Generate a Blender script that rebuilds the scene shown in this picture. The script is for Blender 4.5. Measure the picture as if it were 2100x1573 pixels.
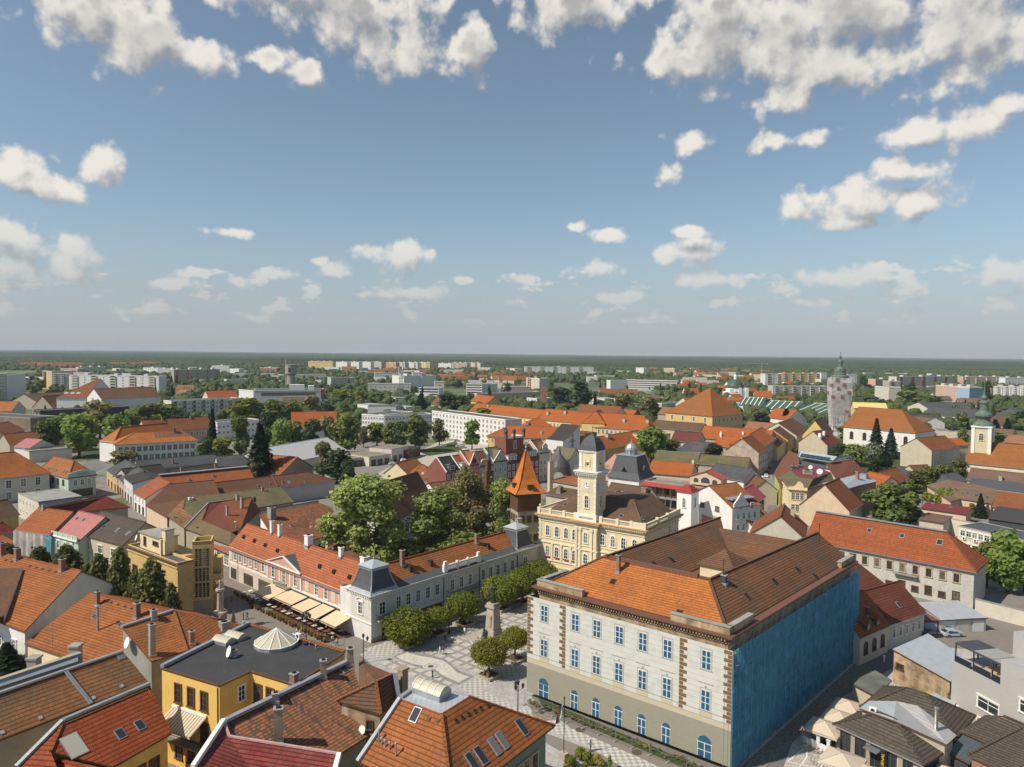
import bpy,math,random
import numpy as np
from math import sin,cos,pi,atan,atan2,sqrt,radians as rad,hypot
from mathutils import Vector,Matrix
for o in list(bpy.data.objects):bpy.data.objects.remove(o)
S=bpy.context.scene
COL=S.collection
random.seed(7);rng=np.random.default_rng(7)
FP=1480.0;CAMH=57.0
PITCH=atan((786.5-723)/FP);ROLL=atan(.009)
FW=Vector((0,cos(PITCH),-sin(PITCH)));R0=Vector((1,0,0));U0=Vector((0,sin(PITCH),cos(PITCH)))
RX=R0*cos(ROLL)+U0*sin(ROLL);UY=U0*cos(ROLL)-R0*sin(ROLL)
cd=bpy.data.cameras.new('camera');cam=bpy.data.objects.new('camera',cd);COL.objects.link(cam)
cd.sensor_width=36;cd.lens=36*FP/2100;cd.clip_start=1;cd.clip_end=60000
cam.matrix_world=Matrix(((RX.x,UY.x,-FW.x,0),(RX.y,UY.y,-FW.y,0),(RX.z,UY.z,-FW.z,CAMH),(0,0,0,1)))
S.camera=cam
def ray(px,py):return FW+RX*((px-1050)/FP)-UY*((py-786.5)/FP)
def P(px,py,z=0.0):
 d=ray(px,py);t=(z-CAMH)/d.z
 return Vector((t*d.x,t*d.y,z))
def zat(x,y,py):
 lo,hi=-5.0,90.0
 for _ in range(40):
  m=(lo+hi)/2;v=Vector((x,y,m-CAMH));r=786.5-FP*UY.dot(v)/FW.dot(v)
  if r>py:lo=m
  else:hi=m
 return lo
SEL,SAZ=rad(47),atan2(-.92,-.40)
sd=Vector((sin(SAZ)*cos(SEL),cos(SAZ)*cos(SEL),sin(SEL)))
sl=bpy.data.lights.new('sun','SUN');sl.energy=5.0;sl.angle=rad(.5);sl.color=(1,.92,.77)
so=bpy.data.objects.new('sun',sl);COL.objects.link(so);so.rotation_euler=sd.to_track_quat('Z','Y').to_euler();so.location=(-300,-100,400)
S.view_settings.view_transform='Standard';S.view_settings.look='None';S.view_settings.exposure=0.08;S.view_settings.gamma=1
def n(nt,t,inp=None,**pr):
 o=nt.nodes.new(t)
 for k,v in pr.items():setattr(o,k,v)
 for k,v in(inp or{}).items():
  s=o.inputs[k]
  if isinstance(v,bpy.types.NodeSocket):nt.links.new(v,s)
  else:s.default_value=v
 return o
def ma(nt,op,a,b=None,c=None,cl=False):
 i={0:a}
 if b is not None:i[1]=b
 if c is not None:i[2]=c
 return n(nt,'ShaderNodeMath',i,operation=op,use_clamp=cl).outputs[0]
def mix(nt,f,a,b,bt='MIX'):
 o=nt.nodes.new('ShaderNodeMix');o.data_type='RGBA';o.blend_type=bt
 for k,v in((0,f),(6,a),(7,b)):
  if isinstance(v,bpy.types.NodeSocket):nt.links.new(v,o.inputs[k])
  else:o.inputs[k].default_value=v if k==0 else(tuple(v)+(1,)if len(v)==3 else v)
 return o.outputs[2]
def rmp(nt,f,a,b,c=0.0,d=1.0,sm=True):
 return n(nt,'ShaderNodeMapRange',{0:f,1:a,2:b,3:c,4:d},interpolation_type='SMOOTHSTEP' if sm else'LINEAR').outputs[0]
W=bpy.data.worlds.new('World');S.world=W;W.use_nodes=True;wt=W.node_tree;wt.nodes.clear()
def clouds_group():
 g=bpy.data.node_groups.new('cloud_cover','ShaderNodeTree')
 g.interface.new_socket('P',in_out='INPUT',socket_type='NodeSocketVector')
 g.interface.new_socket('D',in_out='OUTPUT',socket_type='NodeSocketFloat')
 gi=g.nodes.new('NodeGroupInput');go=g.nodes.new('NodeGroupOutput')
 p=gi.outputs[0]
 nz=n(g,'ShaderNodeTexNoise',{'Vector':p,'Scale':.5,'Detail':7.0,'Roughness':.56},noise_dimensions='2D')
 nz2=n(g,'ShaderNodeTexNoise',{'Vector':p,'Scale':.16,'Detail':3.0,'Roughness':.5},noise_dimensions='2D')
 best=None
 for(cx,cy,sx,sy)in CL:
  pp=p if best is None else n(g,'ShaderNodeVectorMath',{0:best,1:(1e-7,1e-7,0),2:p},operation='MULTIPLY_ADD').outputs[0]
  q=n(g,'ShaderNodeMapping',{'Vector':pp,'Location':(-cx/sx,-cy/sy,0),'Scale':(1/sx,1/sy,0)}).outputs[0]
  l=n(g,'ShaderNodeVectorMath',{0:q},operation='LENGTH').outputs['Value']
  best=l if best is None else ma(g,'MINIMUM',best,l)
 e=ma(g,'MULTIPLY_ADD',best,-1.35,1.50)
 q=n(g,'ShaderNodeMapping',{'Vector':p,'Location':(3.7,1.2,0),'Scale':(.5,1.15,0)}).outputs[0]
 h=n(g,'ShaderNodeTexNoise',{'Vector':q,'Scale':.55,'Detail':6.0,'Roughness':.55},noise_dimensions='2D').outputs[0]
 y=n(g,'ShaderNodeSeparateXYZ',{0:p}).outputs[1]
 band=ma(g,'MULTIPLY',rmp(g,y,.8,2.6),rmp(g,y,9.0,5.0))
 hb=ma(g,'SUBTRACT',ma(g,'MULTIPLY',ma(g,'SUBTRACT',h,.44),5.0),ma(g,'MULTIPLY',ma(g,'SUBTRACT',1.0,band),2.0))
 e=ma(g,'MAXIMUM',e,hb)
 e=ma(g,'ADD',e,rmp(g,y,12.0,22.0,0,.24))
 vo=n(g,'ShaderNodeTexVoronoi',{'Vector':p,'Scale':.42,'Detail':3.0,'Roughness':.5,'Smoothness':.7},feature='SMOOTH_F1',voronoi_dimensions='2D').outputs['Distance']
 e=ma(g,'ADD',e,ma(g,'MULTIPLY',ma(g,'SUBTRACT',.40,vo),1.0))
 e=ma(g,'ADD',e,ma(g,'MULTIPLY',ma(g,'SUBTRACT',nz.outputs[0],.5),1.25))
 e=ma(g,'ADD',e,ma(g,'MULTIPLY',ma(g,'SUBTRACT',nz2.outputs[0],.5),.7))
 g.links.new(e,go.inputs[0])
 return g
def ae(px,py):
 d=ray(px,py).normalized();return(math.degrees(atan2(d.x,d.y)),math.degrees(math.asin(d.z)))
CL=[]
for(px,py,wx,wy)in((170,15,130,70),(290,70,110,75),(390,120,80,45),(560,115,60,25),(620,150,50,28),(600,-30,200,60),(770,20,190,90),(800,110,90,50),(970,105,55,55),(1180,5,160,60),(1480,60,150,90),(1400,130,90,45),(1750,30,380,85),(1680,130,170,65),(1610,200,80,40),(2010,60,190,95),(1950,110,120,45),(1410,300,55,38),(1370,350,70,30),(1600,290,95,27),(1880,275,110,30),(2000,265,110,45),(2080,215,60,25),(1660,410,70,45),(1770,415,130,55),(1890,415,90,42),(1850,352,80,30),(1750,460,80,20),(190,345,65,48),(90,385,120,40),(10,350,70,45),(30,490,90,60),(120,530,80,50),(20,550,100,40),(475,477,55,14),(820,525,95,35),(690,562,50,26),(650,535,25,13),(575,562,45,18),(485,578,30,17),(1180,465,35,14),(1245,482,60,20),(1412,475,50,14),(1400,520,85,32),(1230,548,75,25),(1450,575,110,22),(960,576,35,14),(1080,572,35,18),(1720,570,110,30),(1860,595,70,30),(2060,560,70,30),(1640,620,90,20),(1270,610,90,18),(860,600,120,18),(330,580,70,14)):
 a=ae(px,py);k=math.degrees(1/FP)
 CL.append((a[0],a[1],wx*k*1.12,wy*k*1.15))
grp=clouds_group()
tc=n(wt,'ShaderNodeTexCoord')
sp=n(wt,'ShaderNodeSeparateXYZ',{0:n(wt,'ShaderNodeVectorMath',{0:tc.outputs['Generated']},operation='NORMALIZE').outputs[0]})
az=ma(wt,'MULTIPLY',ma(wt,'ARCTAN2',sp.outputs[0],sp.outputs[1]),180/pi)
el=ma(wt,'MULTIPLY',ma(wt,'ARCSINE',sp.outputs[2]),180/pi)
pv=n(wt,'ShaderNodeCombineXYZ',{0:az,1:el}).outputs[0]
pw=n(wt,'ShaderNodeVectorMath',{0:pv,1:(-.6,1.3,0)},operation='ADD').outputs[0]
g1=n(wt,'ShaderNodeGroup');g1.node_tree=grp;wt.links.new(pv,g1.inputs[0])
g2=n(wt,'ShaderNodeGroup');g2.node_tree=grp;wt.links.new(pw,g2.inputs[0])
dens=rmp(wt,g1.outputs[0],.12,.8)
lit=rmp(wt,ma(wt,'SUBTRACT',g1.outputs[0],g2.outputs[0]),-.95,.75)
thick=ma(wt,'MULTIPLY',rmp(wt,g1.outputs[0],.85,1.6),rmp(wt,el,17,25))
sky=n(wt,'ShaderNodeTexSky',sky_type='NISHITA',sun_disc=False,sun_elevation=SEL,sun_rotation=SAZ,altitude=0,air_density=1.0,dust_density=.6,ozone_density=1.6)
cc=mix(wt,lit,(2.9,3.1,3.4),(8.2,7.8,7.1))
cc=mix(wt,ma(wt,'MULTIPLY',thick,ma(wt,'SUBTRACT',.98,ma(wt,'MULTIPLY',lit,.35))),cc,(2.1,2.25,2.5))
hz=rmp(wt,el,-1.0,11.0)
dens=ma(wt,'MULTIPLY',dens,ma(wt,'ADD',.2,ma(wt,'MULTIPLY',hz,.75)))
skc=n(wt,'ShaderNodeHueSaturation',{'Saturation':.72,'Value':1.0,'Color':sky.outputs[0]}).outputs[0]
skc=mix(wt,1.0,skc,(.83,.955,.99),'MULTIPLY')
skc=mix(wt,rmp(wt,el,11.0,-1.5,0,.88),skc,(3.95,4.15,4.55))
cc=mix(wt,rmp(wt,el,10.0,1.0,0,.5),cc,(4.6,4.5,4.4))
out=mix(wt,dens,skc,cc)
bg=n(wt,'ShaderNodeBackground',{0:out,1:.10})
wt.links.new(bg.outputs[0],n(wt,'ShaderNodeOutputWorld').inputs[0])
W.cycles.sampling_method='MANUAL';W.cycles.sample_map_resolution=512
ORG={}
def put(o,parent):
 COL.objects.link(o)
 if parent is not None:o.parent=parent
 return o
def tag(o,label=None,cat=None,group=None,kind=None):
 for k,v in(('label',label),('category',cat),('group',group),('kind',kind)):
  if v:o[k]=v
 return o
def empty(name,loc,label,cat,group=None):
 o=bpy.data.objects.new(name,None);o.location=loc;o.empty_display_size=.5
 ORG[o.name]=Vector(loc);COL.objects.link(o)
 return tag(o,label,cat,group)
def org(o):return ORG.get(o.name,Vector((0,0,0)))if o is not None else Vector((0,0,0))
class MB:
 def __init__(s):s.v=[];s.f=[];s.m=[];s.uv=[];s.sm=[]
 def face(s,pts,m=0,smooth=False):
  b=len(s.v);s.v+=[tuple(p)for p in pts];s.f.append(list(range(b,b+len(pts))));s.m.append(m);s.sm.append(smooth)
 def box(s,c,sx,sy,z0,z1,a=0.0,m=0,top=None):
  ca,sa=cos(a),sin(a);q=[]
  for z,k in((z0,1.0),(z1,1.0 if top is None else top)):
   for x,y in((-1,-1),(1,-1),(1,1),(-1,1)):
    dx,dy=x*sx/2*k,y*sy/2*k;q.append((c[0]+dx*ca-dy*sa,c[1]+dx*sa+dy*ca,z))
  for f in((3,2,1,0),(4,5,6,7),(0,1,5,4),(1,2,6,5),(2,3,7,6),(3,0,4,7)):s.face([q[i]for i in f],m)
 def prism(s,poly,z0,z1,m=0,cap=True,mt=None):
  k=len(poly)
  if sum(poly[i][0]*poly[(i+1)%k][1]-poly[(i+1)%k][0]*poly[i][1]for i in range(k))<0:poly=poly[::-1]
  for i in range(k):
   a,b=poly[i],poly[(i+1)%k];s.face([(a[0],a[1],z0),(b[0],b[1],z0),(b[0],b[1],z1),(a[0],a[1],z1)],m)
  if cap:s.face([(p[0],p[1],z1)for p in poly],m if mt is None else mt)
 def lathe(s,c,prof,seg=16,m=0,smooth=True,a0=0.0):
  for i in range(len(prof)-1):
   (r0,z0),(r1,z1)=prof[i],prof[i+1]
   for k in range(seg):
    a,b=a0+2*pi*k/seg,a0+2*pi*(k+1)/seg
    q=[(c[0]+r0*cos(a),c[1]+r0*sin(a),z0),(c[0]+r0*cos(b),c[1]+r0*sin(b),z0),(c[0]+r1*cos(b),c[1]+r1*sin(b),z1),(c[0]+r1*cos(a),c[1]+r1*sin(a),z1)]
    if r0<1e-4:q=[q[0],q[2],q[3]]
    elif r1<1e-4:q=q[:3]
    s.face(q,m,smooth)
 def tube(s,a,b,r,m=0,seg=6,r2=None):
  a,b=Vector(a),Vector(b);d=(b-a)
  if d.length<1e-5:return
  d.normalize();x=d.orthogonal().normalized();y=d.cross(x);r2=r if r2 is None else r2;q0=[];q1=[]
  for k in range(seg):
   t=2*pi*k/seg;w=x*cos(t)+y*sin(t);q0.append(a+w*r);q1.append(b+w*r2)
  for k in range(seg):s.face([q0[k],q0[(k+1)%seg],q1[(k+1)%seg],q1[k]],m,True)
  s.face(q1,m);s.face(q0[::-1],m)
 def bar(s,a,b,w,h,m=0):
  a,b=Vector(a),Vector(b);d=(b-a).normalized();x=d.cross(Vector((0,0,1)))
  if x.length<1e-3:x=Vector((1,0,0))
  x.normalize();x*=w/2;u=x.cross(d).normalized()
  if u.z<0:u=-u
  u*=h;q=[a-x,a+x,a+x+u,a-x+u,b-x,b+x,b+x+u,b-x+u]
  for f in((0,1,2,3),(7,6,5,4),(0,4,5,1),(1,5,6,2),(2,6,7,3),(3,7,4,0)):s.face([q[i]for i in f],m)
 def mesh(s,name,mats,off=(0,0,0)):
  me=bpy.data.meshes.new(name);o=Vector(off)
  me.from_pydata([Vector(p)-o for p in s.v],[],s.f)
  for k in mats:me.materials.append(M(k)if isinstance(k,str)else k)
  me.polygons.foreach_set('material_index',s.m);me.polygons.foreach_set('use_smooth',s.sm)
  uv=me.uv_layers.new(name='uv');L=[]
  for f in s.f:
   a,b,c=(Vector(s.v[f[i]])for i in(0,1,2));nn=(b-a).cross(c-b)
   if len(f)>3:nn+=(Vector(s.v[f[2]])-Vector(s.v[f[0]])).cross(Vector(s.v[f[3]])-Vector(s.v[f[1]]))
   if nn.length<1e-9:nn=Vector((0,0,1))
   nn.normalize();u=Vector((0,0,1)).cross(nn)
   u=u.normalized()if u.length>.02 else Vector((1,0,0));v=nn.cross(u)
   for i in f:p=Vector(s.v[i]);L+=[p.dot(u),p.dot(v)]
  uv.data.foreach_set('uv',L);me.update();return me
 def build(s,name,mats,parent=None,label=None):
  o=bpy.data.objects.new(name,s.mesh(name,mats,org(parent)))
  ORG[o.name]=org(parent);put(o,parent)
  if label:o['label']=label
  return o
MATS={};MDEF={}
def newmat(name):
 m=bpy.data.materials.new(name);m.use_nodes=True;m.node_tree.nodes.clear();return m,m.node_tree
def fin(nt,col,rough=.8,bump=None,spec=.3,metal=0.0,alpha=None,bs=.4):
 i={'Base Color':col if isinstance(col,bpy.types.NodeSocket)else tuple(col)+(1,),'Roughness':rough,'Specular IOR Level':spec,'Metallic':metal}
 b=n(nt,'ShaderNodeBsdfPrincipled',i)
 if bump is not None:nt.links.new(n(nt,'ShaderNodeBump',{'Height':bump,'Strength':1.0,'Distance':bs}).outputs[0],b.inputs['Normal'])
 o=n(nt,'ShaderNodeOutputMaterial');nt.links.new(b.outputs[0],o.inputs[0]);return b,o
def tile(name,c1,c2,st=(.10,.085,.065),sa=.35,row=.42,dark=.45,odd=0.0):
 if c1[0]>.2:c1,c2=(tuple(a*b for a,b in zip(c,(.66,.70,.60)))for c in(c1,c2))
 row*=1.08;m,nt=newmat(name);tcn=n(nt,'ShaderNodeTexCoord');uv=tcn.outputs['UV'];ob=tcn.outputs['Object']
 s=n(nt,'ShaderNodeSeparateXYZ',{0:uv});u,v=s.outputs[0],s.outputs[1]
 wob=n(nt,'ShaderNodeTexNoise',{'Vector':uv,'Scale':.25,'Detail':2.0}).outputs[0]
 vr=ma(nt,'DIVIDE',ma(nt,'ADD',v,ma(nt,'MULTIPLY',wob,.12)),row);fr=ma(nt,'FRACT',vr);rw=ma(nt,'FLOOR',vr)
 uu=ma(nt,'ADD',ma(nt,'DIVIDE',u,.26),ma(nt,'MULTIPLY',rw,.5));cu=ma(nt,'FLOOR',uu)
 wn=n(nt,'ShaderNodeTexWhiteNoise',{0:n(nt,'ShaderNodeCombineXYZ',{0:cu,1:rw}).outputs[0]},noise_dimensions='3D').outputs[0]
 wr=n(nt,'ShaderNodeTexWhiteNoise',{1:rw},noise_dimensions='1D').outputs[0]
 big=n(nt,'ShaderNodeTexNoise',{'Vector':ob,'Scale':.16,'Detail':6.0,'Roughness':.65}).outputs[0]
 str_=n(nt,'ShaderNodeTexNoise',{'Vector':n(nt,'ShaderNodeMapping',{'Vector':uv,'Scale':(1.3,.15,1)}).outputs[0],'Scale':.8,'Detail':5.0}).outputs[0]
 c=mix(nt,rmp(nt,big,.3,.7),c1,c2)
 c=mix(nt,rmp(nt,ma(nt,'MULTIPLY_ADD',str_,.5,ma(nt,'MULTIPLY',big,.5)),.62-.28*sa,.78-.2*sa,0,min(1,sa*1.5)),c,st)
 tone=ma(nt,'ADD',.78,ma(nt,'ADD',ma(nt,'MULTIPLY',wn,.3),ma(nt,'MULTIPLY',wr,.14)))
 c=mix(nt,1.0,c,n(nt,'ShaderNodeCombineXYZ',{0:tone,1:tone,2:tone}).outputs[0],'MULTIPLY')
 if odd:c=mix(nt,ma(nt,'MULTIPLY',ma(nt,'GREATER_THAN',wn,1-odd),.8),c,c2)
 joint=rmp(nt,fr,.05,.40,1.0,0.0)
 c=mix(nt,ma(nt,'MULTIPLY',joint,min(.97,dark*1.6)),c,tuple(x*.28 for x in c1))
 rib=ma(nt,'ABSOLUTE',ma(nt,'SUBTRACT',ma(nt,'FRACT',uu),.5))
 hgt=ma(nt,'ADD',ma(nt,'MULTIPLY',fr,-.06),ma(nt,'MULTIPLY',rib,-.05))
 fin(nt,c,.82,hgt,.25,bs=.5);return m
def plain(name,c,rough=.85,var=.18,sc=.5,metal=0.0,spec=.3,streak=.25,stc=(.16,.14,.12)):
 m,nt=newmat(name);ob=n(nt,'ShaderNodeTexCoord').outputs['Object']
 a=n(nt,'ShaderNodeTexNoise',{'Vector':ob,'Scale':sc,'Detail':7.0,'Roughness':.6}).outputs[0]
 b=n(nt,'ShaderNodeTexNoise',{'Vector':n(nt,'ShaderNodeMapping',{'Vector':ob,'Scale':(1,1,.12)}).outputs[0],'Scale':1.1,'Detail':5.0}).outputs[0]
 k=ma(nt,'ADD',1-var*.5,ma(nt,'MULTIPLY',ma(nt,'SUBTRACT',a,.5),var*2.2))
 cc_=mix(nt,1.0,c,n(nt,'ShaderNodeCombineXYZ',{0:k,1:k,2:k}).outputs[0],'MULTIPLY')
 cc_=mix(nt,rmp(nt,b,.55,.8,0,streak),cc_,stc)
 fin(nt,cc_,rough,n(nt,'ShaderNodeTexNoise',{'Vector':ob,'Scale':3.0,'Detail':3.0}).outputs[0],spec,metal,bs=.03);return m
def stripes(name,c1,c2,w,ax=0,rough=.5,metal=0.0,fr_=.5,bump=.04,coord='UV'):
 m,nt=newmat(name);uv=n(nt,'ShaderNodeTexCoord').outputs[coord];s=n(nt,'ShaderNodeSeparateXYZ',{0:uv})
 f=ma(nt,'FRACT',ma(nt,'DIVIDE',s.outputs[ax],w));g=ma(nt,'LESS_THAN',f,fr_)
 nz=n(nt,'ShaderNodeTexNoise',{'Vector':uv,'Scale':.7,'Detail':5.0}).outputs[0]
 c=mix(nt,g,c1,c2);c=mix(nt,rmp(nt,nz,.4,.75,0,.35),c,tuple(x*.6 for x in c1));fin(nt,c,rough,ma(nt,'MULTIPLY',g,bump),.4,metal,bs=.6);return m
def leafmat(name,c1,c2,c3):
 m,nt=newmat(name);ge=n(nt,'ShaderNodeNewGeometry');ob=n(nt,'ShaderNodeTexCoord').outputs['Object'];oi=n(nt,'ShaderNodeObjectInfo').outputs['Random']
 a=n(nt,'ShaderNodeTexNoise',{'Vector':ob,'Scale':.35,'Detail':4.0}).outputs[0]
 c=mix(nt,rmp(nt,a,.35,.65),c1,c2)
 c=mix(nt,ma(nt,'MULTIPLY',ge.outputs['Random Per Island'],.5),c,c3)
 k=ma(nt,'ADD',.72,ma(nt,'MULTIPLY',oi,.5));c=mix(nt,1.0,c,n(nt,'ShaderNodeCombineXYZ',{0:k,1:ma(nt,'ADD',.06,ma(nt,'MULTIPLY',k,.94)),2:k}).outputs[0],'MULTIPLY')
 d=n(nt,'ShaderNodeBsdfPrincipled',{'Base Color':c,'Roughness':.6,'Specular IOR Level':.25});t=n(nt,'ShaderNodeBsdfTranslucent',{0:c})
 x=n(nt,'ShaderNodeMixShader',{0:.38,1:d.outputs[0],2:t.outputs[0]});nt.links.new(x.outputs[0],n(nt,'ShaderNodeOutputMaterial').inputs[0]);return m
def checker(name,c1,c2,w,blend=.5):
 m,nt=newmat(name);ob=n(nt,'ShaderNodeTexCoord').outputs['UV']
 ck=n(nt,'ShaderNodeTexChecker',{'Vector':ob,'Color1':c1+(1,),'Color2':c2+(1,),'Scale':1/w}).outputs[0]
 nz=n(nt,'ShaderNodeTexNoise',{'Vector':ob,'Scale':1.5,'Detail':6.0,'Roughness':.7}).outputs[0]
 fin(nt,mix(nt,ma(nt,'MULTIPLY',nz,blend),ck,tuple((a+b)/2*.8 for a,b in zip(c1,c2))),.85,nz,bs=.02);return m
def setts(name,c,joint=.5,w=.22):
 m,nt=newmat(name);ob=n(nt,'ShaderNodeTexCoord').outputs['Object']
 v=n(nt,'ShaderNodeTexVoronoi',{'Vector':ob,'Scale':1/w});nz=n(nt,'ShaderNodeTexNoise',{'Vector':ob,'Scale':.35,'Detail':7.0,'Roughness':.7}).outputs[0]
 k=ma(nt,'ADD',.55,ma(nt,'ADD',ma(nt,'MULTIPLY',n(nt,'ShaderNodeSeparateXYZ',{0:v.outputs['Color']}).outputs[0],.35),ma(nt,'MULTIPLY',nz,.5)))
 cc_=mix(nt,1.0,c,n(nt,'ShaderNodeCombineXYZ',{0:k,1:k,2:k}).outputs[0],'MULTIPLY')
 fin(nt,cc_,.85,v.outputs['Distance'],bs=.03);return m
def brick(name,c1,c2,cm,sc=1.0):
 m,nt=newmat(name);uv=n(nt,'ShaderNodeTexCoord').outputs['UV']
 b=n(nt,'ShaderNodeTexBrick',{'Vector':uv,'Color1':c1+(1,),'Color2':c2+(1,),'Mortar':cm+(1,),'Scale':1.0,'Mortar Size':.012*sc,'Brick Width':.28*sc,'Row Height':.09*sc})
 nz=n(nt,'ShaderNodeTexNoise',{'Vector':uv,'Scale':.6,'Detail':6.0,'Roughness':.7}).outputs[0]
 fin(nt,mix(nt,rmp(nt,nz,.4,.8,0,.5),b.outputs[0],tuple(x*.5 for x in cm)),.9,b.outputs['Fac'],bs=.02);return m
def M(k):
 if k not in MATS:MATS[k]=MDEF[k](k)
 return MATS[k]
def D(k,fn,*a,**kw):MDEF[k]=lambda nm:fn(nm,*a,**kw)
D('t_orange',tile,(.66,.21,.06),(.50,.155,.05),sa=.34)
D('t_new',tile,(.54,.14,.038),(.46,.12,.035),sa=.05,dark=.3)
D('t_pink',tile,(.56,.17,.085),(.47,.13,.065),sa=.08,dark=.45,row=.5)
D('t_brick',tile,(.40,.095,.035),(.29,.075,.03),sa=.4,dark=.65,row=.5)
D('t_rust',tile,(.30,.125,.07),(.22,.10,.06),sa=.6,dark=.6,odd=.15)
D('t_old',tile,(.20,.105,.06),(.36,.13,.06),(.075,.065,.05),sa=.75,dark=.6,odd=.22)
D('t_moss',tile,(.26,.19,.11),(.17,.14,.09),(.11,.11,.06),sa=.7,dark=.4)
D('t_brown',tile,(.15,.085,.05),(.10,.065,.042),sa=.3,dark=.4)
D('t_olive',tile,(.19,.135,.075),(.15,.11,.06),sa=.25,dark=.35)
D('t_red',tile,(.26,.045,.03),(.19,.035,.025),sa=.1,dark=.4)
D('t_maroon',tile,(.17,.05,.035),(.13,.04,.03),sa=.1,dark=.6)
D('t_dark',tile,(.055,.048,.042),(.04,.037,.035),sa=.25,dark=.5)
D('t_grey',tile,(.09,.09,.095),(.065,.065,.07),sa=.2,dark=.35)
D('t_salmon',tile,(.42,.19,.125),(.36,.15,.10),sa=.12,dark=.3)
D('t_plum',tile,(.24,.105,.07),(.19,.085,.06),sa=.2,dark=.25)
D('t_glaze',tile,(.24,.035,.035),(.32,.09,.08),sa=.05,dark=.75,row=.5)
D('felt',plain,(.055,.055,.06),.9,.25,.3,streak=.2)
D('slate',plain,(.085,.09,.10),.7,.25,1.2,streak=.1)
D('bitumen',plain,(.11,.105,.10),.9,.4,.25,streak=.3,stc=(.25,.2,.12))
D('gravel',plain,(.27,.235,.19),.95,.35,.25)
D('concrete',plain,(.36,.34,.31),.9,.35,.3,streak=.5)
D('tin',stripes,(.43,.46,.50),(.27,.30,.34),.6,0,.35,.14,.06)
D('tin_dark',stripes,(.10,.12,.14),(.17,.19,.21),.6,0,.45,.3,.1)
D('tin_rust',stripes,(.19,.09,.06),(.14,.07,.05),.6,0,.6,.2,.08)
D('tin_pink',stripes,(.36,.13,.12),(.42,.17,.15),.6,0,.6,.1,.08)
D('tin_pale',stripes,(.50,.49,.46),(.30,.30,.29),.9,0,.5,.2,.14)
D('eternit',stripes,(.50,.50,.50),(.42,.42,.42),.5,1,.8,0.0,.08)
D('copper',plain,(.15,.20,.16),.7,.5,.8,streak=.5,stc=(.07,.09,.07))
D('greenroof',stripes,(.06,.12,.075),(.045,.09,.06),.8,0,.6,.1,.1)
for k,c in dict(w_white=(.74,.73,.70),w_cream=(.74,.62,.40),w_yellow=(.72,.52,.22),w_ochre=(.62,.43,.18),w_pink=(.58,.35,.26),w_peach=(.66,.50,.36),w_grey=(.45,.44,.42),w_beige=(.52,.45,.34),w_green=(.42,.48,.38),w_sage=(.20,.25,.19),w_blue=(.30,.42,.55),w_red=(.25,.085,.06),w_rose=(.55,.22,.19),w_maroon=(.23,.08,.06),w_bone=(.60,.55,.46),w_dark=(.06,.065,.075),w_stone=(.40,.35,.27),w_gold=(.78,.50,.14),w_lilac=(.60,.58,.60),w_tan=(.50,.38,.24),w_mint=(.46,.54,.46),w_plate=(.70,.69,.68),w_orange=(.60,.30,.12)).items():D(k,plain,c)
D('w_brickold',brick,(.42,.33,.24),(.34,.24,.16),(.46,.41,.33))
D('w_brick',brick,(.34,.12,.07),(.26,.10,.06),(.35,.3,.25))
D('w_peel',plain,(.55,.40,.25),.95,.8,.6,streak=.7,stc=(.62,.55,.42))
D('w_rustic',stripes,(.62,.60,.56),(.36,.35,.33),.42,1,.9,0.0,.1,-.03)
D('trim',plain,(.78,.76,.71),.8,.1,1.0,streak=.1);D('trimc',plain,(.72,.64,.47),.8,.1,1.0,streak=.15);D('trimd',plain,(.13,.09,.06),.7)
D('metal',plain,(.33,.35,.37),.4,.2,1,.6,.5);D('iron',plain,(.02,.02,.022),.5,.1);D('zinc',plain,(.40,.43,.47),.45,.3,.6,.4,.5,.2)
D('stone',plain,(.44,.40,.33),.85,.4,1.0,streak=.5);D('bronze',plain,(.075,.09,.07),.5,.5,2,.5,.5,.3,(.15,.2,.16))
D('wood',plain,(.13,.065,.03),.7,.3,2);D('bark',plain,(.12,.09,.065),.95,.5,2)
def glassm(name,c=(.03,.035,.04),r=.12,sp_=.6):
 m,nt=newmat(name);oi=n(nt,'ShaderNodeObjectInfo').outputs['Random'];nz=n(nt,'ShaderNodeTexNoise',{'Vector':n(nt,'ShaderNodeTexCoord').outputs['Object'],'Scale':1.3}).outputs[0]
 fin(nt,mix(nt,rmp(nt,ma(nt,'ADD',oi,ma(nt,'MULTIPLY',nz,.4)),.9,1.15,0,.45),c,(.35,.33,.28)),r,None,sp_);return m
D('glass',glassm);D('glass_blue',plain,(.03,.12,.22),.8,.35,.9,0.0,.2,0.0);D('glass_lit',glassm,(.42,.40,.33),.3)
D('awning',plain,(.62,.50,.34),.8,.1,.4,streak=.05);D('white',plain,(.80,.79,.76),.6,.08,1,streak=.08);D('black',plain,(.012,.012,.013),.5,.1)
D('leaf',leafmat,(0.091,0.137,0.033),(0.172,0.212,0.048),(0.263,0.282,0.091))
D('leaf_lime',leafmat,(0.132,0.186,0.028),(0.232,0.264,0.034),(0.310,0.295,0.046))
D('leaf_globe',leafmat,(0.085,0.132,0.019),(0.186,0.232,0.025),(0.295,0.279,0.031))
D('leaf_dark',leafmat,(0.044,0.085,0.036),(0.070,0.111,0.040),(0.101,0.142,0.052))
D('leaf_fir',leafmat,(0.022,0.040,0.022),(0.034,0.056,0.028),(0.046,0.070,0.037))
D('leaf_blue',leafmat,(0.046,0.078,0.070),(0.070,0.109,0.093),(0.093,0.132,0.116))
D('leaf_olive',leafmat,(0.172,0.172,0.060),(0.242,0.222,0.091),(0.322,0.282,0.142))
D('leaf_gold',leafmat,(0.264,0.248,0.046),(0.372,0.341,0.062),(0.434,0.388,0.093))
D('skin',plain,(.42,.24,.16),.6,.05);D('hair',plain,(.03,.02,.015),.6)
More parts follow.
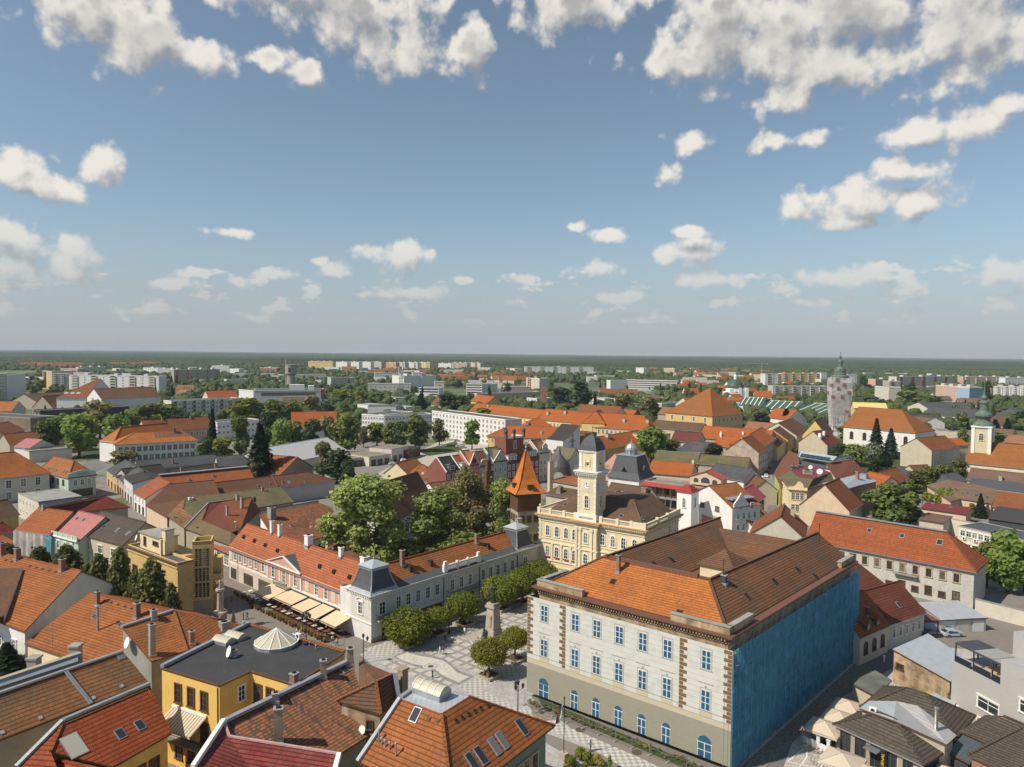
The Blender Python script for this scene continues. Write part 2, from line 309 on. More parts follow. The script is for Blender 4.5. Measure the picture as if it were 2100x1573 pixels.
for k,c in dict(c_white=(.75,.75,.75),c_blue=(.04,.10,.32),c_red=(.40,.04,.04),c_dark=(.02,.02,.03),c_grey=(.2,.2,.22),c_tan=(.45,.33,.22),c_navy=(.02,.03,.08),c_orange=(.55,.18,.03)).items():D(k,plain,c,.8,.1)
for k,c in dict(p_white=(.78,.78,.78),p_red=(.28,.03,.03),p_silver=(.42,.45,.48),p_dark=(.03,.035,.04),p_black=(.012,.012,.014)).items():D(k,plain,c,.22,.03,1,.1,.6,0.0)
D('field',plain,(.20,.26,.10),.9,.1,.002)
D('c_blue2',plain,(.08,.33,.56),.7,.1)
D('t_orange2',tile,(.52,.17,.06),(.38,.14,.06),sa=.36,dark=.5,row=.5)
D('w_pinkpale',plain,(.62,.52,.47),.85,.15,.5)
D('t_new2',tile,(.50,.155,.05),(.36,.115,.045),sa=.32,dark=.55,row=.5);D('t_mixed',tile,(.42,.17,.08),(.27,.14,.075),(.14,.105,.07),sa=.55,dark=.75,row=.55,odd=.1)
D('t_red2',tile,(.42,.085,.03),(.33,.07,.028),sa=.1,dark=.75,row=.55);D('t_glazecap',plain,(.55,.34,.33),.35,.3,2);D('c_stripe',plain,(.26,.24,.2),.8,.1);D('pale_glass',plain,(.50,.45,.34),.3,.15,.6,0.0,.5,.1)
D('t_brick2',tile,(.48,.14,.055),(.40,.115,.05),sa=.12,dark=.5,row=.45);D('t_rusty',tile,(.36,.12,.055),(.28,.09,.045),sa=.22,dark=.5,row=.5);D('t_coral',tile,(.50,.17,.12),(.45,.15,.10),sa=.05,dark=.2)
D('t_patch',tile,(.075,.06,.05),(.095,.07,.055),(.30,.12,.06),sa=.12,dark=.4);D('t_old2',tile,(.13,.07,.045),(.34,.12,.05),(.055,.045,.038),sa=.55,dark=.6,odd=.3);D('t_dark2',tile,(.24,.20,.16),(.19,.16,.13),sa=.2,dark=.3)
D('t_green',tile,(.13,.17,.08),(.11,.14,.07),sa=.1,dark=.2);D('t_plum2',tile,(.29,.10,.065),(.24,.09,.06),sa=.15,dark=.35,row=.5);D('t_plum3',tile,(.17,.10,.075),(.14,.085,.065),sa=.2,dark=.3);D('t_umber',tile,(.19,.12,.085),(.16,.10,.07),sa=.15,dark=.3)
D('t_patch2',tile,(.36,.10,.045),(.43,.11,.045),(.27,.10,.06),sa=.25,dark=.35,row=.5);D('t_maroon2',tile,(.23,.065,.04),(.18,.055,.038),sa=.12,dark=.4,row=.5);D('t_dark3',tile,(.095,.078,.062),(.075,.063,.052),sa=.1,dark=.7,row=.45);D('t_church',tile,(.40,.14,.045),(.36,.125,.045),sa=.05,dark=.15)
D('patchy',plain,(.36,.36,.34),.9,.5,.25,streak=.8,stc=(.36,.26,.10));D('patchy2',plain,(.17,.18,.16),.9,.5,.4,streak=.3);D('mu_red',plain,(.30,.08,.07));D('mu_tan',plain,(.32,.26,.16));D('mu_blue',plain,(.18,.28,.40));D('mu_skin',plain,(.50,.38,.28));D('mu_dark',plain,(.15,.13,.12))
D('w_dark2',plain,(.085,.08,.078),.5,.2,1);D('tin_red',stripes,(.42,.07,.055),(.36,.06,.05),.6,0,.5,.15,.06);D('tin_wine',stripes,(.19,.03,.03),(.16,.027,.027),.6,0,.5,.15,.05);D('tin_ribs',stripes,(.52,.50,.49),(.26,.24,.24),.42,0,.4,.4,.1)
D('w_pinkpeel',plain,(.55,.42,.35),.95,.5,.5,streak=.8,stc=(.38,.28,.22));D('w_yellow2',plain,(.68,.50,.21),.9,.08,1,streak=.03);D('w_lime',plain,(.55,.55,.22));D('solar',plain,(.025,.05,.10),.25,.1,1,.3,.7,0.0);D('w_white2',brick,(.62,.59,.54),(.54,.51,.46),(.42,.40,.37),sc=2.2);D('w_beige2',plain,(.52,.45,.34),.9,.2,1)
D('w_grey2',plain,(.40,.385,.37),.9,.05,1,streak=.04);D('gravel2',plain,(.38,.38,.38),.9,.15,1);D('awning_grey',plain,(.30,.30,.29),.8,.1);D('c_yellow',plain,(.70,.50,.05),.5,.1);D('chrome',plain,(.6,.6,.6),.2,.1,1,.9,.5,0.0);D('w_peach2',plain,(.62,.52,.36),.9,.15,1);D('greendome',plain,(.075,.11,.09),.55,.3,.3,streak=.2);D('w_stone2',plain,(.36,.34,.30),.9,.3,.3,streak=.5)
D('w_brick2',plain,(.36,.19,.12),.9,.3,1);D('w_peel2',plain,(.27,.20,.14),.95,.5,.3,streak=.5);D('leaf_plane',leafmat,(0.186,0.239,0.056),(0.305,0.366,0.100),(0.435,0.480,0.166));D('leaf_mid',leafmat,(0.120,0.189,0.040),(0.195,0.278,0.056),(0.284,0.340,0.089));D('leaf_street',leafmat,(0.081,0.101,0.033),(0.131,0.151,0.044),(0.202,0.202,0.070))
def lum(name,c1,c2):
 m,nt=newmat(name);ob=n(nt,'ShaderNodeTexCoord').outputs['Object'];a=n(nt,'ShaderNodeTexNoise',{'Vector':ob,'Scale':.02,'Detail':8.0,'Roughness':.75}).outputs[0];b=n(nt,'ShaderNodeTexNoise',{'Vector':ob,'Scale':.0016,'Detail':2.0}).outputs[0]
 fin(nt,mix(nt,rmp(nt,ma(nt,'MULTIPLY_ADD',b,.7,ma(nt,'MULTIPLY',a,.5)),.42,.72),c1,c2),.9,a,.1,bs=3.0);return m
D('canopy',lum,(.018,.034,.016),(.05,.075,.028))
D('t_spire',tile,(.80,.24,.055),(.72,.21,.05),sa=.05,dark=.2)
HAZE=.00006
D('leaf_lime2',leafmat,(0.186,0.217,0.022),(0.295,0.279,0.031),(0.372,0.310,0.046));D('leaf_bloom',leafmat,(0.124,0.155,0.046),(0.465,0.465,0.310),(0.500,0.500,0.500));D('leaf_far',leafmat,(0.056,0.091,0.033),(0.111,0.151,0.048),(0.151,0.181,0.060))
D('w_pinkstone',plain,(.50,.41,.35),.85,.4,1.2,streak=.4);D('brass',plain,(.45,.30,.08),.4,.2,1,.8);D('c_green',plain,(.04,.20,.07),.8,.1);D('leaf_flower',leafmat,(0.124,0.155,0.046),(0.341,0.078,0.078),(0.500,0.310,0.093));D('parasol',plain,(.55,.46,.36),.85,.08,1,streak=.03);D('w_wood2',plain,(.36,.13,.03),.6,.2,2)
def Zv(z):return Vector((0,0,z))
WC={}
def win_meshes(style,w,h):
 key=(style,w,h)
 if key in WC:return WC[key]
 fr,gl=MB(),MB();arch=style.startswith('arch');kind=style.split('_')[-1]
 fm={'dark':'wood','blue':'trim','c':'trimc','plain':'trim','tan':'w_tan','red':'w_maroon','white':'trim','stone':'stone','small':'trim'}.get(kind,'trim')
 gm='glass_blue' if kind=='blue' else'glass'
 def bx(x0,x1,z0,z1,d,m=0,b=fr):b.box(((x0+x1)/2,-d/2),x1-x0,d,z0,z1,0,m)
 t=min(.16,w*.14);s=min(.07,w*.06)
 pts=[(-w/2,-.02,0),(w/2,-.02,0)]
 if arch:
  hr=h-w/2;pts+=[(w/2*cos(a),-.02,hr+w/2*sin(a))for a in[pi*i/8 for i in range(9)]]
  for i in range(8):
   a,b=pi*i/8,pi*(i+1)/8;q=[]
   for r,y in((w/2-s,0),(w/2+t,0)):
    q.append([(r*cos(a),hr+r*sin(a)),(r*cos(b),hr+r*sin(b))])
   for y in(-.12,):
    fr.face([(q[1][0][0],y,q[1][0][1]),(q[0][0][0],y,q[0][0][1]),(q[0][1][0],y,q[0][1][1]),(q[1][1][0],y,q[1][1][1])][::-1],0)
   fr.face([(q[1][0][0],-.12,q[1][0][1]),(q[1][1][0],-.12,q[1][1][1]),(q[1][1][0],0,q[1][1][1]),(q[1][0][0],0,q[1][0][1])],0)
   fr.face([(q[0][0][0],-.12,q[0][0][1]),(q[0][0][0],0,q[0][0][1]),(q[0][1][0],0,q[0][1][1]),(q[0][1][0],-.12,q[0][1][1])],0)
  top=hr
 else:
  pts+=[(w/2,-.02,h),(-w/2,-.02,h)];bx(-w/2-t,w/2+t,h-s*.5,h+t,.12);top=h
  if kind not in('blue','small','dark'):bx(-w/2-t*1.5,w/2+t*1.5,h+t,h+t+.1,.22)
 gl.face(pts,0)
 for sg in(-1,1):bx(min(sg*(w/2-s),sg*(w/2+t)),max(sg*(w/2-s),sg*(w/2+t)),0,top,.12)
 bx(-w/2-t*1.4,w/2+t*1.4,-.14,.03,.22)
 if w>.7:bx(-.045,.045,0,top+(w/2 if arch else 0)-.02,.07,1)
 if h>1.2:bx(-w/2+s,w/2-s,h*.66-.04,h*.66+.04,.07,1)
 if h>1.9:bx(-w/2+s,w/2-s,h*.33-.025,h*.33+.025,.06,1)
 sash={'dark':'wood','tan':'wood','red':'white'}.get(kind,'white')
 WC[key]=(fr.mesh('frame',[fm,sash]),gl.mesh('pane',[gm]));return WC[key]
def win_shutter(w,h):
 key=('shut',w,h)
 if key not in WC:
  fr=MB();fr.box((0,-.05),w+.2,.1,-.05,h+.05,0,1)
  for sg in(-1,1):
   fr.box((sg*w/4,-.11),w/2-.05,.06,.05,h-.05,0,0)
   for k in(1,2):fr.box((sg*w/4,-.15),w/2-.15,.02,h*k/3-.03,h*k/3+.03,0,1)
  WC[key]=(fr.mesh('shutter',['w_bone','trim']),None)
 return WC[key]
def window(parent,pos,nrm,w=1.1,h=1.7,style='plain',near=False,name='window'):
 a,b=win_shutter(w,h)if style=='shutter' else win_meshes(style,round(w,2),round(h,2))
 if not near and b is not None:
  key=('j',a.name)
  if key not in WC:
   bm_=a.copy();me=bpy.data.meshes.new('window')
   v=[x.co[:]for x in a.vertices]+[x.co[:]for x in b.vertices];o=len(a.vertices)
   me.from_pydata(v,[],[list(p.vertices)for p in a.polygons]+[[i+o for i in p.vertices]for p in b.polygons])
   for mt in list(a.materials)+list(b.materials):me.materials.append(mt)
   me.polygons.foreach_set('material_index',[p.material_index for p in a.polygons]+[len(a.materials)]*len(b.polygons))
   bpy.data.meshes.remove(bm_);WC[key]=me
  a,b=WC[key],None
 if b is None:o=bpy.data.objects.new(name if style!='shutter' else'shuttered_window',a)
 else:o=bpy.data.objects.new(name,b)
 o.location=Vector(pos)-org(parent);o.rotation_euler=(0,0,atan2(nrm[0],-nrm[1]));put(o,parent)
 ORG[o.name]=Vector(pos)
 if b is not None:put(bpy.data.objects.new('frame',a),o)
 return o
class Fr:
 def __init__(s,o,u,v=None):
  s.o=Vector((o[0],o[1]));s.u=Vector((u[0],u[1])).normalized()
  s.v=Vector((v[0],v[1])).normalized()if v is not None else Vector((-s.u.y,s.u.x))
  s.a=atan2(s.u.y,s.u.x)
 def p(s,a,b,z=0.0):q=s.o+s.u*a+s.v*b;return Vector((q.x,q.y,z))
 def side(s,k,L,Dp):
  return{'F':(s.p(0,0),s.p(L,0),-s.v),'B':(s.p(L,Dp),s.p(0,Dp),s.v),'L':(s.p(0,Dp),s.p(0,0),-s.u),'R':(s.p(L,0),s.p(L,Dp),s.u)}[k]
INFO={}
def roof_geo(fr,L,Dp,ze,zr,kind,ov,h0=0.0,h1=0.0,rp=.5):
 e=lambda a,b:fr.p(a,b,ze)
 sl=(zr-ze)/max(.1,Dp*rp)
 o=ov;dz=-ov*sl*.9
 if kind in'gh':
  g0=0.25 if h0==0 else o;g1=.25 if h1==0 else o
  A,B,C,E_=(fr.p(-g0,-o,ze+dz),fr.p(L+g1,-o,ze+dz),fr.p(L+g1,Dp+o,ze+dz),fr.p(-g0,Dp+o,ze+dz))
  r0=fr.p(h0 if h0 else-g0,Dp*rp,zr);r1=fr.p(L-h1 if h1 else L+g1,Dp*rp,zr)
  F=[[A,B,r1,r0],[C,E_,r0,r1]];ln=[(r0,r1)]
  if h0:F.append([E_,A,r0]);ln+=[(A,r0),(E_,r0)]
  if h1:F.append([B,C,r1]);ln+=[(B,r1),(C,r1)]
  return F,ln,[A,B,C,E_]
 if kind=='x':
  dz2=-o*(zr-ze)/(L/2)*.9
  A,B,C,E_=(fr.p(-o,-.25,ze+dz2),fr.p(L+o,-.25,ze+dz2),fr.p(L+o,Dp+.25,ze+dz2),fr.p(-o,Dp+.25,ze+dz2))
  r0=fr.p(L*rp,-.25+h0,zr);r1=fr.p(L*rp,Dp+.25-h1,zr);F=[[E_,A,r0,r1],[B,C,r1,r0]];ln=[(r0,r1)]
  if h0:F.append([A,B,r0]);ln+=[(A,r0),(B,r0)]
  if h1:F.append([C,E_,r1]);ln+=[(C,r1),(E_,r1)]
  return F,ln,[A,B,C,E_]
 if kind=='s':
  A,B,C,E_=(fr.p(-.2,-o,ze),fr.p(L+.2,-o,ze),fr.p(L+.2,Dp+o,zr),fr.p(-.2,Dp+o,zr));return[[A,B,C,E_]],[],[A,B,C,E_]
def slab(mb,F,edge,th=.22,m=0,bot=True):
 for f in F:mb.face(f,m)
 for f in F if bot else():mb.face([Vector(p)-Zv(th)for p in reversed(f)],1)
 cnt={}
 key=lambda p:(round(p[0],2),round(p[1],2),round(p[2],2))
 for f in F:
  for i in range(len(f)):
   a,b=f[i],f[(i+1)%len(f)];k=tuple(sorted((key(a),key(b))));cnt.setdefault(k,[]).append((a,b))
 for k,l in cnt.items():
  if len(l)==1:
   a,b=Vector(l[0][0]),Vector(l[0][1]);d=Zv(th);mb.face([a-d,b-d,b,a],1)
def house(label,A,B,C,ze,zr,kind='g',roof='t_orange',wall='w_cream',name='house',cat='house',ov=.5,h0=0.0,h1=0.0,rp=.5,wins=(),near=False,chim=(),sky=(),group=None,par=.5,z0=0.0,cap=None,gut=True,wl=True,base=None,top='bitumen',mirror=False):
 """A, B: pixels of the eave line nearest the camera (height ze); C: pixel of the corner beyond B, or the depth in metres;
    zr: ridge height or (x, y) pixel of the ridge seen at its left end"""
 a,b=P(A[0],A[1],ze),P(B[0],B[1],ze);u=(b-a).xy;L=u.length;fr=Fr(a,u)
 if isinstance(C,tuple):c=P(C[0],C[1],ze);Dp=(c-b).xy.dot(fr.v)
 else:Dp=C
 if Dp<0:fr=Fr(b,-u);Dp=-Dp
 if isinstance(zr,tuple):
  q=fr.p(0 if len(zr)<3 else L*zr[2],Dp*rp)if kind!='x' else fr.p(L*rp,0);zr=max(ze+.3,zat(q.x,q.y,zr[1]))
 c0=fr.p(L/2,Dp/2);root=empty(name,(c0.x,c0.y,0),label,cat,group)
 wm=MB();rect=[fr.p(0,0),fr.p(L,0),fr.p(L,Dp),fr.p(0,Dp)]
 info=dict(root=root,fr=fr,L=L,D=Dp,ze=ze,zr=zr,F=[],kind=kind);INFO[root.name]=info
 if kind=='f':
  wm.prism(rect,z0,ze,0,False)
  rm=MB();zt=ze+par*.02;rm.face([fr.p(.3,.3,ze-par),fr.p(L-.3,.3,ze-par),fr.p(L-.3,Dp-.3,ze-par),fr.p(.3,Dp-.3,ze-par)],0)
  for(s0,s1,t0,t1)in((0,L,0,.3),(0,L,Dp-.3,Dp),(0,.3,.3,Dp-.3),(L-.3,L,.3,Dp-.3)):
   o=.06;s0_,s1_,t0_,t1_=s0-(o if s0==0 else 0),s1+(o if s1==L else 0),t0-(o if t0==0 else 0),t1+(o if t1==Dp else 0)
   rm.prism([fr.p(s0_,t0_),fr.p(s1_,t0_),fr.p(s1_,t1_),fr.p(s0_,t1_)],ze-par-.1,ze+.05,1)
  info['F']=[[fr.p(0,0,ze),fr.p(L,0,ze),fr.p(L,Dp,ze),fr.p(0,Dp,ze)]]
  wo=wm.build('wall',[wall],root);ro=rm.build('roof',[roof,cap or'concrete'],root)
 else:
  F,ln,ed=roof_geo(fr,L,Dp,ze,zr,kind,ov,h0,h1,rp);info['F']=F
  wm.prism(rect,z0,ze-.12,0,False)
  if kind=='g' or kind=='h':
   for(x,hh)in((0,h0),(L,h1)):
    if not hh:t=[fr.p(x,0,ze-.12),fr.p(x,Dp*rp,zr-.12),fr.p(x,Dp,ze-.12)];wm.face(t if x==0 else t[::-1],0)
  elif kind=='x':
   if not h0:wm.face([fr.p(0,0,ze-.12),fr.p(L,0,ze-.12),fr.p(L*rp,0,zr-.12)])
   if not h1:wm.face([fr.p(L,Dp,ze-.12),fr.p(0,Dp,ze-.12),fr.p(L*rp,Dp,zr-.12)])
  elif kind=='s':
   wm.face([fr.p(L,0,ze-.12),fr.p(L,Dp,ze-.12),fr.p(L,Dp,zr-.12)]);wm.face([fr.p(0,Dp,ze-.12),fr.p(0,0,ze-.12),fr.p(0,Dp,zr-.12)]);wm.face([fr.p(L,Dp,ze-.12),fr.p(0,Dp,ze-.12),fr.p(0,Dp,zr-.12),fr.p(L,Dp,zr-.12)])
  wo=wm.build('wall',[wall],root)
  rm=MB();slab(rm,F,ed)
  for p,q in ln:rm.bar(Vector(p)-Zv(.05),Vector(q)-Zv(.05),.34,.17,2)
  if gut and kind in'ghx':
   es=[(ed[0],ed[1]),(ed[2],ed[3])]if kind!='x' else[(ed[3],ed[0]),(ed[1],ed[2])]
   for p,q in es:rm.bar(Vector(p)-Zv(.18),Vector(q)-Zv(.18),.22,.14,3)
  ro=rm.build('roof',[roof,'wood',cap or roof,'zinc'],root)
 info['wall']=wo;info['roof']=ro
 if base:
  bm=MB();bm.prism([fr.p(-.06,-.06),fr.p(L+.06,-.06),fr.p(L+.06,Dp+.06),fr.p(-.06,Dp+.06)],0,base[1]);bm.build('plinth',[base[0]],root)
 for w in wins:
  facade(info,*w,near=near)
 for c in chim:chimney(info,*c)
 for s in sky:skylight(info,*s)
 return info
def facade(info,side,cnt,z,w=1.1,h=1.7,style='plain',s0=None,s1=None,near=False,root=None):
 a,b,nn=info['fr'].side(side,info['L'],info['D']);Ls=(b-a).length;s0=1.2 if s0 is None else s0;s1=Ls-1.2 if s1 is None else(s1 if s1>0 else Ls+s1)
 d=(b-a).normalized()
 for i in range(cnt):
  t=s0+(s1-s0)*(i+.5)/cnt;q=a+d*t;window(root or info['root'],(q.x,q.y,z),nn,w,h,style,near)
def hit(info,px,py):
 d=ray(px,py);o=Zv(CAMH);best=None
 for f in info['F']:
  for i in range(1,len(f)-1):
   a,b,c=Vector(f[0]),Vector(f[i]),Vector(f[i+1]);nn=(b-a).cross(c-a)
   if abs(nn.dot(d))<1e-9:continue
   t=nn.dot(a-o)/nn.dot(d)
   if t<0:continue
   q=o+d*t;ok=all((y-x).cross(q-x).dot(nn)>=-nn.length_squared*.02/max(.1,(y-x).length)for x,y in((a,b),(b,c),(c,a)))
   if ok and(best is None or t<best[0]):best=(t,q,nn.normalized()if nn.z>0 else-nn.normalized())
 return best
CHN={'brick':'w_brick','white':'white','plas':'w_beige','old':'w_brickold','grey':'concrete'}
def chimney(info,px,py,h=1.8,w=.8,mat='brick',d=None):
 r=hit(info,px,py)
 if r is None:return
 q=r[1];m=MB();d=d or w;a=info['fr'].a if'fr' in info else 0
 zt=q.z+h;m.box(q.xy,w,d,q.z-1.0,zt,a,0);m.box(q.xy,w+.2,d+.2,zt,zt+.14,a,1);m.box(q.xy,w*.55,d*.55,zt+.14,zt+.3,a,2)
 m.box(q.xy,w+.25,d+.25,q.z-.4,q.z+.12,a,3)
 m.build('chimney',[CHN.get(mat,mat),'concrete' if mat!='white' else'white','black','zinc'],info['roof'])
def skylight(info,px,py,w=.8,l=1.1,kind='glass'):
 r=hit(info,px,py)
 if r is None:return
 t,q,nn=r;u=Zv(1).cross(nn)
 u=u.normalized()if u.length>.05 else Vector((1,0,0));v=nn.cross(u);m=MB()
 def slabq(w_,l_,h0_,h1_,mm):
  c=[q+u*(sx*w_/2)+v*(sy*l_/2)for sx,sy in((-1,-1),(1,-1),(1,1),(-1,1))]
  lo=[x+nn*h0_ for x in c];hi=[x+nn*h1_ for x in c];m.face(hi,mm)
  for i in range(4):m.face([lo[i],lo[(i+1)%4],hi[(i+1)%4],hi[i]],mm)
 slabq(w+.16,l+.2,-.05,.1,0);slabq(w,l,.09,.115,1)
 m.build('skylight',['zinc' if kind!='vent' else'wood',{'glass':'glass','vent':'black','white':'glass_lit'}[kind]],info['roof'])
def poly(label,V,F,per,roof='t_orange',wall='w_cream',name='house',cat='house',ridge=(),group=None,z0=0.0,mats=None,fm=None,cap=None,skirt=.12,inset=.35):
 """building over free roof planes: V = {key: (px, py, z) or world Vector}, F = faces of keys (counter-clockwise from above), per = wall perimeter keys"""
 W_={}
 for k,v in V.items():
  if isinstance(v,Vector):W_[k]=v
  elif callable(v):W_[k]=v(W_)
  elif isinstance(v[2],str):
   a,b,c=(W_[x]for x in v[2].split());nn=(b-a).cross(c-a);d=ray(v[0],v[1]);W_[k]=Zv(CAMH)+d*(nn.dot(a-Zv(CAMH))/nn.dot(d))
  else:W_[k]=P(*v)
 cx=sum((W_[k].x for k in per))/len(per);cy=sum((W_[k].y for k in per))/len(per)
 root=empty(name,(cx,cy,0),label,cat,group)
 FF=[[W_[k]for k in f]for f in F]
 for i,f in enumerate(FF):
  nn=(f[1]-f[0]).cross(f[2]-f[1])
  if nn.z<0:FF[i]=f[::-1]
 rm=MB();slab(rm,FF,None,bot=False)
 if fm:
  for i,k in enumerate(fm):rm.m[i]=0 if k==0 else k+2
 for a,b in ridge:rm.bar(W_[a]-Zv(.05),W_[b]-Zv(.05),.34,.18,2)
 ro=rm.build('roof',[roof,'wood',cap or roof]+list(mats or[]),root)
 wm=MB();K=[W_[k]for k in per];k=len(K)
 ar=sum(K[i].x*K[(i+1)%k].y-K[(i+1)%k].x*K[i].y for i in range(k))
 if ar<0:K=K[::-1]
 c=Vector((cx,cy))
 def ins(i):
  p,a,b=K[i].xy,K[i-1].xy,K[(i+1)%k].xy;d1=(p-a).normalized();d2=(b-p).normalized()
  n1=Vector((-d1.y,d1.x));n2=Vector((-d2.y,d2.x));bis=n1+n2
  if bis.length<.2:return p+n1*inset
  return p+bis.normalized()*inset/max(.35,bis.normalized().dot(n1))
 I=[ins(i)for i in range(k)]
 for i in range(k):
  j=(i+1)%k;a,b=I[i],I[j]
  wm.face([(a.x,a.y,z0),(b.x,b.y,z0),(b.x,b.y,K[j].z-skirt),(a.x,a.y,K[i].z-skirt)])
 wo=wm.build('wall',[wall],root)
 info=dict(root=root,F=FF,roof=ro,wall=wo,W=W_,I=I,K=K);INFO[root.name]=info
 u=(K[1]-K[0]).xy;info['fr']=Fr(K[0],u)
 return info
def wallwins(root,a,b,cnt,z,w=1.1,h=1.7,style='plain',m0=1.0,m1=1.0,near=False,off=0.0):
 a,b=Vector((a[0],a[1])),Vector((b[0],b[1]));d=(b-a).normalized();nn=Vector((d.y,-d.x));L=(b-a).length
 for i in range(cnt):
  q=a+d*(m0+(L-m0-m1)*(i+.5)/cnt)+nn*off;window(root,(q.x,q.y,z),nn,w,h,style,near)
def ground_mat(nm):
 m,nt=newmat(nm);ob=n(nt,'ShaderNodeTexCoord').outputs['Object']
 a=n(nt,'ShaderNodeTexNoise',{'Vector':ob,'Scale':.03,'Detail':6.0,'Roughness':.6}).outputs[0]
 b=n(nt,'ShaderNodeTexNoise',{'Vector':ob,'Scale':.6,'Detail':8.0,'Roughness':.7}).outputs[0]
 y=n(nt,'ShaderNodeVectorMath',{0:ob},operation='LENGTH').outputs['Value']
 pave=mix(nt,b,(.17,.155,.14),(.25,.235,.215));grass=mix(nt,b,(.07,.10,.03),(.12,.14,.05))
 far=n(nt,'ShaderNodeTexNoise',{'Vector':n(nt,'ShaderNodeMapping',{'Vector':ob,'Scale':(1,.35,1)}).outputs[0],'Scale':.0012,'Detail':3.0}).outputs[0]
 field=mix(nt,rmp(nt,far,.4,.6),(.05,.075,.025),(.13,.17,.06))
 c=mix(nt,rmp(nt,a,.52,.60),pave,grass);c=mix(nt,rmp(nt,y,420,800),c,mix(nt,.7,c,grass));c=mix(nt,rmp(nt,y,900,1600),c,field)
 fin(nt,c,.95,b,bs=.02);return m
MDEF['ground']=ground_mat
D('asphalt',plain,(.215,.19,.168),.9,.16,.5,streak=0.0);D('asphalt_grey',plain,(.17,.165,.16),.9,.2,.4,streak=0.0)
D('setts',setts,(.36,.35,.34),w=.3);D('setts_dark',setts,(.23,.225,.22),w=.3);D('setts_light',setts,(.50,.47,.42),w=.3)
D('paver',setts,(.42,.38,.34),w=.4);D('lawn',plain,(.07,.10,.025),.95,.6,1.5);D('soil',plain,(.12,.09,.06),.95,.5,2);D('rubble',plain,(.34,.30,.24),.95,.8,2.5)
def panel_mat(nm):
 m,nt=newmat(nm);ob=n(nt,'ShaderNodeTexCoord').outputs['Object'];s=n(nt,'ShaderNodeSeparateXYZ',{0:ob});q=[]
 for k in(0,1):
  f=ma(nt,'FRACT',ma(nt,'DIVIDE',s.outputs[k],2.36));q.append(ma(nt,'LESS_THAN',ma(nt,'ABSOLUTE',ma(nt,'SUBTRACT',f,.5)),.345))
 v=n(nt,'ShaderNodeTexVoronoi',{'Vector':ob,'Scale':4.0});nz=n(nt,'ShaderNodeTexNoise',{'Vector':ob,'Scale':.5,'Detail':7.0,'Roughness':.7}).outputs[0]
 k=ma(nt,'ADD',.6,ma(nt,'ADD',ma(nt,'MULTIPLY',n(nt,'ShaderNodeSeparateXYZ',{0:v.outputs['Color']}).outputs[0],.25),ma(nt,'MULTIPLY',nz,.5)))
 c=mix(nt,ma(nt,'MULTIPLY',q[0],q[1]),(.27,.255,.24),(.46,.43,.385));fin(nt,mix(nt,1.0,c,n(nt,'ShaderNodeCombineXYZ',{0:k,1:k,2:k}).outputs[0],'MULTIPLY'),.85,v.outputs['Distance'],bs=.02);return m
MDEF['panels']=panel_mat
def chk_mat(nm):
 m,nt=newmat(nm);ob=n(nt,'ShaderNodeTexCoord').outputs['Object']
 ck=n(nt,'ShaderNodeTexChecker',{'Vector':ob,'Color1':(.52,.50,.46,1),'Color2':(.27,.26,.25,1),'Scale':1/.62}).outputs[0]
 nz=n(nt,'ShaderNodeTexNoise',{'Vector':ob,'Scale':2.0,'Detail':8.0,'Roughness':.75}).outputs[0]
 fin(nt,mix(nt,ma(nt,'MULTIPLY',nz,.6),ck,(.36,.35,.33)),.85,nz,bs=.02);return m
MDEF['checks']=chk_mat
def sheet(name,pts,z,mat,ang=0.0,h=0.0):
 c=Vector((sum(p[0]for p in pts)/len(pts),sum(p[1]for p in pts)/len(pts)));m=MB();ca,sa=cos(-ang),sin(-ang)
 q=[((p[0]-c.x)*ca-(p[1]-c.y)*sa,(p[0]-c.x)*sa+(p[1]-c.y)*ca)for p in pts]
 ar=sum(q[i][0]*q[(i+1)%len(q)][1]-q[(i+1)%len(q)][0]*q[i][1]for i in range(len(q)))
 if ar<0:q=q[::-1]
 if h:m.prism(q,-z,h,0)
 else:m.face([(x,y,0)for x,y in q])
 o=bpy.data.objects.new(name,m.mesh(name,[mat]));o.location=(c.x,c.y,z);o.rotation_euler=(0,0,ang);COL.objects.link(o);o['kind']='structure';return o
def gp(*a):return[P(x,y)for x,y in a]
g_=MB();R_=16000
ys=[-60,100,300,700,1500,3000,6000,R_]
for i in range(len(ys)-1):g_.face([(-R_,ys[i],0),(R_,ys[i],0),(R_,ys[i+1],0),(-R_,ys[i+1],0)])
o=g_.build('ground',['ground']);o['kind']='structure'
UA=rad(-41.0);z1=lambda x,y:(720+x/5.526,1220+y/5.526);z6=lambda x,y:(840+x/4.375,1400+y/4.375)
sheet('street_paving',gp((60,1330),(380,1180),(600,1160),(1130,1180),(1400,1400),(1900,1380),(2100,1573),(2100,1800),(300,1800)),.004,'asphalt')
sheet('square',gp((738,1342),(1120,1150),(1200,1190),(1090,1430),(1330,1620),(1200,1620),(860,1450)),.010,'setts',UA)
sheet('square_panels',gp((845,1352),(1096,1195),(1150,1240),(1092,1330),(1000,1385),(900,1350)),.014,'panels',UA)
sheet('square_panels',gp(z1(330,790),z1(430,725),z1(900,870),z1(1180,1010),z1(1120,1050),z1(800,960)),.014,'panels',UA)
sheet('curved_band',gp(*[z1(*p)for p in((480,700),(630,625),(760,660),(900,680),(1060,725),(1150,790),(1230,860),(1400,925),(1220,1025),(1050,960),(960,880),(900,860),(780,830),(640,780))]),.018,'setts_dark',UA)
sheet('curved_path',gp(*[z1(*p)for p in((510,700),(630,648),(760,690),(900,710),(1040,745),(1120,800),(1200,880),(1340,930),(1220,990),(1090,940),(1010,890),(965,850),(870,815),(800,800),(700,785),(590,745))]),.022,'setts_light',UA)
c_=P(*z1(902,812))
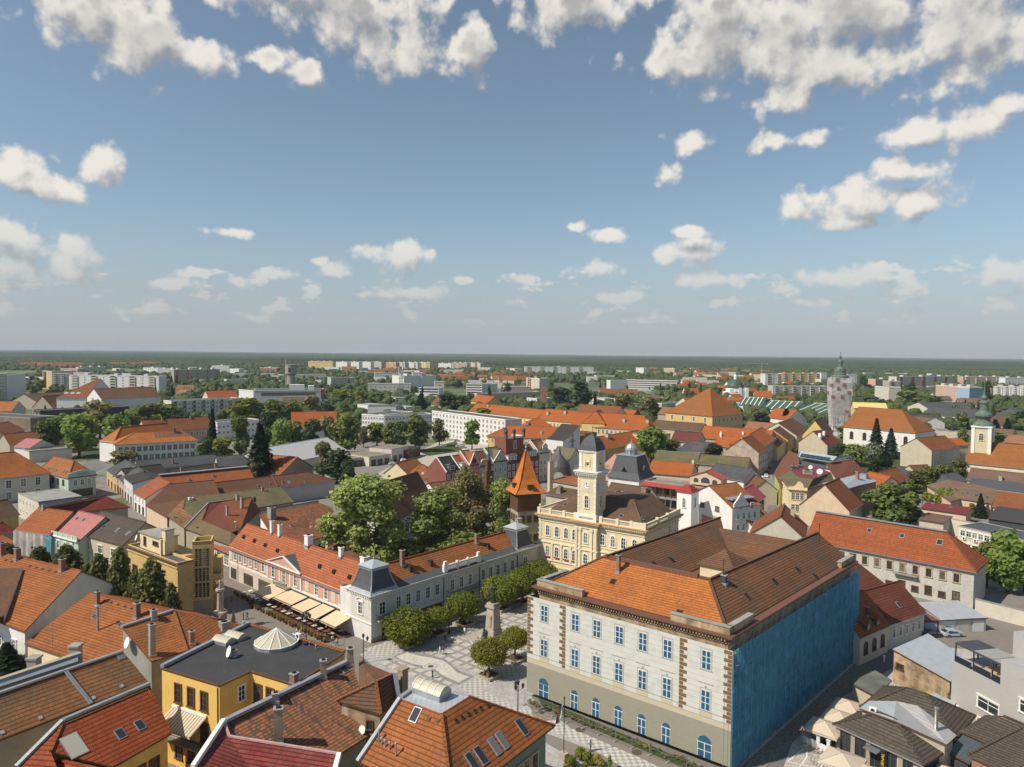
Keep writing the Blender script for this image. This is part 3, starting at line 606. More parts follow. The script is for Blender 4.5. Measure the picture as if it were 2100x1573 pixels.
for r,z,mt in((1.45,.026,'setts_light'),(1.25,.030,'setts'),(.95,.034,'setts_light'),(.55,.038,'soil')):
 sheet('round_inlay',[(c_.x+r*cos(a*pi/12),c_.y+r*sin(a*pi/12))for a in range(24)],z,mt)
sheet('checker_paving',gp(*[z1(*p)for p in((150,610),(400,535),(590,625),(310,720))]),.018,'checks',UA)
sheet('checker_paving',gp(*[z1(*p)for p in((1210,1045),(1400,950),(1560,900),(1750,740),(1960,790),(1690,960),(1480,1075),(1900,1290),(2150,1400),(1960,1420),(1700,1310))]),.018,'checks',UA)
sheet('checker_paving',gp(z6(960,215),z6(1100,250),z6(1370,380),z6(1500,430),z6(2100,690),z6(2300,790),z6(1960,790),z6(1600,570),z6(1250,430)),.022,'checks',UA)
sheet('path',gp(z6(1215,450),z6(1600,590),z6(2050,790),z6(1700,800),z6(1400,640),z6(1215,540)),.016,'asphalt',UA)
sheet('planting_strip',gp((1105,1432),(1500,1600),(1470,1605),(1110,1447)),.030,'lawn',0,.03)
for x,y in((1190,1497),(1306,1543)):
 c_=P(x,y);sheet('tree_pit',[(c_.x+.75*cos(a*pi/8),c_.y+.75*sin(a*pi/8))for a in range(16)],.030,'soil')
sheet('street',gp((1552,1100),(1590,1000),(1575,940),(1540,922),(1562,900),(1660,880),(1672,884),(1612,930),(1620,960),(1590,1020),(1608,1110)),.012,'asphalt_grey')
sheet('street',gp((190,900),(240,980),(330,1060),(480,1180),(520,1160),(300,1020),(210,900)),.012,'asphalt_grey')
sheet('street',gp((120,1000),(190,935),(330,880),(440,870),(440,890),(250,945)),.010,'asphalt_grey')
sheet('yard',gp((1500,1420),(1640,1330),(1760,1300),(1960,1300),(2100,1450),(2100,1700),(1500,1700)),.008,'paver',UA)
sheet('street',gp((1515,1620),(1770,1370),(1790,1290),(1960,1290),(1830,1370),(1640,1480),(1590,1620)),.014,'asphalt_grey')
sheet('rubble_yard',gp((1500,1590),(1765,1350),(1790,1375),(1540,1600)),.020,'rubble')
sheet('rubble_yard',gp((1080,1436),(1110,1440),(1150,1475),(1100,1480)),.024,'rubble')
sheet('yard',gp((1880,1246),(2180,1236),(2180,1345),(1900,1325)),.018,'asphalt')
sheet('car_park',gp((700,1010),(900,905),(1060,895),(1080,915),(860,960),(760,1020)),.013,'paver')
sheet('lawn',gp((855,925),(935,905),(950,925),(880,935)),.014,'lawn');sheet('lawn',gp((150,935),(195,920),(230,935),(180,945)),.016,'lawn')
sheet('courtyard',gp((640,1160),(700,1000),(1050,985),(1110,1090),(800,1170)),.007,'gravel')
sheet('lawn',gp((760,1160),(900,1060),(1000,1060),(960,1130),(860,1160)),.016,'lawn')
sheet('hotel_garden',gp((1730,1060),(1640,900),(1900,900),(2000,980)),.006,'lawn')
for pts in(((150,729.5),(470,732.5),(640,733.5),(640,735),(400,735.5),(150,732)),((0,727),(60,727.5),(60,728.6),(0,728.6)),((1850,744),(2100,745.5),(2100,748),(1850,746))):
 sheet('field',[P(*p)for p in pts],.05,'field')
def quads_mesh(name,C,N,Sz,mat,rot=None):
 k=len(C);N=N/np.linalg.norm(N,axis=1)[:,None];up=rng.normal(size=(k,3));T=np.cross(N,up);T/=np.linalg.norm(T,axis=1)[:,None];B=np.cross(N,T)
 Sz=Sz[:,None];a=.5;V=np.stack([C+(T*-a+B*-a*.5)*Sz,C+(T*a*.2+B*-a)*Sz,C+(T*a+B*a*.35)*Sz,C+(T*-a*.1+B*a)*Sz],1).reshape(-1,3)
 me=bpy.data.meshes.new(name);me.vertices.add(4*k);me.vertices.foreach_set('co',V.ravel());me.loops.add(4*k);me.loops.foreach_set('vertex_index',np.arange(4*k,dtype=np.int32))
 me.polygons.add(k);me.polygons.foreach_set('loop_start',np.arange(0,4*k,4,dtype=np.int32));me.update(calc_edges=True);me.materials.append(M(mat));return me
def lobes_mesh(name,lobes,cnt,size,mat,shell=.55,flat=.9):
 L=np.array(lobes,float);w=(L[:,3]*L[:,4]);w/=w.sum();idx=rng.choice(len(L),cnt,p=w);d=rng.normal(size=(cnt,3));d/=np.linalg.norm(d,axis=1)[:,None]
 r=shell+(1-shell)*rng.random(cnt)**.6;r*=1+(.12 if shell>.8 else.2)*rng.normal(size=cnt);C=L[idx,:3]+d*np.stack([L[idx,3],L[idx,3],L[idx,4]],1)*r[:,None]
 N=d+rng.normal(size=(cnt,3))*.65;N[:,2]+=.35;return quads_mesh(name,C,N,size*(.6+.8*rng.random(cnt)),mat)
def trunk_mesh(h,r,lobes,name='trunk'):
 m=MB();m.tube((0,0,0),(0,0,h),r,0,7,r*.6)
 for l in lobes:m.tube((0,0,h*.75),(l[0]*.8,l[1]*.8,l[2]),r*.4,0,5,r*.12)
 return m.mesh(name,['bark'])
TK={}
def tree_kind(kind,var,mat,detail):
 """unit trees: real size in metres for kind; detail = leaf count factor"""
 key=(kind,var,mat,detail)
 if key in TK:return TK[key]
 r=random.Random(hash((kind,var))%9999 if False else sum(map(ord,kind))*7+var*31);lb=[]
 if kind=='broad':
  for i in range(13):
   a=i*2.4+r.random();rr=r.uniform(.6,2.9);z=r.uniform(3.0,10.2);q=r.uniform(1.5,2.5)*(1-.04*abs(z-7));k=1-(max(0,z-7)/6);lb.append((cos(a)*rr*k,sin(a)*rr*k,z,q,q*.85))
  h,rt,n_,s_=5,.3,3200,.75
 elif kind=='tall':
  for i in range(30):
   a=i*2.4+r.random();z=r.uniform(2.5,17);rr=r.uniform(1.2,4.9)*(1-.75*max(0,(z-10)/9));q=r.uniform(1.3,2.6);lb.append((cos(a)*rr,sin(a)*rr,z,q,q*.9))
  h,rt,n_,s_=11,.4,11000,.5
 elif kind=='poplar':
  for i in range(11):
   z=2.0+i*1.5;q=1.9*(1-abs(i-4)/11)**.8;lb.append((r.uniform(-.4,.4),r.uniform(-.4,.4),z,q,1.5))
  h,rt,n_,s_=8,.3,2200,.7
 elif kind=='bush':
  for i in range(7):
   a=i*2.4;lb.append((cos(a)*r.uniform(.3,1.1),sin(a)*r.uniform(.3,1.1),r.uniform(.8,1.8),r.uniform(.7,1.1),r.uniform(.6,.9)))
  h,rt,n_,s_=.8,.08,900,.35
 elif kind=='globe':
  lb=[(0,0,0,1.0,.8)]+[(cos(i*1.05)*.45,sin(i*1.05)*.45,r.uniform(-.15,.2),.62,.55)for i in range(6)]+[(0,0,.3,.6,.5)]
  h,rt,n_,s_=0,.06,9000,.085
 elif kind=='cone':
  for i in range(34):
   z=1.2+i*.26;q=2.7*(1-(i/35)**1.9)**.75*r.uniform(.8,1.1);a=i*2.4;lb.append((cos(a)*q*.6,sin(a)*q*.6,z,.4+q*.36,.8))
  h,rt,n_,s_=7,.2,7000,.42
 key0=(kind,var,'tr')
 if kind=='fir':
  C,N=[],[];k=int(5200*detail)
  zz=rng.random(k)**.75;a=rng.random(k)*2*pi;tier=np.floor(zz*13)/13;f_=(zz*13)%1.0;rad_=(1-tier)*3.1*(1-.45*f_)*(.25+.75*rng.random(k)**.5)*(1+.25*np.sin(a*5+tier*40))
  C=np.stack([np.cos(a)*rad_,np.sin(a)*rad_,1.0+zz*12.5-rad_*.22],1);N=np.stack([np.cos(a)*.5,np.sin(a)*.5,np.ones(k)],1)+rng.normal(size=(k,3))*.4
  cr=quads_mesh('crown',C,N,.55*(.6+.8*rng.random(k))*(1 if detail>=1 else 1.5),mat);tr=trunk_mesh(11,.22,[])
 else:
  cr=lobes_mesh('crown',lb,int(n_*detail),s_*(1 if detail>=1 else 1/sqrt(detail)*.95),mat,.34 if kind!='globe' else.86);tr=trunk_mesh(h,rt,lb[:6]if kind in('broad','tall')else[])if h else None
 TK[key]=(cr,tr);return TK[key]
def tree(px,py,kind='broad',mat='leaf',sc=1.0,sz=None,label='',group=None,name=None,var=0,detail=1.0,loc=None,cat='tree',z=0.0):
 """px, py: pixel of the foot of the tree (on the ground)"""
 p=P(px,py,z)if loc is None else Vector((loc[0],loc[1],z));cr,tr=tree_kind(kind,var,mat,detail)
 nm=name or{'broad':'broadleaf_tree','tall':'plane_tree','poplar':'poplar','fir':'fir_tree','cone':'conical_tree','bush':'bush','globe':'globe_tree'}[kind]
 root=empty(nm,p,label,cat,group);root.scale=(sc,sc,sz or sc);root.rotation_euler=(0,0,random.uniform(0,6.28))
 put(bpy.data.objects.new('crown',cr),root)
 if tr is not None and kind!='bush':put(bpy.data.objects.new('trunk',tr),root)
 return root
 # ================================================================ large scaffold-wrapped school on the square
def on(fr,px,py,b=0.0,ax=1):
 def inv(q):x,y=q.x-fr.o.x,q.y-fr.o.y;det=fr.u.x*fr.v.y-fr.u.y*fr.v.x;return((x*fr.v.y-y*fr.v.x)/det,(fr.u.x*y-fr.u.y*x)/det)
 q0,q1=inv(P(px,py,0)),inv(P(px,py,1));t=(b-q0[ax])/(q1[ax]-q0[ax]);return q0[1-ax]+t*(q1[1-ax]-q0[1-ax]),t
o_,c_,f_=P(1080,1428),P(1497,1587),P(1757,1352)
SF=Fr(o_,(c_-o_).xy,(f_-c_).xy);SL,SD=(c_-o_).xy.length,(f_-c_).xy.length
def p4(fr,a0,a1,b0,b1):return[fr.p(a0,b0),fr.p(a1,b0),fr.p(a1,b1),fr.p(a0,b1)]
school=empty('school_building',SF.p(SL/2,SD/2),'huge three storey school with orange hipped roof, wrapped in nets, on the square','building')
A0,A1,B0,B1=1.3,SL-1.3,1.4,SD-.6;ZE=18.2
w=MB();w.prism(p4(SF,A0,A1,B0,B1),0,ZE,0,False);w.build('wall',['w_peel'],school)
w=MB();w.prism(p4(SF,16.5,21.5,16,42),0,17,0,False)
for z0_,z1_,d_,mt in((ZE-1.0,ZE-.7,.15,0),(ZE-.2,ZE+.1,.55,0),(ZE+.1,ZE+.35,.95,1)):w.prism(p4(SF,A0-d_,A1+d_,B0-d_,B1+d_),z0_,z1_,mt,True)
for i in range(70):
 t=A0+(A1-A0)*(i+.5)/70;w.box(SF.p(t,B0-.4),.16,.5,ZE-.5,ZE-.2,SF.a,0)
 t=B0+(B1-B0)*(i+.5)/70;w.box(SF.p(A1+.4,t),.5,.16,ZE-.5,ZE-.2,SF.a,0)
w.build('cornice',['w_peel','tin_rust'],school)
for a0,a1,b0,b1 in((A0-.3,A0+8.5,B0-.3,B0+.4),(A1-8.5,A1+.3,B0-.3,B0+.4),(A0-.3,A0+.4,B0+.4,B0+7),(A1-.4,A1+.3,B0+.4,B0+7),(A1-.4,A1+.3,B1-6,B1+.3)):
 w=MB();w.prism(p4(SF,a0,a1,b0,b1),ZE+.36,ZE+1.35,0);w.prism(p4(SF,a0-.1,a1+.1,b0-.1,b1+.1),ZE+1.36,ZE+1.5,1);w.build('attic_parapet',['w_peel','concrete'],school)
def schoolroof():
 e=1.0;z0_,zr=ZE+.5,23.1;k=7.6
 c=dict(a=SF.p(A0+.4,B0+.4,z0_),b=SF.p(A1-.4,B0+.4,z0_),c=SF.p(A1-.2,B1,z0_),d=SF.p(A0+.4,B1,z0_),r1=SF.p(8.2,9,zr),r2=SF.p(26.7,9,zr),r3=SF.p(27.6,B1-.5,zr),r4=SF.p(8.2,B1-.5,zr))
 i1,i2,i3,i4=SF.p(15.5,16.2,z0_),SF.p(20.5,16.2,z0_),SF.p(20.5,B1-11,z0_),SF.p(15.5,B1-11,z0_)
 b1,b2=SF.p(15.5-.0,B1-6.2,20.5),SF.p(22.3,B1-6.2,20.5)
 F=[[c['a'],c['b'],c['r2'],c['r1']]];G=[[c['b'],c['c'],c['r3'],c['r2']],[c['r1'],c['r2'],i2,i1],[c['d'],c['a'],c['r1'],c['r4']],[c['r1'],i1,i4,c['r4']],[c['r2'],c['r3'],i3,i2],[SF.p(10,B1-11,z0_),SF.p(26,B1-11,z0_),SF.p(26,B1-5,22),SF.p(10,B1-5,22)],[SF.p(10,B1-5,22),SF.p(26,B1-5,22),SF.p(26,B1,z0_),SF.p(10,B1,z0_)]]
 m=MB();slab(m,F+G,None)
 for i in range(1,8):m.m[i]=2
 for p,q in(('r1','r2'),('r2','r3'),('r1','r4'),('b','r2'),('a','r1')):m.bar(c[p]-Zv(.05),c[q]-Zv(.05),.4,.2,3)
 m.prism(p4(SF,9.5,25,8.7,9.3),22.9,23.55,4)
 for x in(i1,i2):m.bar(x,c['r1']if x is i1 else c['r2'],.35,.22,5)
 w.face([c['c'],SF.p(21,B1,z0_),c['r3']][::-1]);return m.build('roof',['t_orange','wood','t_rust','t_rust','tin_rust','concrete'],school),F+G
sr,SRF=schoolroof()
SI=dict(F=SRF,fr=SF,roof=sr,root=school)
m=MB();m.face([SF.p(A1,B1-.01,ZE),SF.p(21,B1-.01,ZE),SF.p(27.6,B1-.01,23)]);m.build('gable',['w_peel'],school)
for a_,b_ in((20.5,24),):
 m=MB();m.prism(p4(SF,17.5,23.5,24,30),17,20.6,0,False);z_=20.6;q=[SF.p(17,23.5,z_),SF.p(24,23.5,z_),SF.p(24,30.5,z_),SF.p(17,30.5,z_)];t=SF.p(20.5,27,23.2)
 for i in range(4):m.face([q[i],q[(i+1)%4],t],1)
 m.build('stair_house',['w_cream','t_rust'],school)
for x,y in((1257,1193),(1392,1257),(1377,1148),(1466,1152),(1532,1223),(1588,1192),(1635,1168),(1672,1182),(1342,1157)):skylight(SI,x,y,.8,.9,'vent')
chimney(SI,1268,1172,2.6,.6,'w_brick');chimney(SI,1485,1196,1.2,.7,'w_dark')
for x,y,h in((1372,1102,2.2),(1483,1185,3.0),(1680,1110,3.4)):
 r=hit(SI,x,y)
 if r:m=MB();m.tube(r[1],r[1]+Zv(h),.05,0,5);m.tube(r[1]+Vector((-.5,0,h*.9)),r[1]+Vector((.5,0,h*.9)),.03,0,4);m.build('antenna',['iron'],sr)
def banner_mats():
 def f(nm):
  mm,nt=newmat(nm);uv=n(nt,'ShaderNodeTexCoord').outputs['UV'];b=n(nt,'ShaderNodeTexBrick',{'Vector':uv,'Color1':(.31,.29,.23,1),'Color2':(.29,.27,.215,1),'Mortar':(.17,.16,.13,1),'Mortar Size':.022,'Brick Width':1.7,'Row Height':.62})
  fin(nt,b.outputs[0],.85,None,.1);return mm
 MDEF['ban_block']=f
 D('ban_white',stripes,(.57,.56,.525),(.40,.39,.37),.82,1,.85,0.0,.07,0.0);D('ban_beige',plain,(.50,.44,.32),.85,.05,1,streak=0);D('ban_quoin',plain,(.19,.11,.05),.85,.1,1,streak=0);D('ban_line',plain,(.33,.32,.29),.9,.1,1,streak=0);D('ban_pale',plain,(.70,.69,.66),.85,.05,1,streak=0)
banner_mats()
ban=empty('facade_banner',SF.p(SL/2,0),'printed white and grey facade net with blue windows, hung along the school front','banner')
m=MB();NX=60
def wav(a,z):return.10*sin(a*1.7+z*.3)+.05*sin(a*4.1+z)*(1 if z<5 else.4)
for(z0_,z1_,k)in((.9,5.9,2),(5.9,6.7,1),(6.7,17.0,0)):
 for i in range(NX):
  a0,a1=SL*i/NX,SL*(i+1)/NX;zz0=z0_+(0.25*sin(a0*.9)if z0_<1 else 0)
  m.face([SF.p(a0,0,z0_),SF.p(a1,0,z0_),SF.p(a1,0,z1_),SF.p(a0,0,z1_)],k)
m.build('printed_net',['ban_white','ban_beige','ban_block'],ban)
def bpat(name,parts,mats):
 m=MB()
 for a0,a1,z0_,z1_,k,l in parts:m.face([SF.p(a0,-l,z0_),SF.p(a1,-l,z0_),SF.p(a1,-l,z1_),SF.p(a0,-l,z1_)],k)
 return m.build(name,mats,ban)
for(a,side,zb)in((.03,1,7.9),(7.6,-1,7.3),(27.1,1,7.3),(34.75,-1,7.0)):
 i=0;z=16.9;q=[]
 while z>zb:
  wd=1.15 if i%2==0 else.62;q.append((a if side>0 else a-wd,a+wd if side>0 else a,z-.52,z-.03,0,.02));z-=.56;i+=1
 bpat('printed_quoins',q,['ban_quoin'])
wins_=((3.45,0),(9.45,1),(13.4,1),(17.35,1),(21.3,1),(25.25,1),(31.1,0))
q=[]
for a,t in wins_:
 for zb,zh in((13.5,2.55),(7.75,2.75)):
  q+=[(a-.95,a+.95,zb-.28,zb-.16,0,.02),(a-.85,a-.78,zb-.2,zb+zh+.25,0,.02),(a+.78,a+.85,zb-.2,zb+zh+.25,0,.02),(a-.85,a+.85,zb+zh+.2,zb+zh+.28,0,.02)]
 q+=[(a-1.15,a+1.15,11.35,11.47,0,.02),(a-.15,a+.15,10.8,11.1,0,.02),(a-.95,a+.95,6.75,7.45,1,.02)]
q+=[(0,SL,6.68,6.76,0,.02),(0,SL,7.45,7.52,0,.02)]
bpat('printed_mouldings',q,['ban_line','ban_beige'])
def printed(a,z,w_,h_,arch=False):
 key=('ban',w_,h_,arch)
 if key not in WC:
  m=MB()
  if arch:m.face([(w_/2*cos(t*pi/10),0,h_-w_/2+w_/2*sin(t*pi/10))for t in range(11)][::-1],0);m.box((0,-.005),w_+.3,.01,h_-w_/2-.14,h_-w_/2-.02,0,1)
  m.face([(-w_/2,0,0),(w_/2,0,0),(w_/2,0,h_-(w_/2+.14 if arch else 0)),(-w_/2,0,h_-(w_/2+.14 if arch else 0))],0)
  hh=h_-(w_/2+.14 if arch else 0)
  for x0,x1,y0,y1 in((-.06,.06,0,hh),(-w_/2-.07,-w_/2,0,hh),(w_/2,w_/2+.07,0,hh),(-w_/2,w_/2,hh,hh+.08)):m.face([(x0,-.01,y0),(x1,-.01,y0),(x1,-.01,y1),(x0,-.01,y1)],1)
  for zf in((.36,.68)if not arch else(.5,)):m.face([(-w_/2,-.01,hh*zf-.045),(w_/2,-.01,hh*zf-.045),(w_/2,-.01,hh*zf+.045),(-w_/2,-.01,hh*zf+.045)],1)
  WC[key]=m.mesh('printed_window',['glass_blue','ban_pale'])
 o=bpy.data.objects.new('printed_window',WC[key]);p=SF.p(a,-.04,z);o.location=p-org(ban);o.rotation_euler=(0,0,SF.a);put(o,ban)
for a,t in wins_:
 printed(a,13.5,1.2,2.5);printed(a,7.75,1.2,2.65)
 if t:printed(a,.95,1.25,2.95,True)
 else:printed(a,.95,1.95,3.1,True)
m=MB()
for a,t in wins_:
 rr=1.25 if t else 1.65;zc=.95+(2.95-.62 if t else 3.1-.97)
 for k in range(11):
  th=pi*k/10;c0,s0=cos(th),sin(th);x0,z0_,x1,z1_=a+rr*c0,zc+rr*s0,a+(rr+.85)*c0,zc+(rr+.85)*s0;d=Vector((-s0,c0))*.025
  m.face([SF.p(x0-d.x,-.02,z0_-d.y),SF.p(x1-d.x,-.02,z1_-d.y),SF.p(x1+d.x,-.02,z1_+d.y),SF.p(x0+d.x,-.02,z0_+d.y)][::-1])
m.build('printed_voussoirs',['ban_line'],ban)
sc_=empty('scaffold',SF.p(SL+.9,SD/2),'thin steel scaffold standing between the blue net and the side wall of the school','scaffold')
m=MB()
for i in range(22):
 b=SD*i/21;m.tube(SF.p(A1+.9,b,0),SF.p(A1+.9,b,17.6),.035,0,4);m.tube(SF.p(A1+.3,b,0),SF.p(A1+.3,b,17.4),.035,0,4)
for z in(2,4,6,8,10,12,14,16,17.4):m.tube(SF.p(A1+.9,0,z),SF.p(A1+.9,SD,z),.03,0,4)
m.build('frame',['metal'],sc_)
m=MB()
for z in(2,4,6,8,10,12,14,16):m.prism(p4(SF,A1+.35,A1+.85,.4,SD-.4),z-.06,z,0)
m.build('walkboard',['w_tan'],sc_)
def netmat(nm,c,al):
 mm,nt=newmat(nm);ob=n(nt,'ShaderNodeTexCoord').outputs['Object'];nz=n(nt,'ShaderNodeTexNoise',{'Vector':ob,'Scale':.5,'Detail':5.0}).outputs[0]
 br=n(nt,'ShaderNodeTexBrick',{'Vector':n(nt,'ShaderNodeTexCoord').outputs['UV'],'Color1':(.8,.8,.8,1),'Color2':(1.15,1.15,1.15,1),'Mortar':(1.3,1.3,1.3,1),'Scale':1.0,'Mortar Size':.04,'Brick Width':1.95,'Row Height':2.7},offset=0.0).outputs[0];k=ma(nt,'MULTIPLY',br,ma(nt,'ADD',.6,ma(nt,'MULTIPLY',nz,.7)));cc_=mix(nt,1.0,c,n(nt,'ShaderNodeCombineXYZ',{0:k,1:k,2:k}).outputs[0],'MULTIPLY')
 d=n(nt,'ShaderNodeBsdfDiffuse',{0:cc_});t=n(nt,'ShaderNodeBsdfTranslucent',{0:cc_});tr=n(nt,'ShaderNodeBsdfTransparent');a=n(nt,'ShaderNodeMixShader',{0:.5,1:d.outputs[0],2:t.outputs[0]})
 x=n(nt,'ShaderNodeMixShader',{0:al,1:tr.outputs[0],2:a.outputs[0]});nt.links.new(x.outputs[0],n(nt,'ShaderNodeOutputMaterial').inputs[0]);return mm
D('net_blue',netmat,(.13,.50,.76),.62);D('net_pale',netmat,(.70,.68,.66),.88);D('net_red',netmat,(.40,.17,.17),.8)
net=empty('safety_net',SF.p(SL,SD/2),'translucent blue debris netting covering the whole right side of the school','net')
m=MB();NB,NZ=90,14
def nq(i,j):
 b=SD*i/NB;z=.6+(16.9-.6)*j/NZ;s=i*26/NB;bay=abs((s%1.0)-.5)*2
 return SF.p(SL+.12*(1-bay**2)+.10*sin(i*.9+j*1.3)*(1-bay)+.06*sin(j*2.1+i*.2),b,z-(0 if j else.35*abs(sin(i*.5))))
for i in range(NB):
 for j in range(NZ):m.face([nq(i,j),nq(i+1,j),nq(i+1,j+1),nq(i,j+1)],0,True)
for i in range(6):
 m.face([SF.p(SL-3+i*.5,SD,.6),SF.p(SL-2.5+i*.5,SD,.6),SF.p(SL-2.5+i*.5,SD,16.9),SF.p(SL-3+i*.5,SD,16.9)],0)
m.build('blue_net',['net_blue'],net)
m=MB()
for i in range(27):b=SD*i/26;m.tube(SF.p(SL+.14,b,.4),SF.p(SL+.14,b,17.0),.045,0,4)
for z in(3.3,5.9,8.6,11.3,14.1,16.9):m.tube(SF.p(SL+.13,0,z),SF.p(SL+.13,SD,z),.05,0,4)
m.build('edge_cord',['c_blue2'],net)
for bb in range(11):
 for z in(2,7.8,13.2):window(school,SF.p(A1,3.5+bb*4.4,z),SF.u,1.3,2.4,'plain')
 # ================================================================ town hall with clock tower
a_,c_=P(1040+300/4.495,870+810/4.495,17.5),P(1040+1270/4.495,870+965/4.495,17.5)
TF=Fr(a_,(c_-a_).xy);TL,TD=28.2,20.0;TZ=17.0
th=empty('town_hall',TF.p(14,10),'ornate cream town hall with arched windows, balustrade and tall square clock tower','town hall')
m=MB();m.prism(p4(TF,0,TL,0,TD),0,TZ,0,False);m.prism(p4(TF,10.8,16.6,-.9,0),0,TZ,0,False);m.build('wall',['w_cream'],th)
m=MB()
for z0_,z1_,d_ in((4.4,4.8,.14),(5.9,6.15,.2),(10.3,10.6,.22),(11.3,11.5,.12),(15.6,15.85,.18),(16.5,16.8,.45)):m.prism(p4(TF,-d_,TL+d_,-d_,TD+d_),z0_,z1_,0);m.prism(p4(TF,10.8-d_,16.6+d_,-.9-d_,-d_-.01),z0_+.004,z1_-.004,0)
for z0_,z1_,d_,k in((16.8,17.12,.8,0),(17.13,17.3,1.0,1)):m.prism(p4(TF,-d_,TL+d_,-d_,TD+d_),z0_,z1_,k);m.prism(p4(TF,10.8-d_,16.6+d_,-.9-d_,-d_-.01),z0_+.004,z1_-.004,k)
for i in range(60):m.box(TF.p(TL*(i+.5)/60,-.55),.2,.4,16.5,16.8,TF.a,0)
for i in range(40):m.box(TF.p(TL+.55,TD*(i+.5)/40),.4,.2,16.5,16.8,TF.a,0)
m.build('cornice',['trimc','w_orange'],th)
m=MB()
def balus(p,q,k,z0_,z1_):
 p,q=Vector(p),Vector(q);m.bar((p.x,p.y,z0_),(q.x,q.y,z0_),.4,.25);m.bar((p.x,p.y,z1_-.2),(q.x,q.y,z1_-.2),.42,.2);d=q-p
 for i in range(k):
  c=p+d*((i+.5)/k);m.box((c.x,c.y),.14,.14,z0_+.25,z1_-.2,TF.a)
for(p,q,k)in((TF.p(0,-.2),TF.p(10.5,-.2),40),(TF.p(17,-.2),TF.p(28.4,-.2),40),(TF.p(28.4,0),TF.p(28.4,20),60),(TF.p(-.2,0),TF.p(-.2,20),50)):balus(p,q,k,17.3,18.6)
for a,b in((0,0),(3.2,0),(7.2,0),(10.3,0),(17.2,0),(21.5,0),(25,0),(28.3,0),(28.3,7),(28.3,13),(28.3,19.8),(0,19.8)):m.box(TF.p(a,b-.2),.75,.6,17.3,18.85,TF.a)
m.box(TF.p(26.6,-.2),3.2,.5,17.31,18.7,TF.a);m.box(TF.p(28.4,16.5),.5,6.6,17.31,18.7,TF.a)
m.lathe(TF.p(.2,0),[(0.28,18.85),(.15,19.0),(.32,19.3),(.3,19.5),(0,19.7)],8)
m.build('balustrade',['trimc'],th)
rm=MB();e=lambda a,b,z:TF.p(a,b,z)
Fh=[[e(.9,1,17.6),e(10.9,1,17.6),e(10.9,7,21.6),e(6,7,21.6)],[e(.9,19,17.6),e(.9,1,17.6),e(6,7,21.6),e(6,14,21.6)],[e(10.9,1,17.6),e(27.3,1,17.6),e(21.5,8,22),e(10.9,8,22)],[e(27.3,1,17.6),e(27.3,19.2,17.6),e(21.5,18,22.2),e(21.5,8,22)],[e(6,7,21.6),e(21.5,8,22),e(21.5,18,22),e(6,14,21.6)],[e(27.3,19.2,17.6),e(.9,19,17.6),e(6,14,21.6),e(21.5,18,22)]]
slab(rm,Fh,None);rm.bar(Fh[2][1],Fh[2][2],.3,.15,2);THR=rm.build('roof',['t_brown','wood','t_olive'],th);TI=dict(F=Fh,fr=TF,roof=THR,root=th)
for x,y in((1159,1035),(1274,1058),(1318,1063)):skylight(TI,x,y,.8,.9)
for k,(a,st)in enumerate(((2.45,0),(5.1,0),(7.7,0),(10.0,0),(13.6,1),(17.6,0),(20.3,0),(23,0),(25.8,0))):
 y=-.9 if st else 0
 for z,h in((12.1,2.6),(7.1,2.5),(1.4,2.4)):
  window(th,TF.p(a,y,z),-TF.v,1.15,h,'arch_white',True)
 m=MB()
 if not st:m.box(TF.p(a,-.25),1.3,.3,6.85,7.12,TF.a,0);m.build('flower_box',['c_red'],th)
for b in(3,7,11,15,18):
 for z in(12.1,7.1):window(th,TF.p(TL,b,z),TF.u,1.15,2.5,'arch_white')
for a in(11.1,12.1,15.2,16.3):m=MB();m.box(TF.p(a,-1.02),.5,.25,6.2,15.6,TF.a);m.box(TF.p(a,-1.05),.75,.35,15.0,15.6,TF.a);m.build('pilaster',['trimc'],th)
for a in(3.8,6.4,9.0):m=MB();m.box(TF.p(a,-.1),.4,.2,6.2,10.3,TF.a);m.box(TF.p(a,-.12),.55,.26,9.8,10.3,TF.a);m.build('pilaster',['trimc'],th)
m=MB()
for i in range(26):
 z=.4+i*.62
 for a in(.28,TL-.28):m.box(TF.p(a,-.06),.6+(i%2)*.3,.12,z,z+.5,TF.a)
m.build('corner_stones',['trimc'],th)
tw=MB();ta,tb,td=10.95,15.95,5.0;tc_=TF.p(13.45,2.0)
def tbox(s,z0_,z1_,mt=0,off=0):tw.box(tc_,s,s,z0_,z1_,TF.a,mt)
tbox(5.5,17.2,18.9,1);tbox(4.75,18.9,28.3,0);tbox(5.3,28.3,28.6,1);tbox(6.2,28.6,28.95,1);tbox(6.6,28.96,29.2,1);tbox(4.3,29.2,33.5,0);tbox(4.7,33.5,33.75,1);tbox(4.95,33.76,33.95,1)
for i in range(14):
 z=18.95+i*.66
 for sx in(-1,1):
  for sy in(-1,1):
   k=.35 if i%2 else.55;q=tc_+(TF.u*sx+TF.v*sy).to_3d()*(2.4);tw.box(tc_+TF.u.to_3d()*sx*(2.44-k/2)+TF.v.to_3d()*sy*2.42,k,.1,z,z+.56,TF.a,1);tw.box(tc_+TF.u.to_3d()*sx*2.42+TF.v.to_3d()*sy*(2.44-k/2),.1,k,z,z+.56,TF.a,1)
for s in(-1,1):
 for t in(-1,1):tw.box(tc_+(TF.u*s*1.9+TF.v*t*1.9).to_3d(),.75,.75,29.2,33.5,TF.a,1)
for k in range(12):
 for sx,sy in((-1,0),(1,0),(0,-1),(0,1)):
  d=TF.u*sx+TF.v*sy;t2=TF.u*sy+TF.v*sx;tw.box(tc_+(d*2.75+t2*(k-5.5)*.5).to_3d(),.16,.5 if sx==0 else.16,28.0,28.6,TF.a,1)
tower=tw.build('tower',['w_cream','trim'],th)
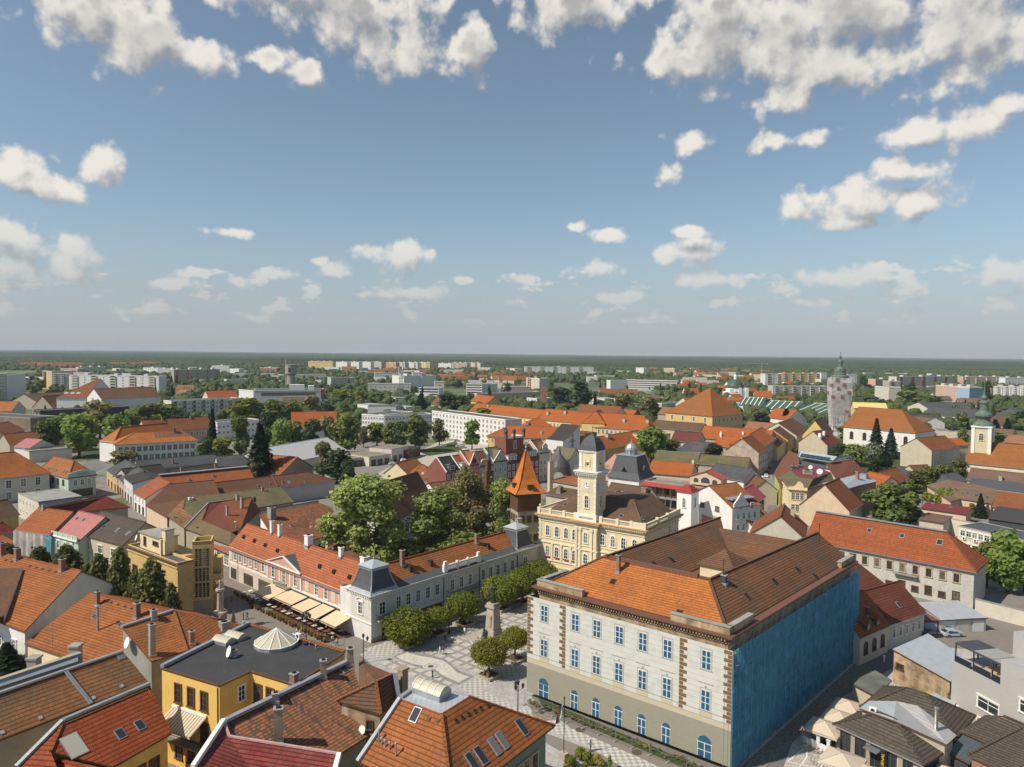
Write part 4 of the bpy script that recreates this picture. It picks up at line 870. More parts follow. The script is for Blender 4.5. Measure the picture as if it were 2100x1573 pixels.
m=MB();prof=[(3.35,33.95),(3.2,34.4),(2.95,35.1),(2.4,36.1),(1.6,37.0),(.45,37.7),(.25,37.9)]
for i in range(len(prof)-1):
 (r0,z0_),(r1,z1_)=prof[i],prof[i+1]
 for k in range(4):
  a0,a1=TF.a+pi/4+k*pi/2,TF.a+pi/4+(k+1)*pi/2;m.face([tc_+Vector((cos(a0)*r0,sin(a0)*r0,z0_)),tc_+Vector((cos(a1)*r0,sin(a1)*r0,z0_)),tc_+Vector((cos(a1)*r1,sin(a1)*r1,z1_)),tc_+Vector((cos(a0)*r1,sin(a0)*r1,z1_))])
m.box(tc_,.5,.5,37.7,38.3,TF.a);m.tube(tc_+Zv(38.2),tc_+Zv(39.6),.05);m.build('tower_cap',['slate'],th)
m=MB()
for sx,sy in((-1,0),(1,0),(0,-1),(0,1)):
 d=TF.u*sx+TF.v*sy;t2=TF.u*sy+TF.v*sx
 for z in(29.75,30.2):m.tube(tc_+(d*3.1-t2*3.1).to_3d()+Zv(z),tc_+(d*3.1+t2*3.1).to_3d()+Zv(z),.03,0,4)
 for k in range(13):q=tc_+(d*3.1+t2*(k-6)*.52).to_3d();m.tube(q+Zv(29.2),q+Zv(30.2),.02,0,4)
m.build('balcony_railing',['metal'],th)
def clockface(c,nrm,r=1.0):
 m=MB();nrm=Vector((nrm[0],nrm[1],0)).normalized();t=Vector((-nrm.y,nrm.x,0));up=Zv(1)
 def disc(r0,r1,d,k,seg=32,a0=0,a1=2*pi):
  for i in range(seg):
   p,q=a0+(a1-a0)*i/seg,a0+(a1-a0)*(i+1)/seg;f=[c+nrm*d+t*cos(p)*r0+up*sin(p)*r0,c+nrm*d+t*cos(p)*r1+up*sin(p)*r1,c+nrm*d+t*cos(q)*r1+up*sin(q)*r1,c+nrm*d+t*cos(q)*r0+up*sin(q)*r0]
   m.face(f,k)
 def sq(s,d,k):m.face([c+nrm*d+t*x*s+up*y*s for x,y in((-1,-1),(1,-1),(1,1),(-1,1))],k)
 sq(r*1.35,.05,2);sq(r*1.25,.07,3);disc(0,r*1.05,.1,2);disc(0,r,.12,0);disc(r*.62,r*.66,.14,1)
 for i in range(12):
  a=i*pi/6;e1=t*cos(a)+up*sin(a);e2=t*-sin(a)+up*cos(a);m.face([c+nrm*.14+e1*r*.70-e2*.045,c+nrm*.14+e1*r*.94-e2*.06,c+nrm*.14+e1*r*.94+e2*.06,c+nrm*.14+e1*r*.70+e2*.045],1)
 for a,l in((pi*.52,.8),(pi*-.02,.55)):
  e1=t*cos(a)+up*sin(a);e2=t*-sin(a)+up*cos(a);m.face([c+nrm*.16-e1*.15-e2*.05,c+nrm*.16+e1*r*l-e2*.03,c+nrm*.16+e1*r*l+e2*.03,c+nrm*.16-e1*.15+e2*.05],1)
 m.build('clock_face',['white','black','trim','w_cream'],th)
clockface(tc_+(-TF.v*2.4).to_3d()+Zv(25.6),-TF.v);clockface(tc_+(TF.u*2.4).to_3d()+Zv(25.6),TF.u)
for nv in(-TF.v,TF.u):
 window(th,tc_+(nv*2.38).to_3d()+Zv(20.4),nv,1.1,3.0,'arch_white',True)
 m=MB();q=tc_+(nv*2.2).to_3d();a=atan2(nv.x,-nv.y);m.box(q,1.3,.3,31.3,31.45,a);m.box(q,.5,.12,30.6,31.0,a,1)
 for s in(-1,1):m.box(q+Vector((cos(a),sin(a),0))*s*.6,.1,.25,30.2,31.9,a)
 m.build('belfry_window',['trimc','black'],th)
def text3d(s,pos,nrm,size,mat,parent=None,name='lettering',depth=.03,tilt=None,align='CENTER'):
 cu=bpy.data.curves.new('t','FONT');cu.body=s;cu.size=size;cu.extrude=depth;cu.align_x=align;cu.resolution_u=2
 ot=bpy.data.objects.new('t',cu);COL.objects.link(ot);dg=bpy.context.evaluated_depsgraph_get();me=bpy.data.meshes.new_from_object(ot.evaluated_get(dg));bpy.data.objects.remove(ot);me.name=name
 me.materials.clear();me.materials.append(M(mat));o=bpy.data.objects.new(name,me);o.location=Vector(pos)-org(parent)
 o.rotation_euler=(pi/2 if tilt is None else tilt,0,atan2(nrm[0],-nrm[1]));put(o,parent);return o
text3d('MDCCCLXXV',tc_+(-TF.v*2.78).to_3d()+Zv(17.85),-TF.v,.62,'black',th,'date_inscription')
# ================================================================ white corner building with two mansard towers
a_=P(761.3,1319);b_=P(740+1975/5.385,1060+285/5.385,9.8)
WF=Fr(a_,(b_-a_).xy);WL=(b_-a_).xy.length;WD=7.2
wb=empty('corner_building',WF.p(25,5),'long white building with low orange roof and a slate mansard tower at each end','building')
m=MB();m.prism(p4(WF,0,WL,0,WD+3),0,9.2,0,False);m.build('wall',['w_plate'],wb)
m=MB()
for a0,a1 in((0,5.6),(19.4,30.1),(43.2,WL)):m.prism(p4(WF,a0-.01,a1,-.1,0),3.9,8.9,0)
m.prism(p4(WF,-.1,0,-.1,6.6),3.9,8.9,0);m.prism(p4(WF,-.12,WL,-.13,0),0,.8,1);m.build('rustication',['w_rustic','w_stone'],wb)
m=MB()
for z0_,z1_,d_ in((3.6,3.9,.2),(8.6,8.75,.15),(9.1,9.35,.45),(9.36,9.55,.7)):m.prism([WF.p(-d_,-d_),WF.p(WL,-d_),WF.p(WL,WD+1),WF.p(-d_,WD+1)],z0_,z1_,0)
for i in range(95):m.box(WF.p(WL*(i+.5)/95,-.35),.2,.4,8.76,9.1,WF.a)
for i in range(12):m.box(WF.p(-.35,6.6*(i+.5)/12),.4,.2,8.76,9.1,WF.a)
m.build('cornice',['trim'],wb)
rm=MB();zr=13.1
Fw=[[WF.p(5.5,-.6,9.6),WF.p(43.6,-.6,9.6),WF.p(43.6,1.5,10.35),WF.p(5.5,1.5,10.35)],[WF.p(5.5,1.5,10.35),WF.p(43.6,1.5,10.35),WF.p(44.5,4.9,zr),WF.p(5.5,4.9,zr)],[WF.p(5.5,4.9,zr),WF.p(44.5,4.9,zr),WF.p(WL,WD+3.3,9.2),WF.p(5.5,WD+3.3,9.2)]]
slab(rm,Fw,None);rm.m[0]=3;rm.bar(WF.p(5.5,4.9,zr-.05),WF.p(44.5,4.9,zr-.05),.34,.18,2);rm.prism(p4(WF,44.5,WL,.3,WD+3),9.2,9.6,3)
wr=rm.build('roof',['t_orange2','wood','t_brick','slate'],wb)
WI=dict(F=Fw,fr=WF,roof=wr,root=wb)
for x,y in((841,1169),(883,1157),(1000,1122)):
 r=hit(WI,x,y)
 if r:m=MB();m.box(r[1].xy,.7,.9,r[1].z-.4,r[1].z+.75,WF.a,0);m.box(r[1].xy,.85,1.05,r[1].z+.76,r[1].z+.84,WF.a,1);m.build('roof_vent',['felt','iron'],wr)
chimney(WI,825,1158,3.0,.8,'w_brick');chimney(WI,977,1113,2.0,.7,'w_brick')
for ax_,label_ in((0.0,'front'),(43.4,'far')):
 cx,cy=ax_+3.05,3.15;m=MB();z0_=9.56
 def ring(s,z):return[WF.p(cx-s,cy-s,z),WF.p(cx+s,cy-s,z),WF.p(cx+s,cy+s,z),WF.p(cx-s,cy+s,z)]
 pr=[(3.75,z0_),(3.1,z0_+.5),(2.65,z0_+1.4),(2.2,z0_+2.9),(1.95,z0_+4.1)]
 for i in range(4):
  p,q=ring(*pr[i]),ring(*pr[i+1])
  for k in range(4):m.face([p[k],p[(k+1)%4],q[(k+1)%4],q[k]],1 if i==0 else 0)
  if i:
   for k in range(4):m.bar(p[k],q[k],.22,.22,1)
 for s,za,zb in((2.1,z0_+4.1,z0_+4.6),(2.3,z0_+4.61,z0_+4.75)):m.prism([p for p in ring(s,0)],za,zb,1)
 q=ring(2.3,z0_+4.76);t=WF.p(cx,cy,z0_+5.9)
 for k in range(4):m.face([q[k],q[(k+1)%4],t],2)
 m.lathe(WF.p(cx,cy),[(.16,z0_+5.8),(.2,z0_+6.1),(.05,z0_+6.4),(.03,z0_+7.4),(0,z0_+7.5)],6,1);m.build('mansard_tower',['slate','zinc','tin'],wb)
m=MB()
for i in range(3):
 a=19.9+i*3.3
 m.box(WF.p(a+1.65,-.1),3.3,.35,10.0,10.2,WF.a);m.box(WF.p(a+1.65,-.1),3.3,.35,11.0,11.15,WF.a)
 for k in range(9):m.box(WF.p(a+.2+k*.36,-.1),.2,.2,10.2,11.0,WF.a)
for a,s in((19.6,1.1),(23.2,.5),(26.5,.5),(29.9,1.1)):m.box(WF.p(a,-.1),s,.6,9.6,11.3 if s>1 else 11.2,WF.a);m.box(WF.p(a,-.1),s*.7,.5,11.3,12.0 if s>1 else 11.5,WF.a)
m.build('roof_parapet',['trim'],wb)
for a in(6.8,9.35,12.0,14.7,17.35,21.75,24.5,27.2,31.5,34.0,36.5,39.0,41.6):window(wb,WF.p(a,0 if not 19<a<30 else-.1,5.25),-WF.v,1.15,2.3,'plain',True)
for a in(2.6,46.2):window(wb,WF.p(a,-.1,5.1),-WF.v,1.5,2.4,'plain',True)
window(wb,WF.p(-.1,3.3,5.1),-WF.u,1.3,2.3,'plain',True)
m=MB()
for a in(6.8,9.35,12.0,14.7,17.35,31.5,34.0,36.5,39.0,41.6):m.box(WF.p(a,-.15),1.7,.3,8.05,8.2,WF.a);m.box(WF.p(a,-.1),1.2,.2,4.35,4.75,WF.a)
for a in(2.6,21.75,24.5,27.2,46.2):
 for k in range(9):
  t0,t1=pi*(k/9),pi*((k+1)/9);m.bar(WF.p(a+cos(t0)*1.05,-.2,7.85+sin(t0)*.6),WF.p(a+cos(t1)*1.05,-.2,7.85+sin(t1)*.6),.25,.14)
for k in range(9):
 t0,t1=pi*(k/9),pi*((k+1)/9);m.bar(WF.p(-.2,3.3+cos(t0)*1.05,7.65+sin(t0)*.6),WF.p(-.2,3.3+cos(t1)*1.05,7.65+sin(t1)*.6),.25,.14)
m.build('mouldings',['trim'],wb)
def shopfront(root,fr,b,a0,a1,z1_=3.3,k=4,mt='trimd',side=-1):
 m=MB();m.prism(p4(fr,a0,a1,b-.06,b),.25,z1_,0)
 for i in range(k):s=(a1-a0)/k;m.prism(p4(fr,a0+i*s+.18,a0+(i+1)*s-.18,b-.09,b-.065),.6,z1_-.6,1)
 m.build('shopfront',[mt,'glass'],root)
shopfront(wb,WF,-.1,2.6,5.5,3.4,2);shopfront(wb,WF,-.1,8.5,18.8,3.4,6,'w_maroon')
for a0,a1 in((1.0,4.2),(20.2,29.8)):
 m=MB();m.prism(p4(WF,a0,a1,-1.25,-.1),4.1,4.3,1)
 for i in range(int((a1-a0)/.18)+1):m.tube(WF.p(a0+i*.18,-1.2,4.3),WF.p(a0+i*.18,-1.2,5.3),.02,0,4)
 m.bar(WF.p(a0,-1.2,5.3),WF.p(a1,-1.2,5.3),.06,.06);m.bar(WF.p(a0,-1.2,4.4),WF.p(a1,-1.2,4.4),.05,.05)
 for a in(a0,a1):m.bar(WF.p(a,-1.2,5.3),WF.p(a,-.1,5.3),.06,.06)
 m.build('balcony',['iron','stone'],wb)
m=MB()
for a in(19.15,30.2,43.3):m.tube(WF.p(a,-.2,.3),WF.p(a,-.2,9.0),.07,0,6)
m.build('downpipe',['iron'],wb)
m=MB();m.prism(p4(WF,26.9,28.7,-.18,-.1),0,2.6,0);m.lathe((0,0),[(0,0)],3);c0=WF.p(27.8,-.18,2.6);m.face([c0+(WF.u*cos(t*pi/8)*.9).to_3d()+Zv(sin(t*pi/8)*.9)for t in range(9)]);m.build('gateway',['wood'],wb)
# ================================================================ pink building
a_,b_=P(470.5,1119,8.1),P(723,1217,8.1);PF=Fr(a_,(b_-a_).xy);PL=(b_-a_).xy.length
pk=empty('pink_building',PF.p(PL/2,5),'long pink two storey building with salmon tiled roof, grey slate pediment and cafe awnings','building')
PI_=dict(root=pk,fr=PF,L=PL,D=9.6)
F,ln,ed=roof_geo(PF,PL,9.6,8.0,12.8,'g',.45)
m=MB();m.prism(p4(PF,0,PL,0,9.6),0,7.95,0,False)
for x in(0,PL):t=[PF.p(x,0,7.95),PF.p(x,4.8,12.6),PF.p(x,9.6,7.95)];m.face(t if x==0 else t[::-1])
m.build('wall',['w_pink'],pk)
m=MB();slab(m,F,ed)
for p,q in ln:m.bar(p-Zv(.05),q-Zv(.05),.34,.18,0)
m.bar(ed[0]-Zv(.18),ed[1]-Zv(.18),.22,.14,2)
pr_=m.build('roof',['t_pink','wood','zinc'],pk);PI_['F']=F;PI_['roof']=pr_
m=MB()
ax,ay,az_=26.0,0,10.6;g0,g1=18.6,33.2;yb=2.9
m.face([PF.p(g0,-.25,8.05),PF.p(g1,-.25,8.05),PF.p(ax,-.25,az_)],1);m.face([PF.p(g1,-.45,8.1),PF.p(ax+.0,yb+.3,az_+.1),PF.p(ax,-.45,az_+.12)],0);m.face([PF.p(g0,-.45,8.1),PF.p(ax,-.45,az_+.12),PF.p(ax,yb+.3,az_+.1)],2)
for p,q in(((g0,8.0),(g1,8.0)),((g0,8.05),(ax,az_-.05)),((ax,az_-.05),(g1,8.05))):m.bar(PF.p(p[0],-.42,p[1]),PF.p(q[0],-.42,q[1]),.3,.22,3)
m.build('pediment',['slate','w_pink','t_pink','trim'],pk)
m=MB();m.prism(p4(PF,g0,g1,-.2,0),4.4,7.8,1)
m.prism(p4(PF,-.05,PL,-.12,0),3.9,4.35,0);m.prism(p4(PF,-.05,PL,-.2,-.001),7.6,7.9,0);m.prism(p4(PF,-.03,27,-.08,0),0.0,3.9,2)
for a in(.2,4.5,18.8,24.1,28.6,33.0,PL-.3):m.prism(p4(PF,a-.22,a+.22,-.26 if 18<a<34 else-.1,0),4.35,7.6,0)
m.build('trim_band',['trim','w_pink','w_pinkpale'],pk)
for a in(3.2,5.7,8.0,10.7,13.2,16.6):window(pk,PF.p(a,0,5.05),-PF.v,1.15,2.3,'plain',True)
for a in(21.5,31.0):window(pk,PF.p(a,-.2,4.9),-PF.v,1.3,2.4,'plain',True)
window(pk,PF.p(26.2,-.2,4.5),-PF.v,1.5,2.8,'plain',True)
for a in(39.0,42.6,48.1):window(pk,PF.p(a,0,4.75),-PF.v,1.3,2.3,'plain',True)
for a in(1.1,18.0,35.3,45.3):window(pk,PF.p(a,0,4.9),-PF.v,1.2,2.3,'shutter',True)
shopfront(pk,PF,-.09,.9,3.7,2.9,2,'wood');shopfront(pk,PF,-.09,7.4,11.8,2.9,3,'wood');shopfront(pk,PF,-.09,14.5,23.5,3.0,6,'trimd');shopfront(pk,PF,-.02,27.5,PL-.4,3.2,12,'w_maroon')
m=MB();m.prism(p4(PF,24.3,27.0,-.25,-.08),0,3.0,0);m.build('gateway',['wood'],pk)
m=MB();m.prism(p4(PF,23.3,29.2,-1.4,-.2),3.95,4.15,1)
for i in range(33):m.tube(PF.p(23.4+i*.18,-1.35,4.15),PF.p(23.4+i*.18,-1.35,5.1),.02,0,4)
m.bar(PF.p(23.4,-1.35,5.1),PF.p(29.2,-1.35,5.1),.07,.06);m.build('balcony',['iron','stone'],pk)
m=MB();m.tube(PF.p(4.5,-.15,.2),PF.p(4.5,-.15,7.8),.07,0,6);m.tube(PF.p(PL-.1,-.2,.2),PF.p(PL-.1,-.2,7.8),.07,0,6);m.build('downpipe',['zinc'],pk)
for x,y in((503,1100),(525,1108),(547,1117),(572,1128),(659,1160),(688,1171),(720,1182)):
 r=hit(PI_,x,y)
 if r:
  m=MB();q=r[1];d=PF.u*.5;z=q.z+.55;f=q-(PF.v*.7).to_3d();m.face([f-d.to_3d()-Zv(.35),f+d.to_3d()-Zv(.35),Vector((f.x,f.y,z))],1)
  m.face([f+d.to_3d()-Zv(.35),q+d.to_3d()*.3+Zv(.35),Vector((f.x,f.y,z))],0);m.face([f-d.to_3d()-Zv(.35),Vector((f.x,f.y,z)),q-d.to_3d()*.3+Zv(.35)],0);m.face([Vector((f.x,f.y,z)),q+d.to_3d()*.3+Zv(.35),q-d.to_3d()*.3+Zv(.35)],0)
  m.build('roof_vent',['slate','black'],pr_)
for x,y,h,w_ in((558,1093,2.9,.8),(574,1099,2.6,.8),(598,1104,2.2,1.1),(633,1118,2.2,1.4),(700,1142,2.0,.9),(748,1157,1.5,1.4)):chimney(PI_,x,y,h,w_,'white')
for k,(a0,a1)in enumerate(((21.6,28.2),(28.9,36.1),(36.7,41.3),(41.9,46.3),(46.9,52.4))):
 aw=empty('awning',PF.p((a0+a1)/2,-2.5),['leftmost sand coloured cafe awning, beside the balcony of the pink building','widest sand coloured cafe awning, second along the pink front','third sand coloured cafe awning, middle of the row','fourth sand coloured cafe awning, second from the white corner tower','last sand coloured cafe awning, nearest the white corner tower'][k],'awning','cafe awnings along the pink building')
 m=MB();t0,t1=3.6+.12*(k%2),2.55+.15*((k*3)%4);o1=-5.2+.35*((k*2)%3);m.face([PF.p(a0,o1,t1),PF.p(a1,o1,t1),PF.p(a1,-.3,t0),PF.p(a0,-.3,t0)],0);m.face([PF.p(a0,-.3,t0-.05),PF.p(a1,-.3,t0-.05),PF.p(a1,o1,t1-.05),PF.p(a0,o1,t1-.05)],0)
 m.face([PF.p(a0,o1,t1-.3),PF.p(a1,o1,t1-.3),PF.p(a1,o1,t1),PF.p(a0,o1,t1)],0);m.build('canopy',['awning'],aw)
 m=MB();m.bar(PF.p(a0,o1,t1-.05),PF.p(a1,o1,t1-.05),.1,.1);m.bar(PF.p(a0,-.3,t0-.05),PF.p(a1,-.3,t0-.05),.2,.2)
 for a in(a0+.1,a1-.1):m.tube(PF.p(a,o1,0),PF.p(a,o1,t1),.04);m.tube(PF.p(a,o1,t1-.08),PF.p(a,-.3,t0-.08),.03)
 m.build('frame',['iron'],aw)
m=MB();m.prism(p4(PF,28.6,52.4,-6.4,-.2),0,.12,0);o=m.build('terrace_deck',['wood']);tag(o,'low dark wooden cafe deck under the awnings of the pink building','deck')
# ================================================================ fire tower with steep orange spire
tf=Fr(P(1040+80/4.495,870+640/4.495,20),(P(1040+355/4.495,870+625/4.495,20)-P(1040+80/4.495,870+640/4.495,20)).xy);s=8.3
ft=empty('spire_tower',tf.p(s/2,s/2),'square stone tower with timber gallery and steep flared orange tiled spire with sun finial','tower')
m=MB();m.prism(p4(tf,1.0,s-1.0,1.0,s-1.0),0,15.3,0,False);m.prism(p4(tf,.9,s-.9,.9,s-.9),15.3,20,1,False);m.prism(p4(tf,.7,s-.7,.7,s-.7),15.0,15.3,1);m.build('wall',['w_stone','wood'],ft)
m=MB();pr=[(s/2+.2,19.7),(s/2-.9,20.9),(s/2-1.9,23.2),(.12,31.0)];cc_=tf.p(s/2,s/2)
for i in range(3):
 (r0,z0_),(r1,z1_)=pr[i],pr[i+1]
 for k in range(4):
  q=[]
  for r_,z_,kk in((r0,z0_,k),(r0,z0_,k+1),(r1,z1_,k+1),(r1,z1_,k)):
   sx,sy=((-1,-1),(1,-1),(1,1),(-1,1))[kk%4];q.append(tf.p(s/2+sx*r_,s/2+sy*r_,z_))
  m.face(q)
  m.bar(q[0],q[3],.22,.12,0)
m.prism(p4(tf,-.15,s+.15,-.15,s+.15),19.55,19.7,1);m.build('spire',['t_spire','wood'],ft)
for(sx,sy,ang)in((0,-1,0),(-1,0,1),(1,0,2)):
 c=cc_+(tf.u*sx*3.1+tf.v*sy*3.1).to_3d();m=MB();a=tf.a+(0 if sx==0 else pi/2);m.box(c,1.5,1.2,21.0,22.1,a,1);m.box(c+(tf.u*sx*.3+tf.v*sy*.3).to_3d(),1.7,1.6,22.1,22.2,a,0);m.build('dormer',['t_new','trimd'],ft)
m=MB();c=Vector((cc_.x,cc_.y,32.6));m.tube((cc_.x,cc_.y,30.8),(cc_.x,cc_.y,32.3),.1);m.lathe(cc_,[(.05,31.3),(.3,31.6),(.05,31.9)],8)
for i in range(12):a=i*pi/6;d=Vector((cos(a),0,sin(a)));m.tube(c,c+d*.95,.1,0,4,.02)
for i in range(12):a,b=i*pi/6,(i+1)*pi/6;m.face([c+Vector((0,-.08,0)),c+Vector((cos(a)*.5,-.08,sin(a)*.5)),c+Vector((cos(b)*.5,-.08,sin(b)*.5))][::-1])
m.build('sun_finial',['zinc'],ft)
for sd_,L_ in(('F',s-2),('L',s-2),('R',s-2)):
 fr2=Fr(tf.p(1,1),tf.u);inf=dict(fr=fr2,L=s-2,D=s-2,root=ft)
 facade(inf,sd_,3,16.6,1.3,2.2,'dark',.3,s-2.3);facade(inf,sd_,3,12.0,.95,1.6,'dark',.3,s-2.3);facade(inf,sd_,3,7.0,.95,1.6,'dark',.3,s-2.3)
def mir(w,a,b,dx=0,dy=0):
 return Vector((w[a].x*2-w[b].x+dx,w[a].y*2-w[b].y+dy,w[b].z))
 # ================================================================ roofs of the foreground
def rsky(info,pts,w=.8,l=1.1,kind='glass'):
 for x,y in pts:skylight(info,x,y,w,l,kind)
def pipe(info,x,y,h=1.0,r=.09,mat='zinc',cap=True,name='vent_pipe'):
 q=hit(info,x,y)
 if q:
  q=q[1];m=MB();m.tube(q-Zv(.3),q+Zv(h),r,0,8)
  if cap:m.lathe(q.xy,[(r*2.2,q.z+h+.05),(r*1.8,q.z+h+.22),(0,q.z+h+.3)],8)
  m.build(name,[mat],info['roof'])
def dish(parent,p,r=.5,az=pi*.7):
 m=MB();d=Vector((cos(az),-abs(sin(az)),.35)).normalized();x=d.orthogonal().normalized();y=d.cross(x);c=Vector(p)+Zv(.9);m.tube(p,c,.04,1,6)
 for i in range(3):
  for k in range(14):
   f=[]
   for rr,a in((i,k),(i,k+1),(i+1,k+1),(i+1,k)):t=2*pi*a/14;s_=rr/3;f.append(c+(x*cos(t)+y*sin(t))*r*s_+d*(s_*s_*.22*r))
   if i==0:f=[f[0],f[2],f[3]]
   m.face(f,0,True)
 m.tube(c+d*.1,c+d*r*.9,.02,1,4);return m.build('satellite_dish',['white','metal'],parent)
def aerial(parent,p,h=3):
 m=MB();p=Vector(p);m.tube(p,p+Zv(h),.03,0,5)
 for k in range(5):m.tube(p+Vector((-.35+.04*k,0,h-.1-k*.16)),p+Vector((.35-.04*k,0,h-.1-k*.16)),.015,0,4)
 return m.build('antenna',['metal'],parent)
def coping(parent,pts,w=.45,h=.3,mat='zinc',name='coping'):
 m=MB()
 for a,b in zip(pts,pts[1:]):m.bar(a,b,w,h,0)
 return m.build(name,[mat],parent)
def ac_unit(parent,p,a=0.0,name='air_conditioner'):
 m=MB();m.box(p,.95,.4,p[2]+.1,p[2]+.85,a,0);q=Vector(p)+Vector((sin(a),-cos(a),0))*.21;t=Vector((cos(a),sin(a),0))
 m.face([q+t*(cos(k*pi/8)*.3)+Zv(.47+sin(k*pi/8)*.3)for k in range(16)],1)
 for s in(-.35,.35):m.box(Vector(p)+t*s,.06,.4,p[2]-.02,p[2]+.1,a,1)
 return m.build(name,['white','iron'],parent)
i=poly('large orange tiled house with long blank white gable wall, at the left edge',dict(e1=(50,1295,8),ap=(167,1171,13.6),e2=(257,1204,8),r0=(-70,1118,13.6),e0=(-80,1246,8),e3=lambda w:w['e2']+w['r0']-w['ap']),[('e0','e1','ap','r0'),('e2','e3','r0','ap')],['e0','e1','ap','e2','e3','r0'],'t_new2','w_white',ridge=[('ap','r0')])
for x,y,h in((5,1138,2.4),(36,1147,2.2),(128,1170,2.2)):chimney(i,x,y,h,.95,'w_brick')
for k,x in enumerate((12,24,62,75,88,101,114)):skylight(i,x,1146+x*.24,.35,.25,'vent')
rsky(i,[(38,1216)],.6,.8)
m=MB();a,b,c,d=P(-60,1168,12.9),P(47,1164,13.0),P(8,1262,9.4),P(-60,1290,8.8);m.face([a,d,c,b]);m.face([b,c,c-Zv(2),b-Zv(2)],1);m.build('side_roof',['t_rust','w_white'],i['root'])
wallwins(i['root'],i['I'][0],i['I'][1],3,3.6,1.2,1.9,'white',6,1)
i=poly('low orange tiled roof with tall thin metal flue, in front of the white gable',dict(l0=(50,1319,6),ap=(185,1215,11.2),rr=(345,1257,11.2),l1=lambda w:w['l0']+w['rr']-w['ap'],b1=lambda w:mir(w,'rr','l1'),b0=lambda w:mir(w,'ap','l0')),[('l0','l1','rr','ap'),('b1','b0','ap','rr')],['l0','l1','rr','b1','b0','ap'],'t_new2','w_cream',ridge=[('ap','rr')])
chimney(i,200,1240,2.3,.6,'w_brick');chimney(i,281,1266,2.4,.85,'w_brick');pipe(i,201,1293,4.2,.2,'zinc');rsky(i,[(193,1264),(246,1281)],.6,.8)
for k in range(5):skylight(i,214+k*14,1232+k*4,.35,.25,'vent')
aerial(i['roof'],hit(i,108,1330)[1]if hit(i,108,1330)else i['W']['l0'],5)
i=poly('orange tiled house with grey plaster gable and white dish, beside the flat black roof',dict(a=(250,1286,13.2),p=(356,1252,13.2),q=(384,1334,9.4),s=(310,1356,9.4),t=(500,1282,8.4),t2=(440,1322,8.4)),[('s','q','p','a'),('q','t2','t','p')],['s','q','t2','t','p','a'],'t_orange2','concrete',ridge=[('p','q')],inset=.1)
coping(i['root'],[i['W']['a'],i['W']['p']],.5,.25)
chimney(i,315,1268,1.3,.8,'concrete');chimney(i,312,1342,4.6,.8,'concrete');chimney(i,393,1318,1.8,.7,'w_brick');rsky(i,[(357,1343)],.8,1.0)
chimney(i,460,1290,1.2,1.4,'concrete')
g=i['W']['a']+(i['W']['s']-i['W']['a'])*.35;dish(i['root'],g+Vector((-.5,-.3,-1.4)),.85,pi*.75)
i=poly('wide weathered brown orange tiled roof split by a zinc gutter, at the bottom left',dict(tl=(-80,1449,12.4),tr=(252,1336,12.4),br=(305,1399,8.8),bl=lambda w:w['br']+(w['tl']-w['tr'])),[('bl','br','tr','tl')],['bl','br','tr','tl'],'t_mixed','concrete',inset=.1)
W_=i['W'];coping(i['root'],[W_['tl'],W_['tr']],.5,.25);coping(i['root'],[W_['tl'].lerp(W_['tr'],.6)+Zv(.1),W_['bl'].lerp(W_['br'],.6)+Zv(.1)],.5,.2)
rsky(i,[(248,1345)],.9,1.0);rsky(i,[(83,1472),(192,1431),(250,1407),(5,1502)],.35,.35,'white')
w=empty('parapet_wall',P(80,1400,0),'old grey parapet wall with zinc flashing running along the top of the brown orange roof','wall')
m=MB();a,b,c=P(-80,1421,12.9),P(165,1341,12.9),P(252,1333,12.5)
for p,q in((a,b),):m.bar(p-Zv(12.8),q-Zv(12.8),.6,12.9,0);m.bar(p+Zv(.1),q+Zv(.1),.8,.18,1)
m.build('wall',['concrete','w_stone'],w)
m=MB();m.face([P(-80,1434,12.5),P(160,1356,12.5),P(160,1344,12.9),P(-80,1424,12.9)]);m.build('flashing',['zinc'],w)
for x,y in((70,1350),(155,1325)):p=P(x,y,12.9);m=MB();m.box(p,1.3,1.3,0,p.z,0,0);m.box(p,1.6,1.6,p.z,p.z+.25,0,1);m.build('pier',['w_stone','concrete'],w)
i=poly('red tiled ochre house with one big pale skylight and two small dark ones',dict(a=(130,1479,12.2),b=(307,1404,12.2),c=(352,1503,8.2),d=(232,1573,'a b c'),e=(104,1541,'a b c'),h=(35,1574,9.5),g=(150,1660,7.0)),[('e','d','c','b','a'),('h','g','e','a')],['h','g','d','c','b','a'],'t_red2','w_gold',ridge=[('a','e')],inset=.4)
W_=i['W'];coping(i['root'],[W_['h'],W_['a'],W_['b']],.5,.35,'zinc');rsky(i,[(152,1529)],1.9,3.0,'white');rsky(i,[(247,1505),(287,1487)],.9,1.3)
m=MB();a,b,c,d=P(118,1560,9.2),P(200,1578,9.2),P(205,1640,7),P(60,1640,7);m.face([d,c,b,a]);m.bar(a,b,.35,.2,0);m.build('lower_roof',['t_red2'],i['root'])
wallwins(i['root'],i['I'][2],i['I'][3],3,3.9,1.2,2.0,'dark',1,1,True)
YZ=13.0
Y={k:P(x,y,YZ)for k,(x,y)in dict(W=(332,1371),S=(450,1406.5),I=(513,1377),J=(604,1405),E=(707,1338),N=(510,1282)).items()}
yh=empty('yellow_house',P(500,1420),'bright yellow house with flat black felt roof, glass pyramid and striped awning, in the foreground','house');K=[Y[k]for k in'WSIJEN']
m=MB();m.prism([k.xy for k in K],0,YZ-.02,0,False);m.build('wall',['w_gold'],yh)
m=MB();m.prism([k.xy for k in K],YZ-.25,YZ,0)
for p,q in zip(K,K[1:]+K[:1]):m.bar(p+Zv(0),q+Zv(0),.35,.1,1)
for p,q in((Y['W'],Y['N']),):m.bar(p+Zv(.1),q+Zv(.1),.6,.45,2)
